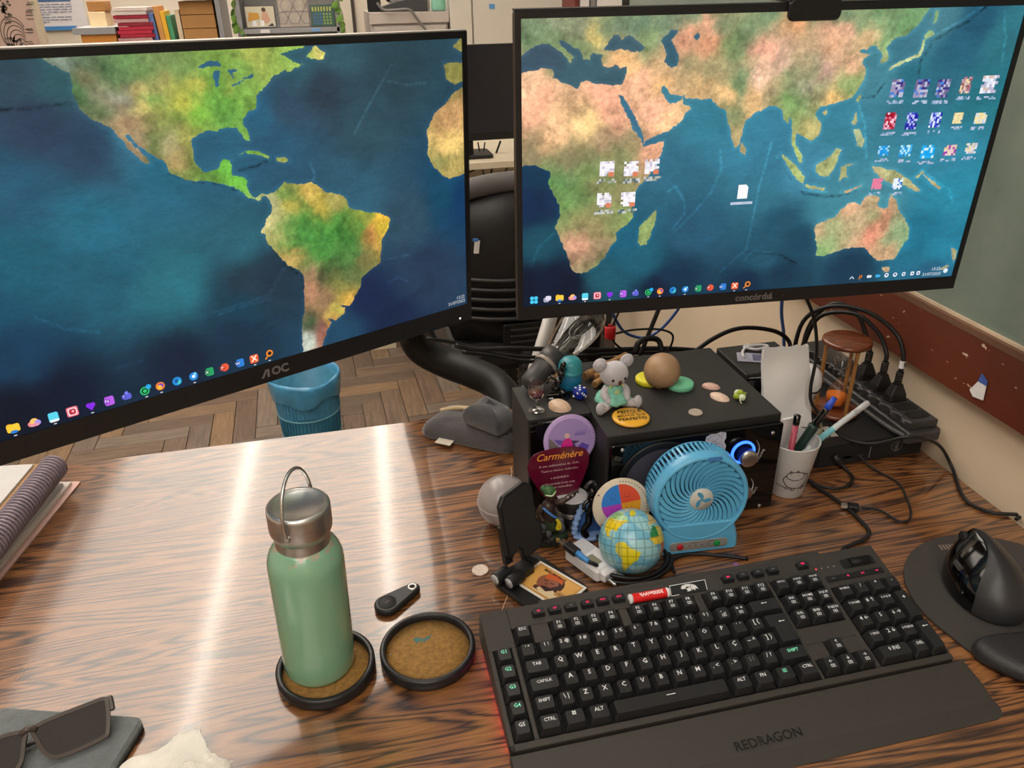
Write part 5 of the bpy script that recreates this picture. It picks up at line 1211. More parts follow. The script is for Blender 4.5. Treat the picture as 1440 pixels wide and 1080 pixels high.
# ---- koala toy
a = AZ(860, 572, HS)
ko = thing('koala_toy', 'seated white koala toy in mint green dress', 'koala toy', (a.x+.003, a.y+.006, HS+.0004), (0, 0, .12))
m_flock = mat('flocked_white', (184, 180, 186), .9, bump=.4, bscale=2500, sheen=.4)
m_mint = mat('mint_cloth', (122, 186, 168), .85, var=.12, vscale=200, bump=.5, bscale=400)
mb = MB()
mb.ball((0, 0, .016), (.0125, .0105, .0150), 20, 14)
mb.ball((0, -.001, .0450), (.0188, .0160, .0165), 28, 18)
mb.ball((.001, -.008, .0400), (.0100, .0085, .0080), 20, 12)
for s2 in (-1, 1):
    mb.ball((.0190*s2, .002, .0585), (.0096, .0050, .0096), 18, 12)
    mb.tube(smoothpath([(.010*s2, -.002, .028), (.0155*s2, -.006, .021), (.0130*s2, -.0125, .0135)], 5), [.0046, .0046, .0048, .0048, .005, .005, .0052, .0052, .0052, .0050, .0042], 12)
    mb.ball((.0130*s2, -.0130, .0130), .0050, 12, 8)
    mb.tube(smoothpath([(.007*s2, -.006, .0062), (.0180*s2, -.014, .0058), (.0255*s2, -.0180, .0058)], 5), [.0062]*8+[.006, .0058, .0058], 12)
    mb.ball((.0262*s2, -.0195, .0082), (.0062, .0048, .0092), 14, 10, M=None)
mb.build('body', m_flock, ko)
mb = MB()
for s2 in (-1, 1): mb.ball((.0085*s2, -.0158, .0430), (.0017, .0012, .0022), 12, 8)
mb.build('eyes', BLACK_GLOSS, ko)
MB().ball((.001, -.0168, .0390), (.0026, .0020, .0034), 14, 10).build('nose', mat('brown_nose', (84, 52, 50), .35, var=.05), ko)
for s2 in (-1, 1):
    MB().ball((.0192*s2, -.0022, .0585), (.0064, .0024, .0064), 14, 10).build('inner_ear', mat('ear_grey', (184, 180, 186), .9, bump=.4, bscale=2500), ko)
mb = MB(); rings = []
for j, (rr_, z) in enumerate(((.0250, .0075), (.0262, .0100), (.0225, .0150), (.0150, .0185), (.0142, .0220), (.0135, .0275), (.0120, .0310))):
    row = []
    for i in range(48):
        a = 2*PI*i/48; wv = 1+(.06*math.sin(a*9) if j < 4 else .0)*(1-j/5)
        row.append((rr_*wv*math.cos(a)*.92, rr_*wv*math.sin(a)*.80-.001, z+(.0012*math.sin(a*9+1) if j < 3 else 0)))
    rings.append(row)
mb.loft(rings, True, True); dress = mb.build('dress', m_mint, ko)
for s2 in (-1, 1): MB().tube(smoothpath([(.0075*s2, -.0100, .0300), (.0090*s2, -.0070, .0345), (.0080*s2, .004, .0340)], 4), .0013, 6).build('yellow_strap', mat('yellow_ribbon', (214, 206, 120), .8, var=.05), dress)
MB().ball((0, -.0125, .0235), (.0042, .0008, .0036), 14, 8).build('embroidery', mat('pale_yellow_thread', (176, 196, 140), .9, var=.2, vscale=400), dress)

# ---- yellow badge
a = AZ(887, 589, HS)
bg = thing('badge', 'round yellow pin badge with handwritten words on the speaker', 'badge', (a.x, a.y, HS+.0003), (0, 0, -.08))
MB().lathe([(0, .0), (.0225, .0), (.0238, .0012), (.0236, .0028), (.0215, .0042), (.012, .0050), (0, .0052)], 48).build('disc', mat('yellow_enamel', (232, 172, 48), .25, coat=.5, var=.05), bg)
m_ink = mat('dark_ink', (34, 26, 16), .5, var=.05)
MB().text('FEITO É', .0090, at((.000, .0090, .0055)), res=2, bold=.025).text('MELHOR QUE', .0058, at((0, -.0010, .0056)), res=2, bold=.015).text('PERFEITO', .0086, at((0, -.0095, .0055)), res=2, bold=.025).box(-.012, .0036, .0052, .010, .0042, .0054).build('handwriting', m_ink, bg)

# ---- brown stone ball with yellow and green halves behind it
a = AZ(936, 551, HS)
st = thing('stone_ball', 'smooth brown ball with chipped underside on the large speaker', 'ball', (a.x, a.y+.016, HS+.0004))
mb = MB(); mb.ball((0, 0, .0232), .0246, 40, 28)
for v in mb.v:
    if v.z < .0006: v.z = 0.0
    if v.y < -.008 and v.z < .006: v.y += .004
mb.build('ball', mat('brown_stone', (160, 128, 98), .42, var=.14, vscale=40, bump=.12, bscale=90), st)
def slice_(label, px, py, col, rz, nm):
    a = AZ(px, py, HS)
    t = thing('round_eraser', label, 'eraser', (a.x, a.y, HS+.0004), (0, 0, rz), 'round erasers under the brown ball')
    MB().lathe([(0, 0), (.0175, 0), (.0182, .0008), (.0182, .0060), (.0172, .0072), (0, .0074)], 40, sx=1, sy=1).build('disc', mat('eraser_%s' % nm, col, .6, var=.06, vscale=90), t)
slice_('bright yellow round eraser left of the brown ball', 912, 537, (214, 206, 44), 0, 'yellow')
slice_('mint green round eraser right of the brown ball', 956, 544, (112, 190, 152), 0, 'mint')

# ---- beaded knot
a = AZ(1040, 561, HS)
bd = thing('beaded_charm', 'small charm of green and white beads with loose thread ends', 'charm', (a.x, a.y, HS+.0004))
for i, (x, y, z, r, k) in enumerate(((0, .006, .0052, .0050, 0), (-.005, 0, .0045, .0042, 1), (.005, .001, .0045, .0042, 1), (0, -.006, .0048, .0046, 0), (0, 0, .0090, .0042, 1))):
    MB().ball((x, y, z), r, 14, 10).build('bead', mat('bead_white', (206, 214, 186), .3, var=.06) if k == 0 else mat('bead_green', (150, 170, 48), .4, var=.1), bd)
MB().tube(smoothpath([(.004, .002, .005), (.010, .004, .005), (.015, .009, .002)], 4), .0006, 6).build('thread_end', mat('pale_thread', (190, 186, 160), .8, var=.05), bd)
MB().tube(smoothpath([(-.003, -.006, .004), (-.005, -.010, .003), (-.005, -.015, .001)], 4), .0007, 6).build('thread_end', MATS['pale_thread'], bd)

# ---- badge card and earphone cord on the rear speaker box
a = AZ(1062, 510, HS)
card = thing('id_card', 'clear plastic card sleeve with cord on the rear speaker box', 'card', (.458, .362, HS+.0006), (0, 0, -.42))
MB().rbox(0, 0, .0006, .088, .030, .0010, .001).build('sleeve', mat('clear_sleeve', (160, 158, 176), .15, var=.1, vscale=50), card)
MB().rbox(.008, 0, .0013, .060, .020, .0004, .001).build('insert', mat('card_insert', (96, 92, 124), .3, var=.12, vscale=60), card)
cable('white_cable', 'white coiled cord lying above the plastic card', [(.424, .372, HS+.003), (.432, .390, HS+.003), (.448, .404, HS+.003), (.470, .402, HS+.004), (.474, .394, HS+.004), (.455, .392, HS+.003), (.442, .404, HS+.003), (.452, .410, HS+.003)], .0022, mat('white_cord_rubber', (206, 204, 206), .5, var=.03), cat='cord')
# ================================================================ phone stand and neighbours
ps = thing('phone_stand', 'black folding phone stand with picture card on its base', 'phone stand', (.0560, .1270, .0004), (0, 0, .54))
MB().rbox(0, 0, .0032, .074, .094, .0060, .012, .0015, 5).build('base_plate', mat('stand_black', (30, 29, 30), .42, bump=.06, bscale=900), ps)
RY = Matrix.Rotation(PI/2, 4, 'Y')
for dx, dy, dz in ((-.029, .036, .0150), (-.022, .020, .0150)):
    MB().lathe([(.0075, -.010), (.0080, -.009), (.0080, .009), (.0075, .010)], 24, Matrix.Translation((dx, dy, dz)) @ RY).build('hinge', BLACK_PLASTIC, ps)
    MB().lathe([(0, .010), (.0062, .010), (.0064, .0108), (0, .0110)], 24, Matrix.Translation((dx, dy, dz)) @ Matrix.Rotation(-PI/2, 4, 'Y')).build('hinge_cap', mat('silver_cap', (190, 192, 196), .35, .3, var=.05), ps)
MB().rbox(-.006, .028, .0120, .030, .020, .012, .003).build('hinge_block', BLACK_PLASTIC, ps)
# cradle panel: local frame x across, y up the panel, z out of its face
Mi = (Matrix.Translation((.0560, .1270, .0004)) @ Matrix.Rotation(.54, 4, 'Z')).inverted()
bx_, by_ = Vector((math.cos(.55), math.sin(.55), 0)), Vector((-math.sin(.55)*math.sin(.177), math.cos(.55)*math.sin(.177), math.cos(.177)))
bz_ = bx_.cross(by_)
PM = Matrix(((bx_.x, by_.x, bz_.x, .0236), (bx_.y, by_.y, bz_.y, .1483), (bx_.z, by_.z, bz_.z, .0198), (0, 0, 0, 1)))
PAN = [(.024, -.004), (.050, -.001), (.060, .010), (.060, .032), (.0535, .040), (.0535, .082), (.047, .091), (.040, .094), (.008, .090), (.000, .080), (.001, .014), (.007, .008), (.018, .016), (.022, .012)]
MB().prism(PAN, -.006, 0, Mi @ PM, .001).build('cradle_panel', BLACK_PLASTIC, ps)
MB().prism(inset(PAN, .003), .0001, .0008, Mi @ PM).build('rubber_pad', mat('carbon_pad', (38, 35, 34), .55, bump=.6, bscale=1800), ps)
MB().box(.001, .0, -.012, .012, .05, -.006, Mi @ PM).build('back_strut', BLACK_PLASTIC, ps)
mb = MB(); mb.box(.058, .002, -.004, .066, .016, .0, Mi @ PM); mb.box(.058, .002, 0, .066, .006, .014, Mi @ PM); mb.box(.058, .004, .012, .066, .011, .015, Mi @ PM)
mb.build('holder_tab', BLACK_PLASTIC, ps)
mb = MB(); mb.box(.026, -.004, -.004, .034, .010, .0, Mi @ PM); mb.box(.026, -.006, 0, .034, -.002, .014, Mi @ PM); mb.build('holder_tab', BLACK_PLASTIC, ps)
# picture card on the base
pc = thing('picture_card', 'white-bordered orange card with portrait of bearded singer', 'card', (.0655, .1220, .0075), (0, 0, .54-PI/2+.06))
MB().rbox(0, 0, .0003, .071, .049, .0006, .001, .0001).build('card_stock', mat('card_white', (228, 224, 216), .5, var=.02), pc)
mb = MB()
def pp(pts, c, z=0): mb.poly(pts, z*1e-4, None, 0, c)
pp([(-.0325, -.0215), (.0325, -.0215), (.0325, .0215), (-.0325, .0215)], (206, 150, 74))
pp([(-.0295, -.019), (.0300, -.019), (.0300, .019), (-.0295, .019)], (222, 168, 88), 1)
mb.disc(.004, .001, .0125, 2e-4, 24, .0150, None, 0, (56, 30, 26))
mb.disc(-.004, .001, .0130, 3e-4, 24, .0135, None, 0, (150, 92, 70))
pp([(-.012, .004), (-.013, .013), (-.004, .018), (.008, .016), (.012, .008), (.004, .010), (-.004, .007)], (206, 92, 38), 4)
pp([(-.008, -.009), (.004, -.012), (.012, -.004), (.013, .004), (.008, .002), (.004, -.005), (-.002, -.006)], (52, 28, 24), 5)
pp([(-.010, .002), (-.005, .0035), (-.0045, .0020), (-.0095, .0008)], (60, 34, 30), 6); pp([(-.001, .002), (.004, .0035), (.0045, .0020), (-.0005, .0006)], (60, 34, 30), 6)
mb.disc(-.0035, -.0025, .0022, 6e-4, 12, .0016, None, 0, (118, 66, 52))
pp([(-.012, -.019), (-.006, -.011), (.004, -.013), (.010, -.006), (.022, -.012), (.026, -.019)], (226, 204, 164), 7)
mb.disc(-.010, -.0135, .0030, 8e-4, 12, None, None, 0, (96, 56, 42)); pp([(-.012, -.015), (-.004, -.0165), (-.004, -.0175), (-.012, -.0165)], (96, 56, 42), 8)
pp([(.014, -.002), (.026, -.002), (.026, -.011), (.014, -.011)], (190, 140, 76), 8)
Mt = at((-.0240, 0, 9e-4), PI/2)
mb.text('MARVIN GAYE', .0050, at((-.021, .0155, 9e-4), 0), 0, (70, 34, 22), bold=.03, align='LEFT')
mb.text('1939', .0042, at((.020, -.0065, 9e-4)), 0, (96, 56, 40), bold=.02)
mb.build('print', PRINT, pc, Matrix.Translation((0, 0, .0007)))

# grey ball candle, left of the stand
gb = thing('ball_candle', 'grey ball-shaped candle with white wick behind the phone stand', 'candle', (.0420, .2610, .0003))
m_gb = mat('grey_wax', (150, 142, 142), .3, coat=.3, var=.06, vscale=40)
MB().lathe([(0, 0)]+[(.0340*math.cos(a), .0335+.0340*math.sin(a)) for a in [-1.40+1.36*k/14 for k in range(15)]], 44, cap=False).build('lower_half', m_gb, gb)
MB().lathe([(.0342, .0318), (.0347, .0325), (.0347, .0345), (.0342, .0352)], 44, cap=False).build('seam', mat('grey_wax_light', (172, 166, 166), .35, var=.05), gb)
MB().lathe([(.0340*math.cos(a), .0335+.0340*math.sin(a)) for a in [.03+1.50*k/16 for k in range(17)]]+[(0, .0675)], 44, cap=False).build('upper_half', m_gb, gb)
MB().tube(smoothpath([(.012, .006, .064), (.0125, .006, .072), (.0115, .006, .079)], 4), .0006, 6).build('wick', mat('wick_cotton', (214, 206, 190), .9, var=.03), gb)

# disc cards leaning on the narrow speaker
pd = thing('coaster_card', 'round lilac card with magenta figure leaning on narrow speaker', 'card')
P0 = AY(801, 619, .258)
pd.matrix_world = Matrix.Translation(P0) @ Matrix.Rotation(PI/2-.20, 4, 'X')
MB().lathe([(0, -.0012), (.0335, -.0012), (.0342, -.0006), (.0342, .0006), (.0332, .0012), (0, .0012)], 48).build('disc', mat('lilac_plastic', (178, 152, 208), .3, coat=.4, var=.03), pd)
mb = MB()
mb.disc(0, 0, .0290, 0, 40, None, None, 0, (156, 134, 196))
pp([(-.027, .006), (-.022, .002), (-.014, -.008), (-.012, -.016), (-.018, -.019), (-.024, -.015), (-.028, -.006)], (108, 98, 104), 1)
pp([(-.021, .004), (-.012, .002), (-.006, .000), (-.010, -.006), (-.016, -.003)], (98, 74, 168), 2)
pp([(-.011, -.014), (-.012, -.005), (-.008, .002), (-.002, .004), (.003, .000), (.004, -.008), (.000, -.014), (-.006, -.017)], (206, 20, 140), 3)
mb.disc(-.0035, .0068, .0035, 4e-4, 12, None, None, 0, (214, 176, 168))
pp([(.002, .000), (.013, -.002), (.006, -.005), (.008, -.012), (.004, -.010), (.003, -.004)], (64, 50, 92), 4)
pp([(.010, -.010), (.016, -.004), (.020, -.007), (.025, -.009), (.022, -.016), (.014, -.015)], (92, 70, 172), 2)
pp([(-.012, -.020), (.002, -.013), (.014, -.017), (.022, -.020), (.012, -.027), (-.008, -.028)], (186, 174, 160), 5)
for q in range(7):
    a = .5+q*.35; pp([(.006+.002*q, .006), (.0075+.002*q, .0055), (.008+.0025*q, .010+.004*math.sin(a))], (110, 88, 170), 6)
for q in range(16):
    a = -.9+q*.11; mb.disc(.0325*math.cos(a), .0325*math.sin(a), .0007, 6e-4, 6, None, None, 0, (120, 100, 160))
mb.build('print', PRINT_GLOSS, pd, Matrix.Translation((0, 0, .0013)))

cmn = thing('wine_card', 'burgundy wine-shaped card lettered in gold script below the lilac disc', 'card')
P0 = AY(787, 668, .246)
cmn.matrix_world = Matrix.Translation(P0) @ Matrix.Rotation(PI/2-.16, 4, 'X')
W4 = smoothpath([(-.030, .0330, 0), (0, .0370, 0), (.030, .0330, 0), (.0385, .0230, 0), (.0370, .0080, 0), (.026, -.018, 0), (.014, -.034, 0), (-.014, -.034, 0), (-.028, -.016, 0), (-.0390, .0060, 0), (-.0400, .0200, 0)][::-1], 5, True)
MB().prism([(p.x, p.y) for p in W4][::-1], -.0010, .0010, None, .0004).build('card_stock', mat('burgundy_gloss', (92, 8, 40), .22, coat=.6, var=.06), cmn)
MB().text('Carménère', .0132, at((0, .0270, .0011), 0), res=3, bold=.006, shear=.35).build('title_lettering', mat('gold_ink', (232, 150, 50), .5, var=.03), cmn)
mb = MB()
for i, tx_ in enumerate(('A uva emblemática do Chile.', 'Taninos macios, redondos', 'e aveludados.', 'Harmoniza bem com', 'carnes vermelhas.')):
    mb.text(tx_, .0046, at((0, .0150-(i*.0070 if i < 2 else .0068+i*.0052+(.003 if i > 2 else 0)), .0011)), res=1)
mb.build('small_lettering', mat('pale_pink_ink', (214, 176, 184), .5, var=.02), cmn)

qd = thing('quadrant_card', 'round cream card with four coloured quadrants leaning on large speaker', 'card')
P0 = AY(874, 712, .180)
qd.matrix_world = Matrix.Translation(P0) @ Matrix.Rotation(-.10, 4, 'Z') @ Matrix.Rotation(PI/2-.30, 4, 'X') @ Matrix.Rotation(.12, 4, 'Z')
MB().lathe([(0, -.0011), (.0355, -.0011), (.0362, 0), (.0355, .0011), (0, .0011)], 48).build('disc', mat('cream_card', (206, 194, 174), .5, var=.03), qd)
mb = MB()
for k, c in enumerate(((214, 74, 44), (42, 122, 206), (170, 56, 178), (216, 150, 30))):
    a0 = k*PI/2
    mb.disc(0, .004, .0245, 0, 14, None, None, 0, c, a0, a0+PI/2)
for (dx, dy) in ((.009, .013), (-.009, .013), (-.009, -.005), (.009, -.005)):
    ring(mb, dx, dy, .003, .002, .0005, 8, PI, 2*PI, 1e-4, (60, 30, 40)); mb.disc(dx-.003, dy+.003, .0006, 1e-4, 6, None, None, 0, (60, 30, 40)); mb.disc(dx+.003, dy+.003, .0006, 1e-4, 6, None, None, 0, (60, 30, 40))
pp([(-.021, -.016), (.021, -.016), (.012, -.026), (-.012, -.026)], (30, 96, 56), 2)
for k in range(18):
    a = 1.5-k*.12; mb.disc(.0318*math.cos(a), .0318*math.sin(a), .0008, 1e-4, 6, None, None, 0, (80, 70, 66))
mb.disc(-.026, .020, .0012, 1e-4, 8, None, None, 0, (90, 70, 60)); mb.disc(-.028, -.018, .0012, 1e-4, 8, None, None, 0, (90, 70, 60))
mb.build('print', PRINT, qd, Matrix.Translation((0, 0, .0012)))

# grey-topped smart speaker puck behind the figurines
pk = thing('smart_speaker', 'black and silver cylinder speaker with white top behind the figurines', 'speaker', (.1270, .2380, .0003))
MB().lathe([(0, 0), (.0205, 0), (.0215, .002), (.0215, .0200)], 40, cap=False).build('body', BLACK_PLASTIC, pk)
MB().lathe([(.0217, .0200), (.0220, .0205), (.0220, .0265), (.0217, .0270)], 40, cap=False).build('silver_band', STEEL, pk)
MB().lathe([(.0215, .0270), (.0222, .0330), (.0222, .0400), (.0205, .0430)], 40, cap=False).build('collar', BLACK_PLASTIC, pk)
MB().lathe([(.0205, .0428), (.0190, .0436), (0, .0440)], 40).build('white_top', mat('white_fabric_top', (198, 196, 200), .7, bump=.2, bscale=900), pk)
MB().text('.DMG', .0055, at((-.002, -.0217, .0100), 0, PI/2), res=1, bold=.02).build('lettering', MATS['white_screenprint'], pk)

# two resin figurines
f1 = thing('figurine', 'dark figurine in green headscarf seated on grey rock and green base', 'figurine', (.0890, .2120, .0003), (0, 0, .1))
m_fg = mat('green_resin', (42, 56, 34), .45, var=.25, vscale=120, bump=.2, bscale=200); m_sk = mat('brown_resin', (52, 36, 30), .4, var=.1, vscale=150)
MB().lathe([(0, 0), (.0225, 0), (.0245, .003), (.0235, .008), (.0180, .0115), (0, .0130)], 32, sx=1.05, sy=.72).build('base', m_fg, f1)
mb = MB()
rr = random.Random(4)
for k in range(13):
    mb.ball((rr.uniform(-.011, .015), rr.uniform(-.011, .004), .014+rr.uniform(0, .014)), (rr.uniform(.004, .007),)*3, 10, 7)
mb.build('rock', mat('grey_rock_resin', (84, 84, 92), .5, var=.3, vscale=150), f1)
mb = MB()
mb.tube(smoothpath([(.000, .002, .024), (-.001, .000, .034), (-.002, -.001, .046), (-.001, -.001, .056), (.000, -.002, .062)], 5), [.0115-.0002*k for k in range(10)]+[.0095, .0095, .009, .0088, .0082, .0076, .0066, .0050, .0044, .0040, .0038], 16)
mb.ball((.0005, -.003, .0695), (.0062, .0066, .0080), 18, 14)
mb.tube(smoothpath([(.007, -.002, .0555), (.016, -.006, .0590), (.029, -.004, .0640), (.037, -.002, .0665)], 5), [.0042]*6+[.0036]*6+[.0028]*4, 10)
mb.tube(smoothpath([(-.009, -.002, .0550), (-.0145, -.004, .0460), (-.011, -.010, .0370)], 5), [.0042]*5+[.0036]*6, 10)
mb.build('body', m_sk, f1)
mb = MB(); mb.ball((.000, .000, .0735), (.0082, .0082, .0070), 20, 12); mb.ball((-.005, .004, .076), (.005, .005, .0045), 12, 8)
mb.build('headscarf', mat('green_scarf', (50, 88, 46), .5, var=.2, vscale=200), f1)
MB().tube(smoothpath([(-.0070, -.0050, .0725), (0, -.0105, .0735), (.0070, -.0040, .0745)], 5), .0011, 6).build('scarf_band', mat('pale_band', (176, 190, 150), .5, var=.05), f1)
mb = MB(); rings = []
for z, r in ((.018, .0170), (.024, .0158), (.030, .0140), (.036, .0125), (.0385, .0118)):
    rings.append([((r*(1+.06*math.sin(5*a)))*math.cos(a)-.001, r*.8*(1+.06*math.sin(5*a))*math.sin(a), z) for a in [2*PI*k/36 for k in range(36)]])
mb.loft(rings, True, True); mb.build('skirt', m_fg, f1)
MB().tube(smoothpath([(-.0105, -.006, .0550), (-.002, -.0125, .0470), (.006, -.0125, .0400)], 5), .0017, 6).build('blue_sash', mat('blue_resin', (70, 120, 190), .45, var=.1), f1)
MB().tube(smoothpath([(.0050, -.0135, .0395), (.0070, -.0150, .0340), (.0050, -.0150, .0260), (.0090, -.0150, .0260), (.0080, -.0150, .0350)], 5), .0020, 8).build('yellow_cloth', mat('yellow_resin', (214, 190, 30), .45, var=.08), f1)
MB().ball((.002, -.0165, .0090), (.0070, .0022, .0040), 16, 8).build('gold_plaque', mat('gold_resin', (166, 136, 70), .4, var=.15), f1)
for k in range(3): MB().ball((.022+k*.006, -.0075, .0640+.0012*k), .0013, 8, 6).build('bracelet', mat('silver_bead', (200, 200, 205), .3, .5, var=.03), f1)

f2 = thing('figurine', 'black-robed figurine before a pale blue arch-shaped base', 'figurine', (.1400, .2100, .0003), (0, 0, -.05))
m_bl = mat('pale_blue_resin', (120, 150, 196), .45, var=.25, vscale=120, bump=.2, bscale=180)
MB().prism([(x, y) for x, y in [(-.021, -.008), (-.012, -.016), (.004, -.018), (.018, -.012), (.022, .000), (.016, .010), (-.010, .012), (-.019, .004)]], 0, .006, None, .002).build('base', m_bl, f2)
mb = MB()
arch = smoothpath([(-.018, -.002, .004), (-.0165, .000, .018), (-.011, .002, .034), (-.003, .003, .045), (.005, .003, .044), (.012, .002, .032), (.018, .000, .016), (.019, -.002, .004)], 6)
mb.tube(arch, [.0042+.0012*math.sin(k*2.2) for k in range(len(arch))], 10); mb.build('arch', m_bl, f2)
MB().prism([(-.013, .003), (.016, .003), (.013, .022), (.005, .040), (-.003, .040), (-.010, .026)], -.003, .003, Matrix.Rotation(PI/2, 4, 'X')).build('backdrop', mat('sea_blue_resin', (56, 92, 150), .4, var=.25, vscale=90), f2)
mb = MB(); mb.tube(smoothpath([(-.005, -.011, .005), (-.008, -.009, .014), (-.002, -.008, .024), (-.001, -.006, .036), (.003, -.004, .048), (.002, -.003, .058)], 6), [.0050-.00004*k for k in range(31)], 12)
mb.ball((.003, -.003, .0660), (.0050, .0050, .0062), 14, 10)
mb.tube(smoothpath([(.005, -.004, .056), (.011, -.006, .050), (.010, -.009, .044)], 4), .0024, 8); mb.tube(smoothpath([(-.001, -.004, .056), (-.008, -.006, .050), (-.007, -.009, .042)], 4), .0024, 8)
mb.build('body', BLACK_GLOSS, f2)
mb = MB(); mb.tube(smoothpath([(-.005, .001, .070), (.000, .002, .076), (.006, .002, .077), (.010, .001, .070), (.008, .002, .062)], 5), .0030, 8); mb.ball((.008, .001, .074), .0034, 10, 8)
mb.build('headdress', mat('black_silver_resin', (54, 54, 58), .25, .5, var=.5, vscale=300), f2)
for x, z in ((.010, .052), (.009, .055), (-.008, .044), (.006, .046), (.011, .048)): MB().ball((x, -.0085, z), .0021, 8, 6).build('silver_bead', MATS['silver_bead'], f2)
for x, y, z in ((.0135, -.007, .044), (.0125, -.008, .041), (.0140, -.006, .037)): MB().ball((x, y, z), .0018, 8, 6).build('pink_flower', mat('pink_resin', (206, 120, 150), .5, var=.05), f2)
MB().box(.006, -.0185, .0062, .014, -.0170, .0110).build('name_tag', mat('dark_plaque', (66, 60, 66), .5, var=.2), f2)

# ---- charger, cable, globe
ch = thing('wall_charger', 'white wall charger lying beside the globe ball', 'charger', (.1240, .1500, .0004), (0, 0, -1.12))
MB().rbox(0, 0, .0095, .058, .034, .0180, .005, .003, 4).build('body', WHITE_PLASTIC, ch)
MB().rbox(.030, 0, .0095, .012, .024, .014, .003, .002, 3).build('plug_block', WHITE_PLASTIC, ch)
for s2 in (-1, 1): MB().tube([(.034, .0085*s2, .0095), (.046, .0085*s2, .0095), (.051, .0085*s2, .0095)], [.0022, .0022, .0016], 10).build('pin', STEEL, ch)
MB().rbox(.010, -.004, .0187, .018, .010, .0006, .0008).build('rating_label', mat('olive_label', (130, 130, 108), .4, var=.1), ch)
MB().rbox(-.016, .004, .0187, .024, .018, .0004, .0008).build('print_block', mat('pale_print', (196, 196, 202), .5, var=.06, vscale=300), ch)
uc = thing('usb_cable', 'black usb cable with blue collar coiled around the globe ball', 'cable')
pA, pB, pC = AZ(789, 760, .024), AZ(812, 778, .025), AZ(828, 790, .025)
Q = axis_m(pA, pB); L1 = (pB-pA).length
MB().prism(rrect(.0085, .0028, .001, 3), 0, L1*.36, Q, .0003).build('plug_tip', mat('plug_metal', (150, 140, 126), .3, .9, var=.1), uc)
MB().prism(rrect(.0125, .0075, .0025, 3), L1*.33, L1*1.0, Q, .0008).build('plug_body', BLACK_PLASTIC, uc)
MB().tube([pB, pB.lerp(pC, .5), pC], [.0042, .0036, .0028], 12).build('blue_collar', mat('blue_collar', (70, 140, 205), .4, var=.05), uc)
g0 = Vector((.1690, .1370, 0))
def loop(rx, ry, z0, a0, a1, n, wob, cx=0, cy=0):
    return [g0+Vector((cx+rx*math.cos(a0+(a1-a0)*k/n), cy+ry*math.sin(a0+(a1-a0)*k/n), z0+wob*math.sin(k*1.3))) for k in range(n+1)]
pts = [pC, pC.lerp(g0+Vector((-.040, -.012, .018)), .6)]+loop(.045, .0345, .0110, PI*1.06, PI*2.9, 14, .001, .002, .003)+loop(.051, .0365, .0060, PI*.9, PI*2.95, 14, .0008, .002, .003)+loop(.047, .0340, .0030, PI*.95, PI*2.6, 12, .0005, .003, .003)
MB().tube(smoothpath(pts, 4), .0024, 8).build('cord', CABLE, uc)
gl = thing('globe_ball', 'soft globe ball printed with world map', 'ball', (.1690, .1370, .0010))
def globe_mat():
    m = bpy.data.materials.new('globe_print'); m.use_nodes = True
    t = NT(m); b = t.n['Principled BSDF']
    a = t.new('ShaderNodeAttribute', attribute_name='Col')
    t.link(a.outputs['Color'], b.inputs['Base Color']); b.inputs['Roughness'].default_value = .28; b.inputs['Coat Weight'].default_value = .3
    return m
GR = .0385
NU, NV = 144, 84
# orientation: columns of the map in degrees; the face towards the viewer shows the Americas
fw = (CAMP-Vector((.169, .137, .0385))).normalized()
upv = Vector((.10, .42, .90)).normalized()
ez = (upv-fw*0.0).normalized(); ex = (fw-ez*fw.dot(ez)).normalized(); ey = ez.cross(ex)
lands = [([(-165, 62), (-140, 70), (-95, 72), (-78, 62), (-65, 58), (-56, 50), (-70, 42), (-80, 32), (-81, 26), (-90, 30), (-97, 26), (-95, 17), (-83, 9), (-78, 8), (-92, 14), (-105, 20), (-115, 30), (-124, 40), (-128, 50), (-150, 58)], 0),
         ([(-78, 8), (-72, 12), (-60, 9), (-50, 0), (-35, -6), (-40, -20), (-50, -28), (-58, -38), (-66, -46), (-68, -55), (-74, -48), (-71, -30), (-70, -18), (-81, -5)], 1),
         ([(-17, 15), (-10, 30), (0, 36), (12, 35), (32, 31), (42, 12), (50, 10), (40, -8), (34, -25), (20, -35), (12, -18), (9, 4), (-8, 5)], 2),
         ([(-10, 37), (-8, 43), (0, 46), (5, 53), (12, 56), (25, 68), (45, 66), (60, 55), (40, 44), (28, 38), (15, 38), (5, 42)], 3),
         ([(-55, 60), (-45, 60), (-25, 70), (-20, 82), (-50, 82), (-58, 76)], 1),
         ([(-90, 72), (-75, 72), (-65, 80), (-85, 82), (-110, 76)], 0)]
def inpoly(x, y, P):
    c = False
    for i in range(len(P)):
        (x0, y0), (x1, y1) = P[i-1], P[i]
        if (y0 > y) != (y1 > y) and x < (x1-x0)*(y-y0)/(y1-y0)+x0: c = not c
    return c
LON0 = -52
mb = MB()
rr = random.Random(9)
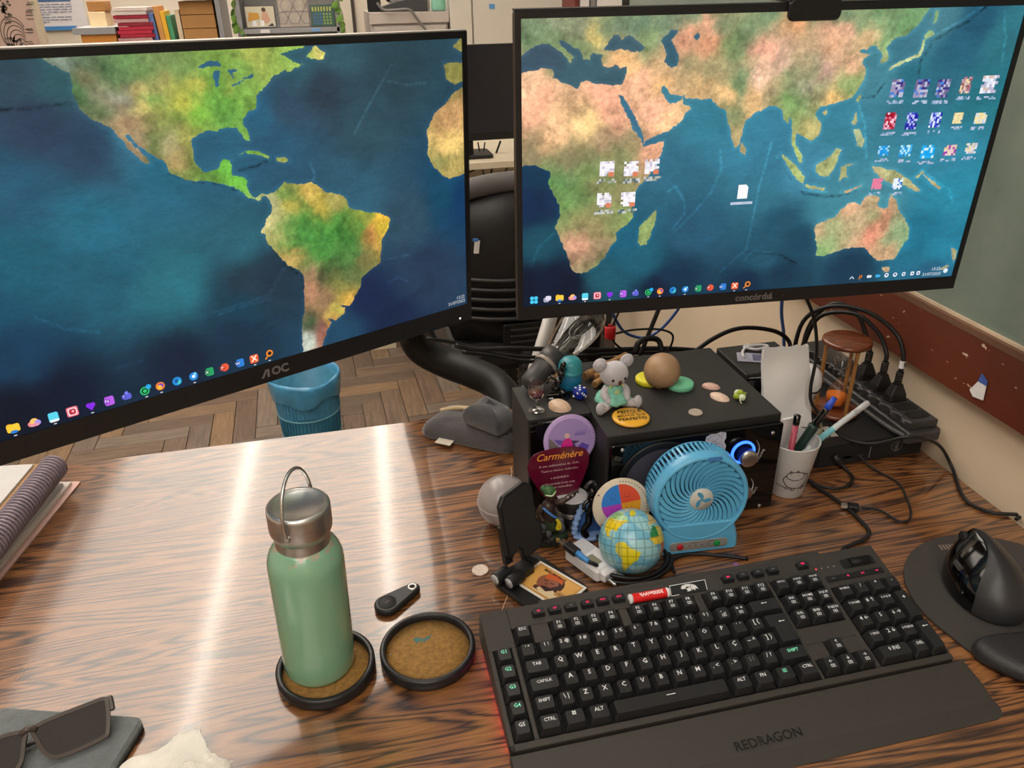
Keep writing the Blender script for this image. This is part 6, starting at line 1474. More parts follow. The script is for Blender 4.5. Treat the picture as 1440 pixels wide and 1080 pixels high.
for j in range(NV):
    for i in range(NU):
        qs = []
        for (di, dj) in ((0, 0), (1, 0), (1, 1), (0, 1)):
            lo = 2*PI*(i+di)/NU; la = -PI/2+PI*(j+dj)/NV
            v = (ex*math.cos(lo)+ey*math.sin(lo))*math.cos(la)+ez*math.sin(la)
            qs.append(v*GR+Vector((0, 0, GR)))
        lon = math.degrees(2*PI*(i+.5)/NU)+LON0; lon = (lon+180) % 360-180; lat = -90+180*(j+.5)/NV
        col = (116, 182, 208) if math.sin(lon*.07)+math.sin(lat*.13+lon*.05) > -.4 else (152, 202, 210)
        for P_, k in lands:
            if inpoly(lon, lat, P_):
                if k == 0: col = (232, 206, 30) if lat < 49 else ((140, 190, 118) if lat < 66 else (190, 205, 170))
                elif k == 1: col = (222, 208, 40) if lon > -66 or lat > 55 else (196, 190, 80)
                elif k == 2: col = (46, 140, 80) if (lon < 8 and lat > 18) else ((224, 196, 60) if lat > 5 else (196, 120, 80))
                else: col = (214, 180, 96)
        if (lon % 15) < 2.5 or (lat % 15) < 2.15: col = tuple(int(x*.80) for x in col)
        mb.add(qs, [(0, 1, 2, 3)], True, None, 0, col)
mb.build('ball', globe_mat(), gl)

# ---- desk fan
fn = thing('desk_fan', 'small sky blue desk fan with curved grille blades', 'fan', (.2600, .1500, .0004), (0, 0, -.075))
m_fan = mat('fan_blue_plastic', (96, 178, 222), .3, coat=.2, var=.03)
FR = .0590; FC = .0760
FMX = Matrix.Translation((0, 0, .0)) @ Matrix.Rotation(PI/2-.07, 4, 'X')    # x right, y up, z to viewer
mb = MB()
mb.prism([(-.048, .0), (.048, .0), (.0505, .004), (.0500, .018), (.047, .030), (.043, .044), (-.043, .044), (-.047, .030), (-.0500, .018), (-.0505, .004)], -.024, .010, FMX, .003)
mb.build('base', m_fan, fn)
mb = MB()
mb.lathe([(FR-.0055, .0100), (FR-.0035, .0112), (FR-.001, .0095), (FR+.0005, .006), (FR+.001, 0), (FR+.001, -.0030)], 72, FMX @ Matrix.Translation((0, FC, 0)), cap=False)
mb.lathe([(FR-.0055, .0100), (FR-.0065, .0085), (FR-.0065, -.020)], 72, FMX @ Matrix.Translation((0, FC, 0)), cap=False)
mb.lathe([(FR+.001, -.0240), (FR, -.0285), (FR-.004, -.0310), (FR-.0065, -.0300)], 72, FMX @ Matrix.Translation((0, FC, 0)), cap=False)
mb.build('ring', m_fan, fn)
mb = MB()
for k in range(64):
    a = 2*PI*k/64
    mb.box(-.0013, FR-.0012, -.0245, .0013, FR+.001, -.0028, FMX @ Matrix.Translation((0, FC, 0)) @ Matrix.Rotation(a, 4, 'Z'))
mb.build('vent_ribs', m_fan, fn)
for k in range(28):
    a = 2*PI*k/28
    pth = []
    for q in range(9):
        t = q/8; r = .0125+(FR-.0065-.0125)*t; an = a-1.05*t**1.2
        pth.append((r*math.cos(an), r*math.sin(an)))
    mb = MB(); rings = []
    for i, (x, y) in enumerate(pth):
        d = Vector((pth[min(i+1, 8)][0]-pth[max(i-1, 0)][0], pth[min(i+1, 8)][1]-pth[max(i-1, 0)][1])).normalized(); nn = Vector((-d.y, d.x))*(.0010+.0017*i/8)
        rings.append([(x-nn.x, y-nn.y, .0030), (x+nn.x, y+nn.y, .0044), (x+nn.x, y+nn.y, .0086), (x-nn.x, y-nn.y, .0078)])
    mb.loft(rings, True, False, FMX @ Matrix.Translation((0, FC, 0)))
    mb.build('grille_blade', m_fan, fn)
m_blade = mat('fan_rotor_blue', (70, 130, 196), .3, var=.05)
for k in range(3):
    a = 2*PI*k/3+.5
    mb = MB(); rings = []
    for q in range(7):
        t = q/6; r = .010+.036*t; wd = .010+.012*math.sin(t*2.4)
        rings.append([(r*math.cos(a-wd/r*s2*.9), r*math.sin(a-wd/r*s2*.9), -.010+.004*s2) for s2 in (-1, -.3, .4, 1)])
    mb.loft(rings, False, True, FMX @ Matrix.Translation((0, FC, 0)), False); mb.build('rotor_blade', m_blade, fn)
MB().lathe([(.011, -.016), (.011, -.006), (.009, -.004), (0, -.004)], 24, FMX @ Matrix.Translation((0, FC, 0))).build('rotor_hub', m_blade, fn)
hub = MB().lathe([(0, .004), (.0145, .004), (.0150, .007), (.0142, .0092), (0, .0096)], 36, FMX @ Matrix.Translation((0, FC, 0))).build('hub_badge', mat('hub_grey', (206, 204, 196), .4, var=.02), fn)
mb = MB()
for k in range(3):
    a = 2*PI*k/3+1.9
    P = []
    for q in range(13):
        t = 2*PI*q/12; P.append((.0068+.0050*math.cos(t), .0028*math.sin(t)+.0016*math.cos(t)))
    mb.poly(P, .0098, FMX @ Matrix.Translation((0, FC, 0)) @ Matrix.Rotation(a, 4, 'Z'))
mb.disc(0, 0, .0022, .0098, 12, None, FMX @ Matrix.Translation((0, FC, 0)))
mb.build('blade_emblem', mat('emblem_teal', (70, 150, 190), .5, var=.03), hub)
cpn = MB().prism(rrect(.074, .0125, .005, 4, .0, .0125), .0095, .0108, FMX, .0003).build('control_panel', mat('panel_silver', (160, 158, 156), .35, .3, var=.04), fn)
MB().lathe([(0, .0108), (.0040, .0108), (.0040, .0122), (.0030, .0130), (0, .0130)], 24, FMX @ Matrix.Translation((-.0240, .0125, 0))).build('red_button', mat('red_btn', (190, 24, 34), .35, var=.05), fn)
MB().lathe([(0, .0108), (.0040, .0108), (.0040, .0122), (.0030, .0130), (0, .0130)], 24, FMX @ Matrix.Translation((.0230, .0125, 0))).build('green_button', mat('green_btn', (20, 140, 66), .35, var=.05), fn)
mb = MB()
for k in range(4): mb.disc(-.012+k*.008, .0125, .0009, .0110, 8, None, FMX)
mb.text('CHARGE', .0022, FMX @ at((-.006, .0162, .0110)), res=1).text('ON/OFF', .0022, FMX @ at((.016, .0168, .0110)), res=1).box(-.036, .0092, .0108, .036, .0094, .0110, FMX).build('panel_print', m_ink, cpn)
MB().prism(rrect(.018, .005, .0022, 3, .012, FC+FR-.0045), .0098, .0112, FMX).build('brand_mark', m_blade, fn)
# ================================================================ right side: cup, hourglass, mini PC, power strip
cu = thing('pen_cup', 'white tapered plastic cup with line drawing, holding pens', 'cup', (.4340, .2360, .0004), (0, 0, 0))
MB().lathe([(0, 0), (.0215, 0), (.0228, .0012), (.0335, .0810), (.0340, .0822), (.0330, .0828), (.0322, .0815), (.0218, .004), (0, .004)], 48).build('wall', mat('white_melamine', (212, 212, 214), .35, var=.02), cu)
# creature doodle wrapped on the cup
mb = MB()
def cupP(u, v):   # u along surface (m) to the viewer's right, v height
    r = .0228+(.0335-.0228)*(v/.081)+.00015
    a = math.atan2(CAMP.y-.236, CAMP.x-.434)+.45+u/r
    return Vector((r*math.cos(a), r*math.sin(a), v))
def stroke(pts, w=.0012):
    P = smoothpath([(x, y, 0) for x, y in pts], 5)
    for p, q in zip(P[:-1], P[1:]):
        d = (q-p); n = Vector((-d.y, d.x, 0)).normalized()*w*.5 if d.length > 1e-9 else Vector((0, w, 0))
        mb.add([cupP(p.x-n.x, p.y-n.y), cupP(q.x-n.x, q.y-n.y), cupP(q.x+n.x, q.y+n.y), cupP(p.x+n.x, p.y+n.y)], [(0, 1, 2, 3)])
for s2 in ([(-.013, .036), (-.014, .041), (-.011, .045), (-.004, .047), (.004, .0465), (.009, .043), (.010, .038), (.004, .034), (-.004, .033), (-.010, .035), (-.013, .036)],
           [(.009, .044), (.014, .042), (.0165, .035), (.014, .026), (.008, .022)], [(-.014, .040), (-.017, .034), (-.015, .027), (-.009, .021), (-.002, .0195), (.006, .0195), (.010, .021)],
           [(-.010, .021), (-.013, .018), (-.009, .0175), (-.007, .020)], [(-.004, .0195), (-.005, .016), (-.001, .0165), (-.001, .0195)], [(.006, .0195), (.010, .018), (.013, .0205), (.010, .022)],
           [(-.011, .045), (-.010, .0485), (-.008, .0465)], [(-.003, .047), (-.001, .050), (.001, .047)], [(-.026, .022), (-.018, .0205), (-.013, .0195)], [(.013, .020), (.020, .022), (.026, .0225)]): stroke(s2)
for p in ((-.009, .0425), (.000, .0435)): mb.add([cupP(p[0]-.0005, p[1]-.0006), cupP(p[0]+.0005, p[1]-.0006), cupP(p[0]+.0005, p[1]+.0006), cupP(p[0]-.0005, p[1]+.0006)], [(0, 1, 2, 3)])
mb.build('doodle', mat('doodle_black', (30, 30, 32), .5, var=.02), cu)
def pen(name, label, a, b2, build):
    t = thing(name, label, 'pen', group='pens in the white cup')
    A_, B_ = Vector(a), Vector(b2)
    t.matrix_world = axis_m(A_, B_)
    build(t, (B_-A_).length)
    return t
cupc = Vector((.434, .236, 0))
def b_pink(t, L):
    MB().lathe([(.0036, 0), (.0040, L*.86)], 16, cap=True).build('barrel', mat('pink_barrel', (196, 82, 104), .3, trans=.2, var=.1), t)
    MB().lathe([(.0044, L*.86), (.0046, L*.9), (.0044, L*.985), (0, L)], 16).build('cap', BLACK_GLOSS, t)
    mb = MB()
    for k in range(6): mb.box(-.0042, -.0012, L*(.40+.07*k), -.0040, .0012, L*(.44+.07*k)); mb.box(-.0014, -.0044, L*(.40+.07*k), .0010, -.0041, L*(.44+.07*k))
    mb.build('lettering', mat('dark_red_ink', (104, 20, 40), .5, var=.05), t)
q = AY(1122, 582, .243); pen('pen', 'pink transparent pen with black cap in the white cup', cupc+Vector((-.008, -.006, .006)), q, b_pink)
def b_black(t, L):
    MB().lathe([(.0034, 0), (.0048, L*.5), (.0048, L*.9), (.0040, L*.94)], 16).build('barrel', mat('smoky_barrel', (36, 34, 44), .2, coat=.4, var=.3, vscale=80), t)
    MB().lathe([(.0026, L*.94), (.0026, L), (0, L)], 12).build('plunger', BLACK_GLOSS, t)
    MB().box(.0046, -.0014, L*.62, .0062, .0014, L*.93).build('clip', STEEL, t)
q = AY(1146, 590, .246); pen('pen', 'smoky black click pen in the middle of the white cup', cupc+Vector((.000, .004, .006)), q, b_black)
def b_green(t, L):
    MB().lathe([(.0050, 0), (.0066, L*.60), (.0062, L*.63), (.0034, L*.64)], 20).build('barrel', mat('dark_green_barrel', (24, 48, 42), .35, var=.06), t)
    MB().lathe([(.0034, L*.63), (.0044, L*.66), (.0046, L*.84), (.0036, L*.86)], 18).build('grip', BLACK_GLOSS, t)
    MB().lathe([(.0040, L*.85), (.0048, L*.88), (.0042, L*.93), (.0036, L*.94), (.0036, L), (0, L)], 18).build('blue_end', mat('blue_pen_end', (34, 72, 190), .35, var=.05), t)
q = AY(1174, 559, .236); pen('pen', 'thick dark green pen with blue end in the white cup', cupc+Vector((-.010, .002, .030)), q, b_green)
def b_clear(t, L):
    MB().lathe([(.0040, 0), (.0042, L*.82)], 16).build('barrel', mat('white_barrel', (212, 218, 222), .3, var=.05), t)
    MB().lathe([(.0043, L*.28), (.0043, L*.52)], 16, cap=False).build('teal_refill', mat('teal_refill', (120, 186, 198), .3, var=.12, vscale=80), t)
    MB().lathe([(.0043, L*.80), (.0044, L*.985), (.0036, L), (0, L)], 16).build('clear_cap', mat('clear_cap', (206, 206, 210), .15, trans=.4, var=.04), t)
q = AY(1221, 566, .268); pen('pen', 'white pen with teal band sticking out to the right of cup', cupc+Vector((.004, .000, .050)), q, b_clear)
tg = thing('hair_tie', 'olive elastic ring peeking out of the white cup', 'elastic band')
c0 = AY(1146, 603, .250)
MB().tube([c0+Vector((.010*math.cos(2*PI*k/20), .002*math.sin(2*PI*k/20*2), .010*math.sin(2*PI*k/20))) for k in range(20)], .0018, 8, True).build('band', mat('olive_elastic', (132, 126, 98), .6, var=.1), tg)
pt = tag(MB().rbox(0, 0, 0, .034, .0014, .070, .004, M=at(AY(1109, 605, .262)-Vector((0, 0, .012)), .1, .12)).build('paper_tag', PAPER), 'rounded white paper tag standing in the white cup', 'paper')

# crumpled white paper sleeve standing behind the cup
sl_ = thing('paper_sleeve', 'tall wrinkled white paper sleeve standing behind the cup', 'paper sleeve')
A1, A2, A3, A4_ = AY(1075, 493, .318), AY(1138, 487, .318), AY(1141, 600, .300), AY(1072, 600, .300)
mb = MB(); rr = random.Random(5); rows = []
for j in range(13):
    row = []
    for i in range(10):
        t, s2 = i/9, j/12
        p = A1.lerp(A2, t).lerp(A4_.lerp(A3, t), s2)
        p = p+Vector((0, .0016*math.sin(s2*9+t*2)+.0010*math.sin(t*7+s2*3)+rr.uniform(-.0006, .0006), 0))
        if j == 0: p.z += .001*math.sin(i*2.1)+rr.uniform(-.001, .001)
        row.append(p)
    rows.append(row)
mb.loft(rows, False, True, None, False)
mb.loft([[p+Vector((0, .006, 0)) for p in r] for r in rows], False, True, None, False)
for side in (0, 9): mb.loft([[r[side] for r in rows], [r[side]+Vector((0, .006, 0)) for r in rows]], False, True, None, False)
mb.build('sleeve', PAPER, sl_)
# white rounded gadget behind
wd = thing('white_gadget', 'white rounded gadget with black slots behind the paper sleeve', 'gadget', (.5200, .3600, .0368), (0, 0, -.2))
MB().lathe([(0, 0), (.018, 0), (.019, .002), (.019, .040), (.024, .046), (.026, .058), (.024, .074), (.016, .083), (0, .086)], 36).build('shell', WHITE_PLASTIC, wd)
MB().tube(smoothpath([(.004, -.0255, .052), (.014, -.0220, .051), (.021, -.0145, .053)], 4), .0013, 6).build('slot', BLACK_MATTE, wd)
MB().tube(smoothpath([(.004, -.0188, .028), (.010, -.0162, .027)], 4), .0011, 6).build('slot', BLACK_MATTE, wd)

# mini PC
pcx = thing('mini_computer', 'flat black mini computer on the desk under the power strip', 'computer', (.5000, .2700, .0004))
MB().rbox(.086, .090, .0182, .172, .178, .0360, .003, .001, 2).build('case', mat('pc_black', (28, 27, 28), .42, bump=.08, bscale=900), pcx)
MB().box(.002, -.0012, .003, .170, .0005, .0340).build('front_grille', mat('pc_mesh', (18, 18, 19), .6, bump=.8, bscale=1200), pcx)
mb = MB(); RXm = Matrix.Rotation(PI/2, 4, 'X')
ring(mb, 0, 0, .0082, .0082, .0008, 28); mb.text('DELL', .0068, at((0, 0, 0), PI/2), res=2, bold=.03)
mb.build('round_logo', mat('pc_logo', (120, 118, 118), .4, var=.03), pcx, Matrix.Translation((.128, -.0014, .0210)) @ RXm)
for x, w_, h_ in ((.030, .005, .005), (.048, .012, .003), (.048, .012, .003), (.068, .012, .003)):
    MB().box(x-w_/2, -.0018, .014-h_/2, x+w_/2, -.0010, .014+h_/2).build('port', mat('port_grey', (70, 70, 72), .3, .5, var=.05), pcx)
MB().box(.0835, -.0018, .008, .0850, -.0010, .026, Matrix.Rotation(0, 4, 'Y')).build('accent_bar', MATS['pc_logo'], pcx)
for k, (x0, x1) in enumerate(((.004, .030), (.034, .046))):
    MB().box(x0, .022, .0364, x1, .050, .0366).build('label_sticker', mat('pale_label', (188, 184, 180), .5, var=.1, vscale=300), pcx)

# hourglass
hg = thing('hourglass', 'wooden hourglass with orange sand on the mini computer', 'hourglass', (.5800, .3580, .0368), (0, 0, .2))
m_hw = mat('varnished_wood', (106, 52, 24), .25, coat=.5, var=.2, vscale=60, stretch=(1, 5, 1)); m_hp = mat('light_wood_post', (158, 110, 58), .4, var=.15, vscale=80, stretch=(1, 1, .2))
for z in (0, .1130):
    MB().lathe([(0, z), (.0315, z), (.0345, z+.0020), (.0352, z+.0045), (.0345, z+.0070), (.0315, z+.0090), (0, z+.0090)], 48).build('base_disc' if z == 0 else 'top_disc', m_hw, hg)
for k in range(3):
    a = 2*PI*k/3+.35
    MB().lathe([(.0032, .009), (.0027, .02), (.0032, .061), (.0027, .10), (.0032, .113)], 14, Matrix.Translation((.0268*math.cos(a), .0268*math.sin(a), 0)), cap=False).build('post', m_hp, hg)
pf = [(.006, .0105), (.0135, .0150), (.0158, .0240), (.0145, .0340), (.0095, .0450), (.0040, .0550), (.0016, .0612), (.0040, .0680), (.0095, .0780), (.0145, .0880), (.0158, .0980), (.0135, .1070), (.006, .1120)]
MB().lathe(pf, 36, cap=False).build('glass_bulbs', THIN, hg)
MB().lathe([(0, .0110), (.0055, .0110), (.0128, .0152), (.0150, .0240), (.0146, .0300), (.0090, .0315), (0, .0330)], 30).build('sand', mat('orange_sand', (226, 118, 24), .85, bump=.4, bscale=2500, emit=(226, 110, 20), estr=.0), hg)

# power strip along the wall
pw = thing('power_strip', 'black power strip with scalloped edge lying on the mini computer', 'power strip', (.6500, .2470, .0368), (0, 0, .0))
P = [(-.030, .004), (-.026, -.001), (.024, -.001), (.030, .006), (.030, .300), (-.024, .300), (-.024, .004)]
mb = MB(); mb.prism(P, 0, .016, None, .002)
top = [(-.018, .010), (.026, .010), (.026, .296)]
for k in range(12):
    y = .296-.024*k
    top += [(-.018, y), (-.0225, y-.006), (-.0225, y-.010), (-.018, y-.016)]
mb.prism(top[:-1], .016, .0290, None, .0015)
strip_b = mb.build('housing', mat('strip_black', (56, 54, 54), .42, bump=.06, bscale=900), pw)
def sock(y):
    P = [(-.016, -.007), (-.010, -.0095), (.010, -.0095), (.016, -.007), (.016, .007), (.010, .0095), (-.010, .0095), (-.016, .007)]
    MB().prism(P, .0285, .0302, Matrix.Translation((.004, y, 0))).build('socket', mat('socket_dark', (16, 16, 17), .6, var=.05), pw)
for y in (.028, .052, .076, .100, .124, .150, .175, .200): sock(y)
for k in range(9):
    MB().ball((-.0195, .022+.026*k, .0240), (.0042, .0042, .0042), 12, 8).build('rivet', mat('strip_grey', (74, 72, 72), .4, var=.05), pw)
MB().tube(smoothpath([(-.029, .004, .012), (-.033, .040, .010), (-.034, .13, .009), (-.034, .25, .009)], 4), .0035, 8).build('side_rib', MATS['strip_grey'], pw)
def plug(label, y, path, band=False):
    t = thing('power_plug', label, 'plug', (.6540, .2470+y, .0368+.0306), group='black plugs in the power strip')
    mb = MB(); mb.loft([[(x, yy, 0) for x, yy in rrect(.030, .019, .004, 3)], [(x, yy, .008) for x, yy in rrect(.028, .018, .004, 3)], [(x, yy, .024) for x, yy in rrect(.014, .012, .004, 3)]], True, False)
    mb.build('body', BLACK_PLASTIC, t)
    mb = MB()
    for k in range(5): mb.lathe([(.0050, .0240+k*.004), (.0056, .0255+k*.004), (.0050, .0275+k*.004)], 16, cap=(k == 4))
    mb.build('strain_relief', BLACK_PLASTIC, t)
    b0 = Vector((.6540, .2470+y, .0368+.0306))
    MB().tube([Vector(p)-b0 for p in smoothpath([b0+Vector((0, 0, .042))]+[Vector(p) for p in path], 6)], .0034, 10).build('cord', CABLE, t)
    if band: MB().lathe([(.0040, .050), (.0040, .062)], 14, cap=False).build('white_band', WHITE_PLASTIC, t)
T0 = Vector((.654, .325, .066))
plug('nearest black plug in the power strip, white band on its cord', .078, [(.654, .326, .135), (.648, .345, .165), (.625, .385, .185), (.590, .425, .182), (.565, .450, .150), (.560, .455, .08), (.562, .458, .01)], True)
plug('middle black plug in the power strip', .112, [(.654, .362, .125), (.650, .385, .150), (.630, .420, .168), (.600, .460, .150), (.590, .475, .09), (.59, .48, .01)])
plug('farthest black plug in the power strip, behind the hourglass', .150, [(.652, .400, .120), (.645, .430, .160), (.620, .460, .170), (.600, .485, .120), (.60, .49, .02)])

# cables on the right
cable('power_cable', 'long black cord hanging from the right monitor past paper sleeve to front', [tuple(AY(1128, 405, .295)), tuple(AY(1145, 450, .298)), tuple(AY(1148, 500, .300)), tuple(AY(1140, 545, .296)), tuple(AY(1143, 570, .292)), tuple(AY(1168, 598, .285)), tuple(AZ(1190, 617, .043)), tuple(AZ(1230, 624, .043)), tuple(AZ(1280, 614, .068)), tuple(AZ(1318, 624, .045)), tuple(AZ(1338, 655, .006)), tuple(AZ(1356, 700, .003)), tuple(AZ(1392, 720, .003)), tuple(AZ(1434, 724, .004)), (.682, .100, .003)], .0024)
cable('audio_cable', 'black cable curling from the mini computer jack toward the cup', [tuple(AY(1176, 645, .266)), tuple(AZ(1190, 660, .004)), tuple(AZ(1199, 672, .003)), tuple(AZ(1190, 684, .003)), tuple(AZ(1172, 687, .003)), tuple(AZ(1150, 682, .003)), tuple(AZ(1140, 676, .003))], .0022)
mb = MB(); mb.tube([AY(1172, 640, .268), AY(1185, 655, .262)], [.0050, .0040], 12); tag(mb.build('jack_plug', BLACK_PLASTIC), 'black jack plug in the front of the mini computer', 'plug')
cable('thin_usb_cable', 'thin black cable from computer front looping to a metal plug', [tuple(AY(1207, 640, .266)), tuple(AZ(1230, 660, .003)), tuple(AZ(1262, 678, .0025)), tuple(AZ(1274, 698, .0025)), tuple(AZ(1281, 720, .0025)), tuple(AZ(1276, 733, .0025)), tuple(AZ(1262, 732, .0025)), tuple(AZ(1238, 718, .003)), tuple(AZ(1212, 714, .004))], .0016)
up = thing('usb_plug', 'black usb plug with bare metal tip lying on the desk', 'plug')
a, b2 = AZ(1208, 714, .005), AZ(1186, 711, .005)
up.matrix_world = axis_m(a, b2)
MB().prism(rrect(.012, .0075, .002, 3), 0, (b2-a).length*.75, None, .001).build('grip', BLACK_PLASTIC, up)
MB().prism(rrect(.008, .004, .0008, 2), (b2-a).length*.72, (b2-a).length*1.15).build('metal_tip', mat('tin_tip', (186, 176, 166), .3, .8, var=.05), up)

# cables behind the speakers
cable('arched_cable', 'thick black cable arching behind the speakers against cream wall', [tuple(AY(975, 496, .47)), tuple(AY(1000, 478, .48)), tuple(AY(1030, 464, .49)), tuple(AY(1058, 461, .50)), tuple(AY(1090, 466, .51)), tuple(AY(1108, 478, .51)), tuple(AY(1112, 495, .50)), tuple(AY(1114, 530, .49))], .0036)
cable('blue_network_cable', 'blue network cable hanging down behind the right monitor', [tuple(AY(1101, 400, .54)), tuple(AY(1099, 440, .55)), tuple(AY(1102, 470, .55)), tuple(AY(1103, 520, .55))], .0030, mat('blue_cable', (70, 104, 178), .5, var=.05))
cable('blue_network_cable', 'blue cable sagging in a loop beside the red clip', [tuple(AY(858, 428, .50)), tuple(AY(866, 450, .51)), tuple(AY(880, 468, .52)), tuple(AY(905, 475, .53)), tuple(AY(928, 464, .53)), tuple(AY(950, 440, .52)), tuple(AY(965, 415, .51))], .0024, MATS['blue_cable'])
grp = 'black cables running behind the speakers'
for k, (pp_, r_) in enumerate((([(640, 486), (668, 491), (720, 490), (770, 491), (850, 492), (930, 490), (1000, 494)], .0040), ([(650, 495), (690, 500), (740, 508), (775, 505), (850, 498), (930, 496), (1000, 500)], .0034), ([(600, 476), (640, 482), (700, 498), (770, 503), (860, 504), (960, 497)], .0030))):
    cable('black_cable', ('uppermost', 'lowest', 'middle')[k]+' of the black cables running behind the speakers', [tuple(AY(x, y, .500+.012*k)) for x, y in pp_], r_)
cable('black_cable', 'black loop of cable standing up behind the brown ball', [tuple(AY(893, 497, .46)), tuple(AY(898, 482, .465)), tuple(AY(912, 476, .47)), tuple(AY(926, 479, .47)), tuple(AY(931, 496, .46))], .0046)
cable('black_cable', 'straight black cable slanting up behind the brown ball', [tuple(AY(900, 500, .475)), tuple(AY(912, 470, .48)), tuple(AY(930, 425, .49)), tuple(AY(940, 395, .49))], .0036)
rc = thing('cable_clip', 'red plastic cable clip with black cords through it', 'cable clip', tuple(AY(858, 467, .47)))
MB().lathe([(.0070, -.010), (.0085, -.008), (.0085, .008), (.0070, .010), (.0042, .010), (.0042, -.010), (.0070, -.010)], 20, cap=False).build('clip', mat('red_plastic', (206, 34, 40), .35, var=.06), rc)
b0 = AY(858, 467, .47)
for pts_ in ([(843, 428), (848, 448), (856, 462)], [(874, 430), (866, 448), (859, 464)], [(857, 470), (866, 484), (880, 494), (890, 500)], [(862, 470), (890, 464), (925, 463), (945, 470), (944, 485), (935, 497)]):
    MB().tube([p-b0 for p in smoothpath([AY(x, y, .47) for x, y in pts_], 6)], .0017, 8).build('cord', CABLE, rc)

# ---- grey fabric pouch behind the narrow speaker
def lumpy(name, m, parent, cx, cy, L, Wd, H, rz, seed, pinch=.0):
    """soft stuffed bag: flat seam all round, plump middle"""
    rr = random.Random(seed); mb = MB(); rings = []
    ph = [rr.uniform(0, 6) for _ in range(6)]
    base = rrect(L, Wd, min(L, Wd)*.16, 8)
    for sc, zz in ((1.0, .0), (1.03, .12), (1.035, .22), (1.0, .42), (.90, .68), (.74, .86), (.50, .94), (.22, .96)):
        row = []
        for i, (x, y) in enumerate(base):
            a = math.atan2(y, x)
            wv = .0030*math.sin(3*a+ph[0]+zz*3)+.0020*math.sin(7*a+ph[1])+.0015*math.sin(11*a+ph[2]+zz*5)
            r = 1+wv/max(math.hypot(x, y), .02)*(.4+zz)
            z = H*zz*(1+.14*math.sin(2*a+ph[3])*(zz > .3)+.08*math.sin(5*a+ph[4])*(zz > .3))
            row.append((x*sc*r, y*sc*r, z))
        rings.append(row)
    mb.loft(rings, True, True)
    return mb.build(name, m, parent, at((cx, cy, 0), rz))
po = thing('fabric_pouch', 'grey fabric pouch with cream zipper at the desk back edge', 'pouch', (.046, .490, .0006), (0, 0, -.62))
m_felt = mat('grey_felt', (76, 73, 76), .95, var=.12, vscale=60, bump=.5, bscale=500, sheen=.5)
lumpy('body', m_felt, po, 0, 0, .150, .078, .034, 0, 3)
MB().tube(smoothpath([(-.064, .010, .024), (-.035, .012, .0335), (.00, .012, .0365), (.035, .008, .0365)], 6), .0040, 8, M=Matrix.Diagonal((1, 1, 1, 1))).build('zipper', mat('cream_zip', (198, 176, 142), .8, var=.05), po)
MB().rbox(-.030, -.046, .006, .026, .018, .0016, .001, M=at((0, 0, 0), 0, 0)).build('fabric_tag', mat('cream_tag', (198, 190, 176), .85, var=.04), po)
pf_ = thing('folded_cloth', 'dark grey folded cloth heaped on the pouch beside the speaker', 'cloth', (.066, .458, .0355), (0, 0, -.9))
lumpy('cloth', mat('dark_grey_felt', (60, 59, 63), .95, var=.15, vscale=60, bump=.6, bscale=450, sheen=.4), pf_, 0, 0, .070, .050, .036, 0, 8)

# ================================================================ left side
# papers, coil notebook
nb = thing('coil_notebook', 'notebook with grey plastic coil lying at the left edge of desk', 'notebook', (-.5560, .4900, .0240), (0, 0, -.145))
m_pg = mat('notebook_pages', (214, 210, 206), .8, var=.06, vscale=4, stretch=(1, 1, 200))
MB().box(-.170, -.290, .0012, -.006, .004, .0150).build('pages', m_pg, nb)
MB().box(-.172, -.292, .0, .004, .006, .0012).build('back_cover', mat('kraft_board', (170, 132, 86), .7, var=.1), nb)
MB().box(-.172, -.292, .0150, -.002, .006, .0162).build('front_cover', MATS['kraft_board'], nb)
MB().box(-.150, -.286, .0163, -.022, .000, .0200).build('loose_sheets', mat('loose_sheet_paper', (198, 196, 195), .8, var=.03), nb)
m_coil = mat('coil_plastic', (132, 120, 132), .3, var=.08)
for k in range(46):
    y = .000-k*.0063
    MB().tube([(.0040+.0165*math.cos(a), y+.0010*math.sin(a), .0135+.0165*math.sin(a)) for a in [PI*1.15-2*PI*.86*q/14 for q in range(15)]], .0019, 6).build('coil_ring', m_coil, nb)
fo = thing('paper_folder', 'pale pink folder with white sheets under the coil notebook', 'folder', (-.5430, .4900, .0004), (0, 0, -.205))
MB().box(-.20, -.300, 0, .012, .012, .0022).build('folder_cover', mat('pink_folder', (206, 168, 160), .6, var=.05), fo)
for k in range(3):
    MB().box(-.20, -.300+.004*k, .0026+k*.0052, .004-.006*k, .004-.010*k, .0072+k*.0052).build('sheet_bundle', mat('sheet_stack_%d' % k, ((224, 214, 208), (208, 204, 204), (220, 216, 214))[k], .75, var=.05, vscale=5, stretch=(1, 1, 180)), fo)
# sunglasses on a felt case
fc = thing('felt_case', 'grey felt glasses case under the sunglasses', 'case', (-.445, .020, .0004), (0, 0, -.32))
MB().rbox(0, 0, .0052, .150, .085, .0100, .010, .003, 4).build('body', mat('felt_grey_green', (96, 102, 104), .95, var=.15, vscale=90, bump=.6, bscale=700, sheen=.4), fc)
MB().prism(rrect(.150, .085, .010, 4), .0006, .0030, Matrix.Translation((.0012, -.0012, 0))).build('edge', mat('felt_edge', (40, 38, 40), .9, var=.1), fc)
sg = thing('sunglasses', 'brown sunglasses with dark lenses lying on felt case', 'sunglasses', (-.4130, .0080, .0120), (.05, 0, .27))
m_fr = mat('sunglass_frame', (66, 56, 50), .35, var=.08)
LO = [(-.0290, .0135), (.0180, .0165), (.0315, .0150), (.0325, .0050), (.0290, -.0140), (.0220, -.0205), (-.0120, -.0225), (-.0245, -.0160), (-.0300, -.0010)]
FRM = Matrix.Rotation(.62, 4, 'X')
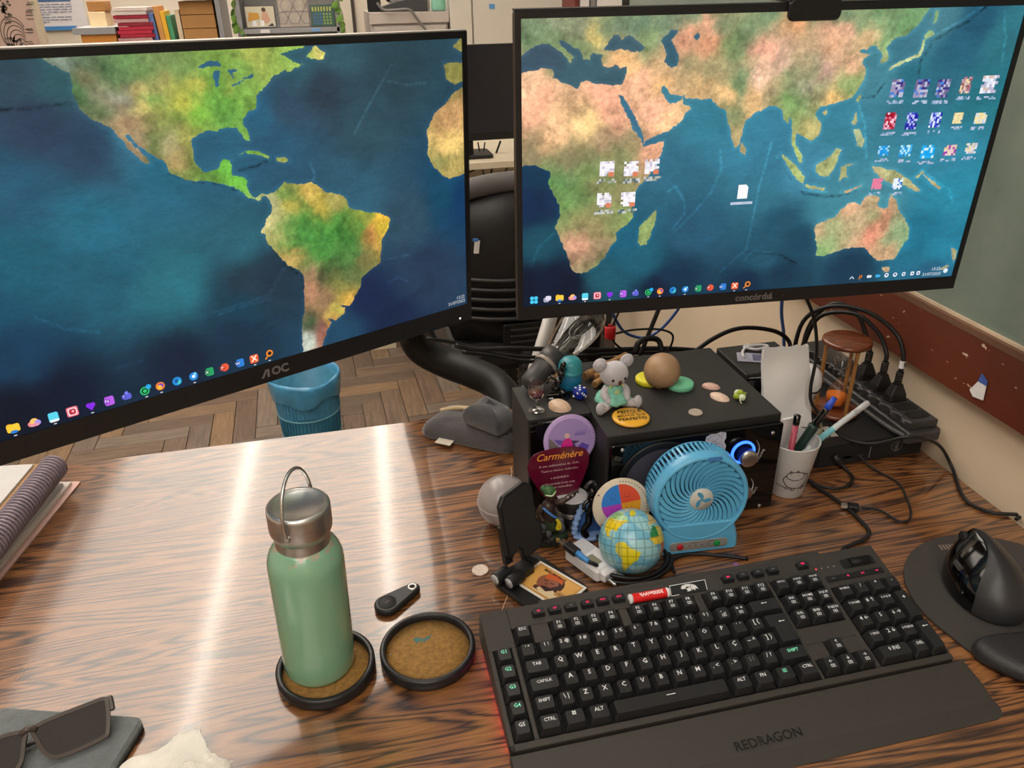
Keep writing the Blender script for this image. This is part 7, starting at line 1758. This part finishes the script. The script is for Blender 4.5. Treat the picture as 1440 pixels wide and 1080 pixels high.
def lens_pair(dx):
    O_ = [(p.x, p.y) for p in smoothpath([(x, y, 0) for x, y in LO], 4, True)]
    flip = -1 if dx < 0 else 1
    O_ = [(x*flip, y) for x, y in O_]
    if flip > 0: O_ = O_[::-1]
    I_ = inset(O_, .0034)
    mb = MB()
    n = len(O_); v = []
    T = FRM @ Matrix.Translation((dx, .022, 0))
    mb.loft([[(x, y, .0028) for x, y in I_], [(x, y, .0036) for x, y in O_], [(x, y, -.0010) for x, y in O_], [(x, y, -.0010) for x, y in I_], [(x, y, .0028) for x, y in I_]], False, False, T)
    mb.build('lens_rim', m_fr, sg)
    MB().prism(inset(O_, .003), .0004, .0016, T).build('lens', mat('dark_lens', (36, 27, 22), .08, spec=.16, var=.03), sg)
lens_pair(.0); lens_pair(-.068)
MB().tube([FRM @ Vector(p) for p in smoothpath([(-.028, .032, .001), (-.034, .034, .003), (-.040, .032, .001)], 5)], .0032, 10).build('bridge', m_fr, sg)
MB().rbox(0, 0, 0, .008, .014, .006, .002, M=FRM @ at((.0325, .031, -.001))).build('hinge', m_fr, sg)
MB().tube(smoothpath([FRM @ Vector((.0335, .031, -.004)), Vector((.0320, .034, .009)), Vector((.016, .034, .004)), Vector((-.050, .026, .002)), Vector((-.085, .020, .002))], 6), .0026, 8, M=None).build('temple', m_fr, sg)
# crumpled tissues
def tissue(label, cx, cy, rz, seed, L, Wd):
    rr = random.Random(seed); mb = MB(); rows = []
    for j in range(12):
        row = []
        for i in range(14):
            x = (i/13-.5)*L; y = (j/11-.5)*Wd
            z = .006+.007*math.sin(i*.55+seed)*math.sin(j*.5+seed*2)+.004*math.sin(i*1.1+j*.8)+rr.uniform(-.0006, .0006)+.006*(1-abs(j/5.5-1))
            row.append((x+rr.uniform(-.0015, .0015), y+rr.uniform(-.0015, .0015), max(z, .0005)))
        rows.append(row)
    mb.loft(rows, False, True, None, False)
    mb.loft([[(x, y, max(z-.0025, .0002)) for x, y, z in r] for r in rows], False, True, None, False)
    o = mb.build('tissue', mat('tissue_paper', (228, 224, 216), .85, bump=.3, bscale=300, var=.02), None, at((cx, cy, .0006), rz))
    tag(o, label, 'tissue', 'crumpled tissues at the front of the desk')
tissue('large crumpled white tissue at the front left of desk', -.343, -.030, .42, 2, .096, .056)
tissue('small pointed end of tissue right of the large crumpled one', -.300, -.038, .9, 5, .034, .040)
# ================================================================ the room behind
def span(x0, y0, x1, y1, Y):
    """world x-range and z-range at depth Y seen in the photo between two pixels"""
    a, b2, c, d = AY(x0, (y0+y1)/2, Y), AY(x1, (y0+y1)/2, Y), AY((x0+x1)/2, y0, Y), AY((x0+x1)/2, y1, Y)
    return a.x, b2.x, d.z, c.z
# --- office chair
chair = thing('office_chair', 'black office chair seen from behind between the monitors', 'chair', (.330, 1.36, FZ))
m_ch = mat('chair_shell', (25, 24, 25), .38, bump=.1, bscale=300, var=.1); m_chl = mat('chair_leather', (34, 32, 33), .5, bump=.3, bscale=120)
def chair_ring(z, hw, yb, th, n=10):
    P = []
    for k in range(n+1):
        t = k/n*2-1; P.append((hw*t, yb-.055*t*t*-1, z))
    for k in range(n, -1, -1):
        t = k/n*2-1; P.append((hw*t*.97, yb+th+.055*t*t, z))
    return P
zs = [(.46, .150, .05, .03), (.50, .180, .03, .04), (.60, .205, .00, .05), (.75, .222, -.01, .06), (.88, .220, .0, .07), (.95, .200, .015, .075), (.985, .165, .03, .07), (1.0, .120, .045, .05)]
zs = [(.46+(q[0]-.46)*.84,)+q[1:] for q in zs]
mb = MB(); mb.loft([chair_ring(*q) for q in zs], True, True); back = mb.build('backrest', m_ch, chair)
mb = MB()
mb.tube(smoothpath([(x, y, .46+(z-.46)*.84) for x, y, z in ((-.20, .06, .88), (-.185, .03, .955), (-.13, .04, 1.0), (0, .045, 1.015), (.13, .04, 1.0), (.185, .03, .955), (.20, .06, .88))], 6), .026, 10); mb.build('head_roll', mat('chair_grey_trim', (88, 84, 84), .6, bump=.2, bscale=200), chair)
for k in range(5):
    z = .585+.027*k
    mb = MB(); P = [(-.205+.41*q/12, -.010-.0*q+.055*((q/6-1)**2)-.004, z-.012*(1-(q/6-1)**2)) for q in range(13)]
    mb.tube(P, .0065, 6); mb.build('lumbar_rib', mat('chair_rib', (46, 44, 45), .4, var=.05), chair)
VPp = AY(737, 470, 1.352)-Vector((.330, 1.36, FZ))
vp = MB().rbox(0, 0, 0, .118, .012, .070, .006, M=at(VPp, 0, 0, 0)).build('vent_panel', m_ch, chair)
for k in range(3): MB().rbox(VPp.x, VPp.y-.008, VPp.z-.018+.018*k, .080, .006, .006, .002).build('vent_slat', MATS['chair_rib'], vp)
mb = MB()
for k in range(9): mb.lathe([(.030, .30+k*.020), (.036, .31+k*.020), (.030, .32+k*.020)], 20, Matrix.Translation((.03, .04, 0)), cap=(k in (0, 8)))
mb.build('bellows', mat('bellows_rubber', (52, 50, 50), .35, var=.05), chair)
MB().rbox(.02, .26, .44, .48, .48, .09, .05, .03, 5).build('seat', m_chl, chair)
MB().tube([(.02, .26, .09), (.02, .26, .40)], .028, 16).build('gas_column', BLACK_PLASTIC, chair)
for k in range(5):
    a = 2*PI*k/5+.3
    lg = MB().tube([(.02, .26, .10), (.02+.30*math.cos(a), .26+.30*math.sin(a), .07)], [.026, .018], 10).build('base_leg', BLACK_PLASTIC, chair)
    MB().lathe([(.0, -.02), (.026, -.018), (.026, .018), (0, .02)], 16, at((.02+.30*math.cos(a), .26+.30*math.sin(a), .028), a, PI/2)).build('caster', BLACK_PLASTIC, lg)
for s2 in (-1, 1):
    MB().tube(smoothpath([(.02+.23*s2, .10, .42), (.02+.27*s2, .12, .52), (.02+.27*s2, .16, .62), (.02+.27*s2, .36, .64)], 6), .018, 10).build('armrest', BLACK_PLASTIC, chair)
MB().rbox(0, 0, 0, .014, .004, .034, .002, M=at(AY(669, 345, 1.36)-Vector((.330, 1.375, FZ)), 0, 0, .12)).build('price_tag', WHITE_PLASTIC, chair)
MB().rbox(0, 0, 0, .014, .005, .008, .002, M=at(AY(667, 335, 1.36)-Vector((.330, 1.376, FZ)), 0, 0, .12)).build('tag_cap', mat('tag_blue', (66, 120, 190), .5, var=.05), chair)
# straight chair leg seen left of the arm
p = AZ(631, 640, FZ)
ch2 = thing('stool', 'black stool with tubular legs behind the desk', 'stool', (.300, 1.00, FZ))
MB().lathe([(0, .44), (.14, .44), (.15, .45), (.15, .475), (.14, .485), (0, .487)], 28).build('seat', m_chl, ch2)
for sx, sy in ((-1, -1), (-1, 1), (1, -1), (1, 1)): MB().tube([(.10*sx, .10*sy, .44), (.135*sx, .135*sy, 0)], .010, 12).build('leg', BLACK_GLOSS, ch2)
# light grey tube behind the bulb
a, b2 = AY(779, 430, .80), AY(744, 545, .80)
d = (b2-a); e = a+d*((FZ-a.z)/d.z)
tb = tag(MB().tube([a-d*.3, e], .0135, 14).build('metal_tube', mat('pale_grey_metal', (178, 174, 170), .4, .2, var=.05)), 'pale grey metal tube standing behind the light bulb', 'tube')

# --- bin
bn = thing('waste_bin', 'blue waste basket lined with blue plastic bag on parquet floor', 'waste bin', (-.2880, 1.7500, FZ+.001))
m_bin = mat('bin_blue', (58, 130, 166), .4, var=.12, vscale=30); m_bag = mat('blue_bag_film', (76, 152, 196), .25, coat=.3, var=.15, vscale=25, bump=.6, bscale=40)
MB().lathe([(0, 0), (.082, 0), (.084, .004), (.100, .270), (.098, .270), (.081, .008), (0, .008)], 48).build('liner', mat('bin_inner', (60, 128, 158), .5, var=.15, vscale=30), bn)
for k in range(52):
    a = 2*PI*k/52
    MB().tube([(.0865*math.cos(a), .0865*math.sin(a), .004), (.1025*math.cos(a), .1025*math.sin(a), .265)], .0022, 5).build('slat', m_bin, bn)
for z, r in ((.010, .0885), (.085, .0925), (.165, .0975), (.265, .1040)):
    MB().tube([(r*math.cos(2*PI*k/40), r*math.sin(2*PI*k/40), z) for k in range(40)], .0028, 6, True).build('hoop', mat('bin_hoop', (120, 184, 204), .4, var=.05), bn)
mb = MB(); rings = []
rr = random.Random(6)
for j, (r, z) in enumerate(((.097, .170), (.100, .240), (.103, .288), (.109, .294), (.113, .284), (.1120, .255), (.1085, .226))):
    rings.append([((r*(1+.012*math.sin(a*7+j)+.008*math.sin(a*13+2*j)))*math.cos(a), (r*(1+.012*math.sin(a*7+j)+.008*math.sin(a*13+2*j)))*math.sin(a), z+.005*math.sin(a*3+j*.6)+(.008*math.sin(a*5) if j == 6 else 0)) for a in [2*PI*k/64 for k in range(64)]])
mb.loft(rings, False, True); mb.build('bag', m_bag, bn)

# --- far desk with dark monitor
m_lam = mat('cream_laminate', (214, 202, 178), .5, var=.04)
fd = thing('far_desk', 'cream laminate desk across the aisle with dark monitor', 'desk', (.45, 2.52, FZ))
pxr = AZ(560, 500, FZ)
MB().rbox(.0, .36, .735, 1.30, .72, .028, .004).build('desk_top', m_lam, fd)
MB().box(-.66, -.005, .0, pxr.x-.45, .022, .72).build('side_panel', m_lam, fd)
MB().box(.56, .0, 0, .59, .70, .72).build('leg_panel', m_lam, fd)
MB().box(-.64, .60, .25, .56, .62, .72).build('back_panel', m_lam, fd)
x0, x1, z0, z1 = span(640, 62, 745, 197, 2.60)
fm = thing('computer_monitor', 'switched-off dark monitor on the desk across the aisle', 'monitor', ((x0+x1)/2, 2.60, 0))
hw = .265
MB().rbox(.06, .018, (z0+z1)/2, hw*2, .024, z1-z0, .004).build('housing', BLACK_PLASTIC, fm)
MB().box(.06-hw+.006, .004, z0+.028, .06+hw-.006, .0055, z1-.006).build('screen', mat('off_screen', (36, 37, 44), .22, var=.03), fm)
MB().rbox(.06-.165, .05, (z0+.02)/2+.002, .055, .03, z0+.016, .006).build('stand', BLACK_PLASTIC, fm)
MB().rbox(.06-.165, .06, .006, .20, .16, .012, .02).build('stand_foot', BLACK_PLASTIC, fm)
for k, pts_ in enumerate(([(672, 200), (676, 222), (680, 245), (681, 262)], [(682, 200), (678, 222), (668, 238), (655, 244)], [(704, 198), (697, 218), (691, 242), (690, 262)], [(728, 226), (715, 234), (708, 246)])):
    cable('monitor_cable', ('thin dark cord crossing behind the far monitor stand', 'dark cord curving left under the far monitor', 'thick dark cord hanging from the middle of the far monitor', 'faint thin cord at the right under the far monitor')[k], [tuple(AY(x, y, 2.68)) for x, y in pts_], .0042 if k == 2 else .0028)

# --- furniture along the far wall
def pbox(name, label, cat, px, Y, dep, m, zlo=None, parent=None, r=.003):
    x0, x1, z0, z1 = span(*px, Y)
    if zlo is not None: z0 = zlo
    o = MB().rbox((x0+x1)/2, Y+dep/2, (z0+z1)/2, x1-x0, dep, z1-z0, r, min(r, .002)).build(name, m, parent)
    if label: tag(o, label, cat)
    return o
YF = 3.62
m_gs = mat('grey_shelf_steel', (150, 150, 154), .45, var=.04); m_or = mat('orange_wood', (206, 138, 62), .5, var=.1, vscale=10, stretch=(1, 8, 1))
x0, x1, z0, z1 = span(101, 37, 330, 46, YF)
cabt = z0
bc = thing('low_bookcase', 'grey-topped low bookcase with orange wood side by far wall', 'bookcase', ((x0+x1)/2, YF, FZ))
W_ = (x1-x0)/2
MB().box(-W_, 0, z0-FZ, -W_*.49, .38, z1-FZ).build('top_board', m_gs, bc)
MB().box(-W_*.92, .01, .0, -W_*.50, .36, z0-FZ-.001).build('wood_body', m_or, bc)
MB().box(-W_*.495, 0, 0, W_*.86, .38, z0-FZ-.16).build('lower_body', m_or, bc)
zb = z0-.16
MB().box(W_*.80, .0, z0-FZ-.16, W_*.86, .38, z1-FZ+.104).build('upright', m_gs, bc)
MB().box(W_*.28, .0, z1-FZ+.105, W_*.80, .38, z1-FZ+.125).build('upper_board', m_gs, bc)
# red magazines: a stack of thin volumes
x0, x1, _, zt = span(163, 10, 212, 60, YF+.02)
n = 17; hh = (zt-zb)/n
rr = random.Random(2)
for k in range(n):
    c = ((168, 34, 58), (150, 30, 54), (186, 40, 66), (140, 34, 52), (196, 150, 150))[rr.randrange(5)] if k < n-2 else (214, 200, 192)
    dx = rr.uniform(-.010, .010)
    pos = 'bottom' if k == 0 else ('top' if k == n-1 else 'number %d from the bottom' % (k+1))
    o = MB().box(x0+dx, YF+.02, zb+hh*k+.0005, x1+dx, YF+.26, zb+hh*(k+1)-.0015).build('magazine', mat('magazine_%d_%d_%d' % c, c, .5, var=.15, vscale=12, stretch=(1, 1, 20)))
    ordn = ('lowest', 'second', 'third', 'fourth', 'fifth', 'sixth', 'seventh', 'eighth', 'ninth', 'tenth', 'eleventh', 'twelfth', 'thirteenth', 'fourteenth', 'fifteenth', 'sixteenth', 'topmost')[k]
    tag(o, ordn+(' magazine from the bottom' if 0 < k < n-1 else ' magazine')+' in the crimson stack beside the books', 'magazine', 'crimson magazine stack')
# standing books
for lab, px, c, tilt in (('blue book leaning against the crimson magazine stack', (215, 19, 222, 60), (92, 120, 176), .05), ('tall orange book next to the blue one', (223, 9, 230.5, 60), (206, 148, 84), .05), ('yellow book between orange and green ones', (231.5, 16, 238, 60), (232, 178, 52), .05), ('green book with pale label in the row', (239.5, 22, 246, 60), (74, 150, 108), .05), ('cream book at the right of the green one', (248.5, 14, 255, 60), (220, 200, 172), 0.0)):
    x0, x1, _, zt = span(*px, YF+.03)
    o = MB().rbox(0, 0, (zt-zb)/2, x1-x0, .16, zt-zb, .002, M=at(((x0+x1)/2, YF+.12, zb+.001), 0, 0, -tilt)).build('book', mat('book_%d_%d' % (c[0], c[2]), c, .55, var=.08, vscale=20))
    tag(o, lab, 'book')
m_card = mat('kraft_carton', (180, 132, 78), .7, var=.06, vscale=10)
x0, x1, _, _ = span(257, 15, 304, 60, YF+.03)
zz = zb
zt_ = z1+.100
for k in range(5):
    h_ = (zt_-zb)/5
    o = MB().box(x0, YF+.03, zz+.001, x1, YF+.28, zz+h_-.002).build('carton', m_card); zz += h_
    tag(o, ('lowest', 'second', 'third', 'fourth', 'topmost')[k]+' flat brown carton in the stack on the bookcase', 'carton', 'brown cartons on the bookcase')
x0, x1, z0_, z1_ = span(261, -14, 312, 8, YF+.02)
tag(MB().rbox((x0+x1)/2, YF+.16, z1+.126+.05, x1-x0, .24, .10, .004).build('storage_box', mat('terracotta_box', (196, 96, 68), .6, var=.08)), 'terracotta storage box on the upper shelf of the bookcase', 'box')
x0, x1, z0_, z1_ = span(122, 24, 153, 34, YF+.05)
tag(MB().rbox((x0+x1)/2, YF+.12, z1+.0325, x1-x0-.02, .14, .062, .004).build('carton', mat('cream_block', (236, 212, 170), .7, var=.05)), 'small cream block on the grey bookcase top', 'box')
tag(MB().rbox((x0+x1)/2+.005, YF+.12, z1+.064+.022, x1-x0-.015, .12, .040, .004).build('carton', mat('brown_small_box', (178, 126, 72), .7, var=.06)), 'small brown box on the cream block', 'box')
tag(MB().rbox((x0+x1)/2+.02, YF+.10, z1+.0012, x1-x0+.12, .16, .002, .001).build('paper_sheets', PAPER), 'white sheets lying on the grey bookcase top', 'paper')
# posters
db = thing('display_board', 'beige display board with old anatomy poster at far left', 'display board')
x0, x1, z0_, z1_ = span(-60, -60, 51, 75, 3.95)
MB().box(x0, 3.95, FZ, x1, 3.99, 1.2).build('board', mat('beige_board', (196, 182, 160), .7, var=.05), db)
ptr = MB().box(x0, 3.944, .20, x1-.028, 3.949, 1.1).build('poster', mat('poster_pinkish', (186, 160, 148), .7, var=.08, vscale=6), db)
mb = MB()
Mp = Matrix.Translation((0, 3.9425, 0)) @ Matrix.Rotation(PI/2, 4, 'X')
for q in range(7):
    for (px, py, rx, ry) in ((20, 48, 13-q*1.6, 18-q*2.2),):
        c0 = AY(px, py, 3.9425); ring(mb, c0.x+.004*q, c0.z-.01*q, rx*.0041, ry*.0041, .0035, 26, .4, 5.6)
for px, py in ((17, 63), (25, 61), (10, 12), (4, 8)):
    c0 = AY(px, py, 3.9425)
    for q in range(14): mb.disc(c0.x+rr.uniform(-.02, .02), c0.z+rr.uniform(-.035, .035), rr.uniform(.003, .008), 0, 6)
for q in range(22):
    c0 = AY(rr.choice((36, 38, 6)), rr.uniform(2, 66), 3.9425); mb.box(c0.x, c0.z, 0, c0.x+.03, c0.z+.0025, .0004)
mb2 = mb; o = mb2.build('poster_drawing', mat('sepia_ink', (84, 72, 66), .7, var=.1), ptr, Mp); o['kind'] = 'stuff'
x0, x1, z0_, z1_ = span(30, -40, 116, 43, 5.19)
wp = thing('wall_poster', 'white and blue text poster on the far wall', 'poster')
MB().box(x0, 5.188, z0_, x1, 5.196, 1.1).build('sheet', mat('poster_white', (226, 224, 230), .6, var=.02), wp)
xa, xb, za, zb_ = span(46, 37, 108, 43, 5.185)
MB().box(xa, 5.184, za, xb, 5.187, zb_).build('blue_bar', mat('poster_blue', (72, 138, 204), .6, var=.03), wp)
xa, xb, za, zb_ = span(35, -2, 99, 2, 5.185)
MB().box(xa, 5.184, za, xb, 5.187, zb_+.03).build('blue_bar', mat('poster_blue_dark', (70, 112, 168), .6, var=.03), wp)
mb = MB()
for q in range(8):
    xa, xb, za, zb_ = span(37+q*.7, 5.5+q*3.6, 101 if q not in (4, 7) else 70, 6.8+q*3.6, 5.185)
    x = xa
    while x < xb:
        w_ = rr.uniform(.015, .045); mb.box(x, 5.185, za, min(x+w_, xb), 5.187, zb_); x += w_+.008
mb.build('text_lines', mat('poster_text', (150, 156, 178), .7, var=.03), wp)

# plant shelf
YS = 3.40
x0, x1, z0, z1 = span(338, 40, 478, 46, YS)
ss_ = thing('metal_shelf', 'grey metal shelf with pictures and trailing plant by far wall', 'shelf', ((x0+x1)/2, YS, FZ))
W_ = (x1-x0)/2
MB().box(-W_, 0, z0-FZ, W_, .30, z1-FZ).build('shelf_board', m_gs, ss_)
for s2 in (-1, 1):
    MB().box(s2*W_-.012, .0, 0, s2*W_+.012, .30, 1.75).build('side_upright', m_gs, ss_)
MB().box(-W_, .295, 0, W_, .30, 1.75).build('back_sheet', mat('shelf_back', (168, 166, 162), .6, var=.04), ss_)
for zz in (.30, .75, 1.66): MB().box(-W_, 0, zz, W_, .30, zz+.02).build('shelf_board', m_gs, ss_)
MB().box(-.13, -.002, z0-FZ+.002, -.09, 0, z1-FZ-.002).build('label_sticker', mat('shelf_label', (230, 226, 226), .6, var=.02), ss_)
MB().box(.09, -.002, z0-FZ+.002, .13, 0, z1-FZ-.002).build('label_sticker', mat('shelf_label_blue', (120, 160, 214), .6, var=.02), ss_)
def picture(label, px, Y, frame, bgc, art, tilt=.06):
    x0, x1, za, zb_ = span(*px, Y)
    t = thing('picture', label, 'picture', ((x0+x1)/2, Y, z1+.002), (-tilt, 0, 0))
    w_, h_ = x1-x0, zb_-z1
    MB().rbox(0, .006, h_/2, w_, .012, h_, .001).build('frame', frame, t)
    mb = MB(); mb.poly([(-w_*.46, h_*.05), (w_*.46, h_*.05), (w_*.46, h_*.95), (-w_*.46, h_*.95)], 0, None, 0, bgc); art(mb, w_, h_)
    mb.build('print', PRINT, t, Matrix.Translation((0, -.0008, 0)) @ Matrix.Rotation(PI/2, 4, 'X'))
def art1(mb, w_, h_):
    mb.poly([(-w_*.40, h_*.30), (-w_*.36, h_*.70), (-w_*.05, h_*.66), (-w_*.02, h_*.42), (-w_*.2, h_*.36)], 5e-4, None, 0, (206, 150, 60))
    mb.disc(w_*.13, h_*.80, w_*.07, 6e-4, 14, None, None, 0, (84, 62, 54)); mb.poly([(w_*.02, h_*.28), (w_*.08, h_*.74), (w_*.22, h_*.72), (w_*.32, h_*.34), (w_*.2, h_*.2)], 6e-4, None, 0, (206, 160, 136))
    mb.poly([(-w_*.28, h_*.10), (-w_*.28, h_*.34), (-w_*.14, h_*.34), (-w_*.14, h_*.10)], 8e-4, None, 0, (232, 232, 234)); mb.poly([(-w_*.02, h_*.10), (-w_*.02, h_*.34), (w_*.10, h_*.34), (w_*.10, h_*.10)], 8e-4, None, 0, (236, 236, 236))
    mb.poly([(w_*.2, h_*.08), (w_*.42, h_*.08), (w_*.36, h_*.22)], 7e-4, None, 0, (60, 58, 60))
picture('framed drawing of seated figure on the metal shelf', (344, 8, 388, 41), YS+.05, mat('dark_frame', (90, 84, 80), .5, var=.05), (208, 200, 178), art1)
def art2(mb, w_, h_):
    for i in range(7): mb.poly([(-w_*.42+i*w_*.12, h_*.70), (-w_*.36+i*w_*.12, h_*.70), (-w_*.36+i*w_*.12, h_*.90), (-w_*.42+i*w_*.12, h_*.90)], 5e-4, None, 0, (186, 190, 90))
    for i in range(6):
        for j in range(4): mb.poly([(-w_*.38+i*w_*.13, h_*(.1+.14*j)), (-w_*.30+i*w_*.13, h_*(.1+.14*j)), (-w_*.30+i*w_*.13, h_*(.19+.14*j)), (-w_*.38+i*w_*.13, h_*(.19+.14*j))], 5e-4, None, 0, (72, 112, 160) if i < 3 else (140, 172, 90))
picture('green and blue patterned picture at the right of metal shelf', (437, 7, 471, 41), YS+.05, mat('green_frame', (74, 96, 84), .5, var=.05), (70, 100, 92), art2)
x0, x1, za, zb_ = span(391, -6, 435, 41, YS+.06)
hx = thing('plastic_bag', 'clear plastic wrapped hexagon pattern between the two pictures', 'bag', ((x0+x1)/2, YS+.06, z1+.001))
MB().rbox(0, .02, (zb_-z1)/2, x1-x0, .035, zb_-z1, .008).build('wrap', mat('clear_wrap', (190, 180, 170), .12, coat=.8, var=.15, vscale=18, bump=.9, bscale=25), hx)
mb = MB()
for i in range(3):
    for j in range(3): ring(mb, (i-1)*.055+(j % 2)*.027, .04+j*.05, .026, .026, .004, 6)
mb.build('hexagon_pattern', mat('hex_line', (150, 140, 140), .5, var=.05), hx, Matrix.Translation((0, .001, 0)) @ Matrix.Rotation(PI/2, 4, 'X'))
# trailing plants
m_leaf = mat('pothos_leaf', (108, 150, 66), .4, var=.3, vscale=25); m_stem = mat('pothos_stem', (110, 130, 70), .6, var=.1)
LEAF = MB(); Lp = [(0, 0), (.016, .012), (.020, .028), (.012, .044), (0, .056), (-.012, .044), (-.020, .028), (-.016, .012)]
LEAF.add([(x, y, -.004*abs(x)/.02) for x, y in Lp]+[(0, .026, .005)], [(i, (i+1) % 8, 8) for i in range(8)], True)
leaf_me = LEAF.mesh('leaf', m_leaf)
def vine(label, px, Y, n, seed):
    rr = random.Random(seed)
    P = [AY(x, y, Y) for x, y in px]
    t = thing('trailing_plant', label, 'plant', tuple(P[0]), group='trailing plants on the metal shelf')
    S_ = smoothpath([p-P[0] for p in P], 6)
    MB().tube(S_, .0026, 6).build('stem', m_stem, t)
    for k in range(n):
        p = S_[int((k+.5)/n*(len(S_)-1))]
        o = bpy.data.objects.new('leaf', leaf_me); COL.objects.link(o); o.parent = t
        o.location = p; o.rotation_euler = (PI/2+rr.uniform(-.5, .3), rr.uniform(-.4, .4), rr.uniform(-1.2, 1.2)+(PI if k % 2 else 0)); s2 = rr.uniform(.55, .85); o.scale = (s2, s2, s2)
        o.rotation_euler.rotate_axis('Z', rr.uniform(1.8, 4.2))
vine('trailing pothos hanging at the left end of metal shelf', [(322, -30), (328, 0), (330, 20), (336, 38), (345, 50), (355, 60)], YS-.03, 11, 3)
vine('trailing pothos hanging at the right end of metal shelf', [(470, -30), (474, 0), (481, 18), (484, 36), (488, 60)], YS-.03, 8, 8)
# filing cabinet with telephone
YC = 3.40
x0, x1, z0, z1 = span(521, 17, 630, 50, YC)
fcb = thing('filing_cabinet', 'grey steel filing cabinet with telephone on top', 'filing cabinet', ((x0+x1)/2, YC, FZ))
m_fc = mat('grey_cabinet_steel', (190, 180, 174), .5, var=.03); W_ = (x1-x0)/2
MB().rbox(0, .25, (z1-FZ)/2, W_*2, .48, z1-FZ, .004).build('body', m_fc, fcb)
MB().box(-W_-.004, -.006, z1-FZ-.045, W_+.004, .002, z1-FZ).build('top_rim', m_fc, fcb)
for k in range(4):
    h_ = (z1-FZ-.06)/4
    dw = MB().box(-W_+.012, -.008, .012+k*h_, W_-.012, .002, .004+(k+1)*h_).build('drawer', mat('cabinet_drawer', (184, 176, 172), .5, var=.03), fcb)
    MB().rbox(0, -.020, .5*h_+k*h_+.05, .10, .018, .018, .004).build('handle', STEEL, dw)
ph = thing('telephone', 'dark grey desk telephone on the filing cabinet', 'telephone', ((x0+x1)/2-.01, YC+.14, z1+.001), (0, 0, -.2))
MB().prism([(-.10, 0), (.12, 0), (.12, .045), (.07, .060), (-.02, .045), (-.10, .020)], -.09, .09, Matrix.Rotation(PI/2, 4, 'X'), .004).build('base', mat('phone_dark', (62, 62, 64), .4, var=.06), ph)
MB().prism([(-.055, .034), (.09, .062), (.088, .072), (-.06, .044)], -.06, .06, Matrix.Rotation(PI/2, 4, 'X'), .002).build('key_panel', mat('phone_grey', (120, 118, 118), .4, var=.06), ph)
MB().tube(smoothpath([(-.07, -.05, .050), (-.02, -.055, .085), (.05, -.055, .098), (.11, -.05, .085)], 6), .016, 10).build('handset', BLACK_PLASTIC, ph)
MB().rbox(-.135, .0, .045, .055, .08, .090, .006).build('charging_cradle', BLACK_MATTE, ph)
cable('telephone_cable', 'grey telephone cord hanging over the filing cabinet front', [tuple(AY(530, 4, YC-.02)), tuple(AY(540, 14, YC-.02)), tuple(AY(558, 14, YC-.03)), tuple(AY(576, 14, YC-.03)), tuple(AY(588, 28, YC-.03)), tuple(AY(602, 46, YC-.03)), tuple(AY(612, 60, YC-.03))], .006, mat('grey_cord', (120, 116, 114), .5, var=.05))
tl = tag(MB().lathe([(0, 0), (.03, 0), (.035, .01), (.032, .09), (.02, .11), (0, .112)], 20).build('spray_bottle', mat('aqua_plastic', (150, 214, 192), .3, trans=.2, var=.06), None, Matrix.Translation((x1-.036, YC+.03, z1+.001))), 'pale aqua bottle at the right of the filing cabinet top', 'bottle')
# cupboards
m_cup = mat('white_cupboard', (212, 206, 196), .45, var=.02)
x0, x1, _, _ = span(634, 10, 664, 20, 3.36); xr = AY(808, 10, 3.36).x
cbd = thing('white_cupboard', 'tall off-white cupboard with blue tape by the far wall', 'cupboard', (x0, 3.36, FZ))
MB().box(0, .02, 0, xr-x0, .50, 2.1).build('body', m_cup, cbd)
MB().box(.002, .0, .02, x1-x0-.004, .02, 2.08).build('side_door', m_cup, cbd)
dr = MB().box(x1-x0+.004, -.004, .02, xr-x0-.002, .02, 2.08).build('door', m_cup, cbd)
c0 = AY(692, 9, 3.35)
MB().box(c0.x-x0-.013, -.006, c0.z-FZ-.010, c0.x-x0+.013, -.0042, c0.z-FZ+.010).build('blue_tape', mat('blue_tape', (96, 158, 214), .5, var=.05), dr)
MB().box(xr-x0-.09, -.02, .95, xr-x0-.07, -.004, 1.10).build('handle', STEEL, dr)
# wall panel seam left of the cabinet
struct(MB().box(AY(498, 30, 5.18).x-.010, 5.180, FZ, AY(498, 30, 5.18).x+.010, 5.199, CZ).build('trim_3', mat('dark_seam', (70, 62, 56), .6, var=.05)))
# books above the right monitor
YB = 2.9
xb0 = AY(808, 5, YB).x
ub = thing('wall_shelf', 'white wall shelf holding books above the right monitor', 'shelf', (xb0, YB, .56))
MB().box(-.02, 0, -.20, .30, .26, -.18).build('shelf_board', m_cup, ub)
MB().box(.29, 0, -.18, .31, .26, .30).build('side_board', BLACK_MATTE, ub)
for lab, xa, w_, c in (('dark red book on the wall shelf', .002, .020, (104, 44, 40)), ('white lettered book on the wall shelf', .026, .040, (226, 222, 224)), ('grey ring binder on the wall shelf', .072, .022, (140, 138, 140)), ('broad white binder on the wall shelf', .100, .110, (236, 234, 234))):
    tag(MB().rbox(xb0+xa+w_/2, YB+.10, .50, w_, .19, .236, .003).build('book', mat('shelfbook_%d_%d' % (c[0], c[1]), c, .5, var=.04)), lab, 'book')
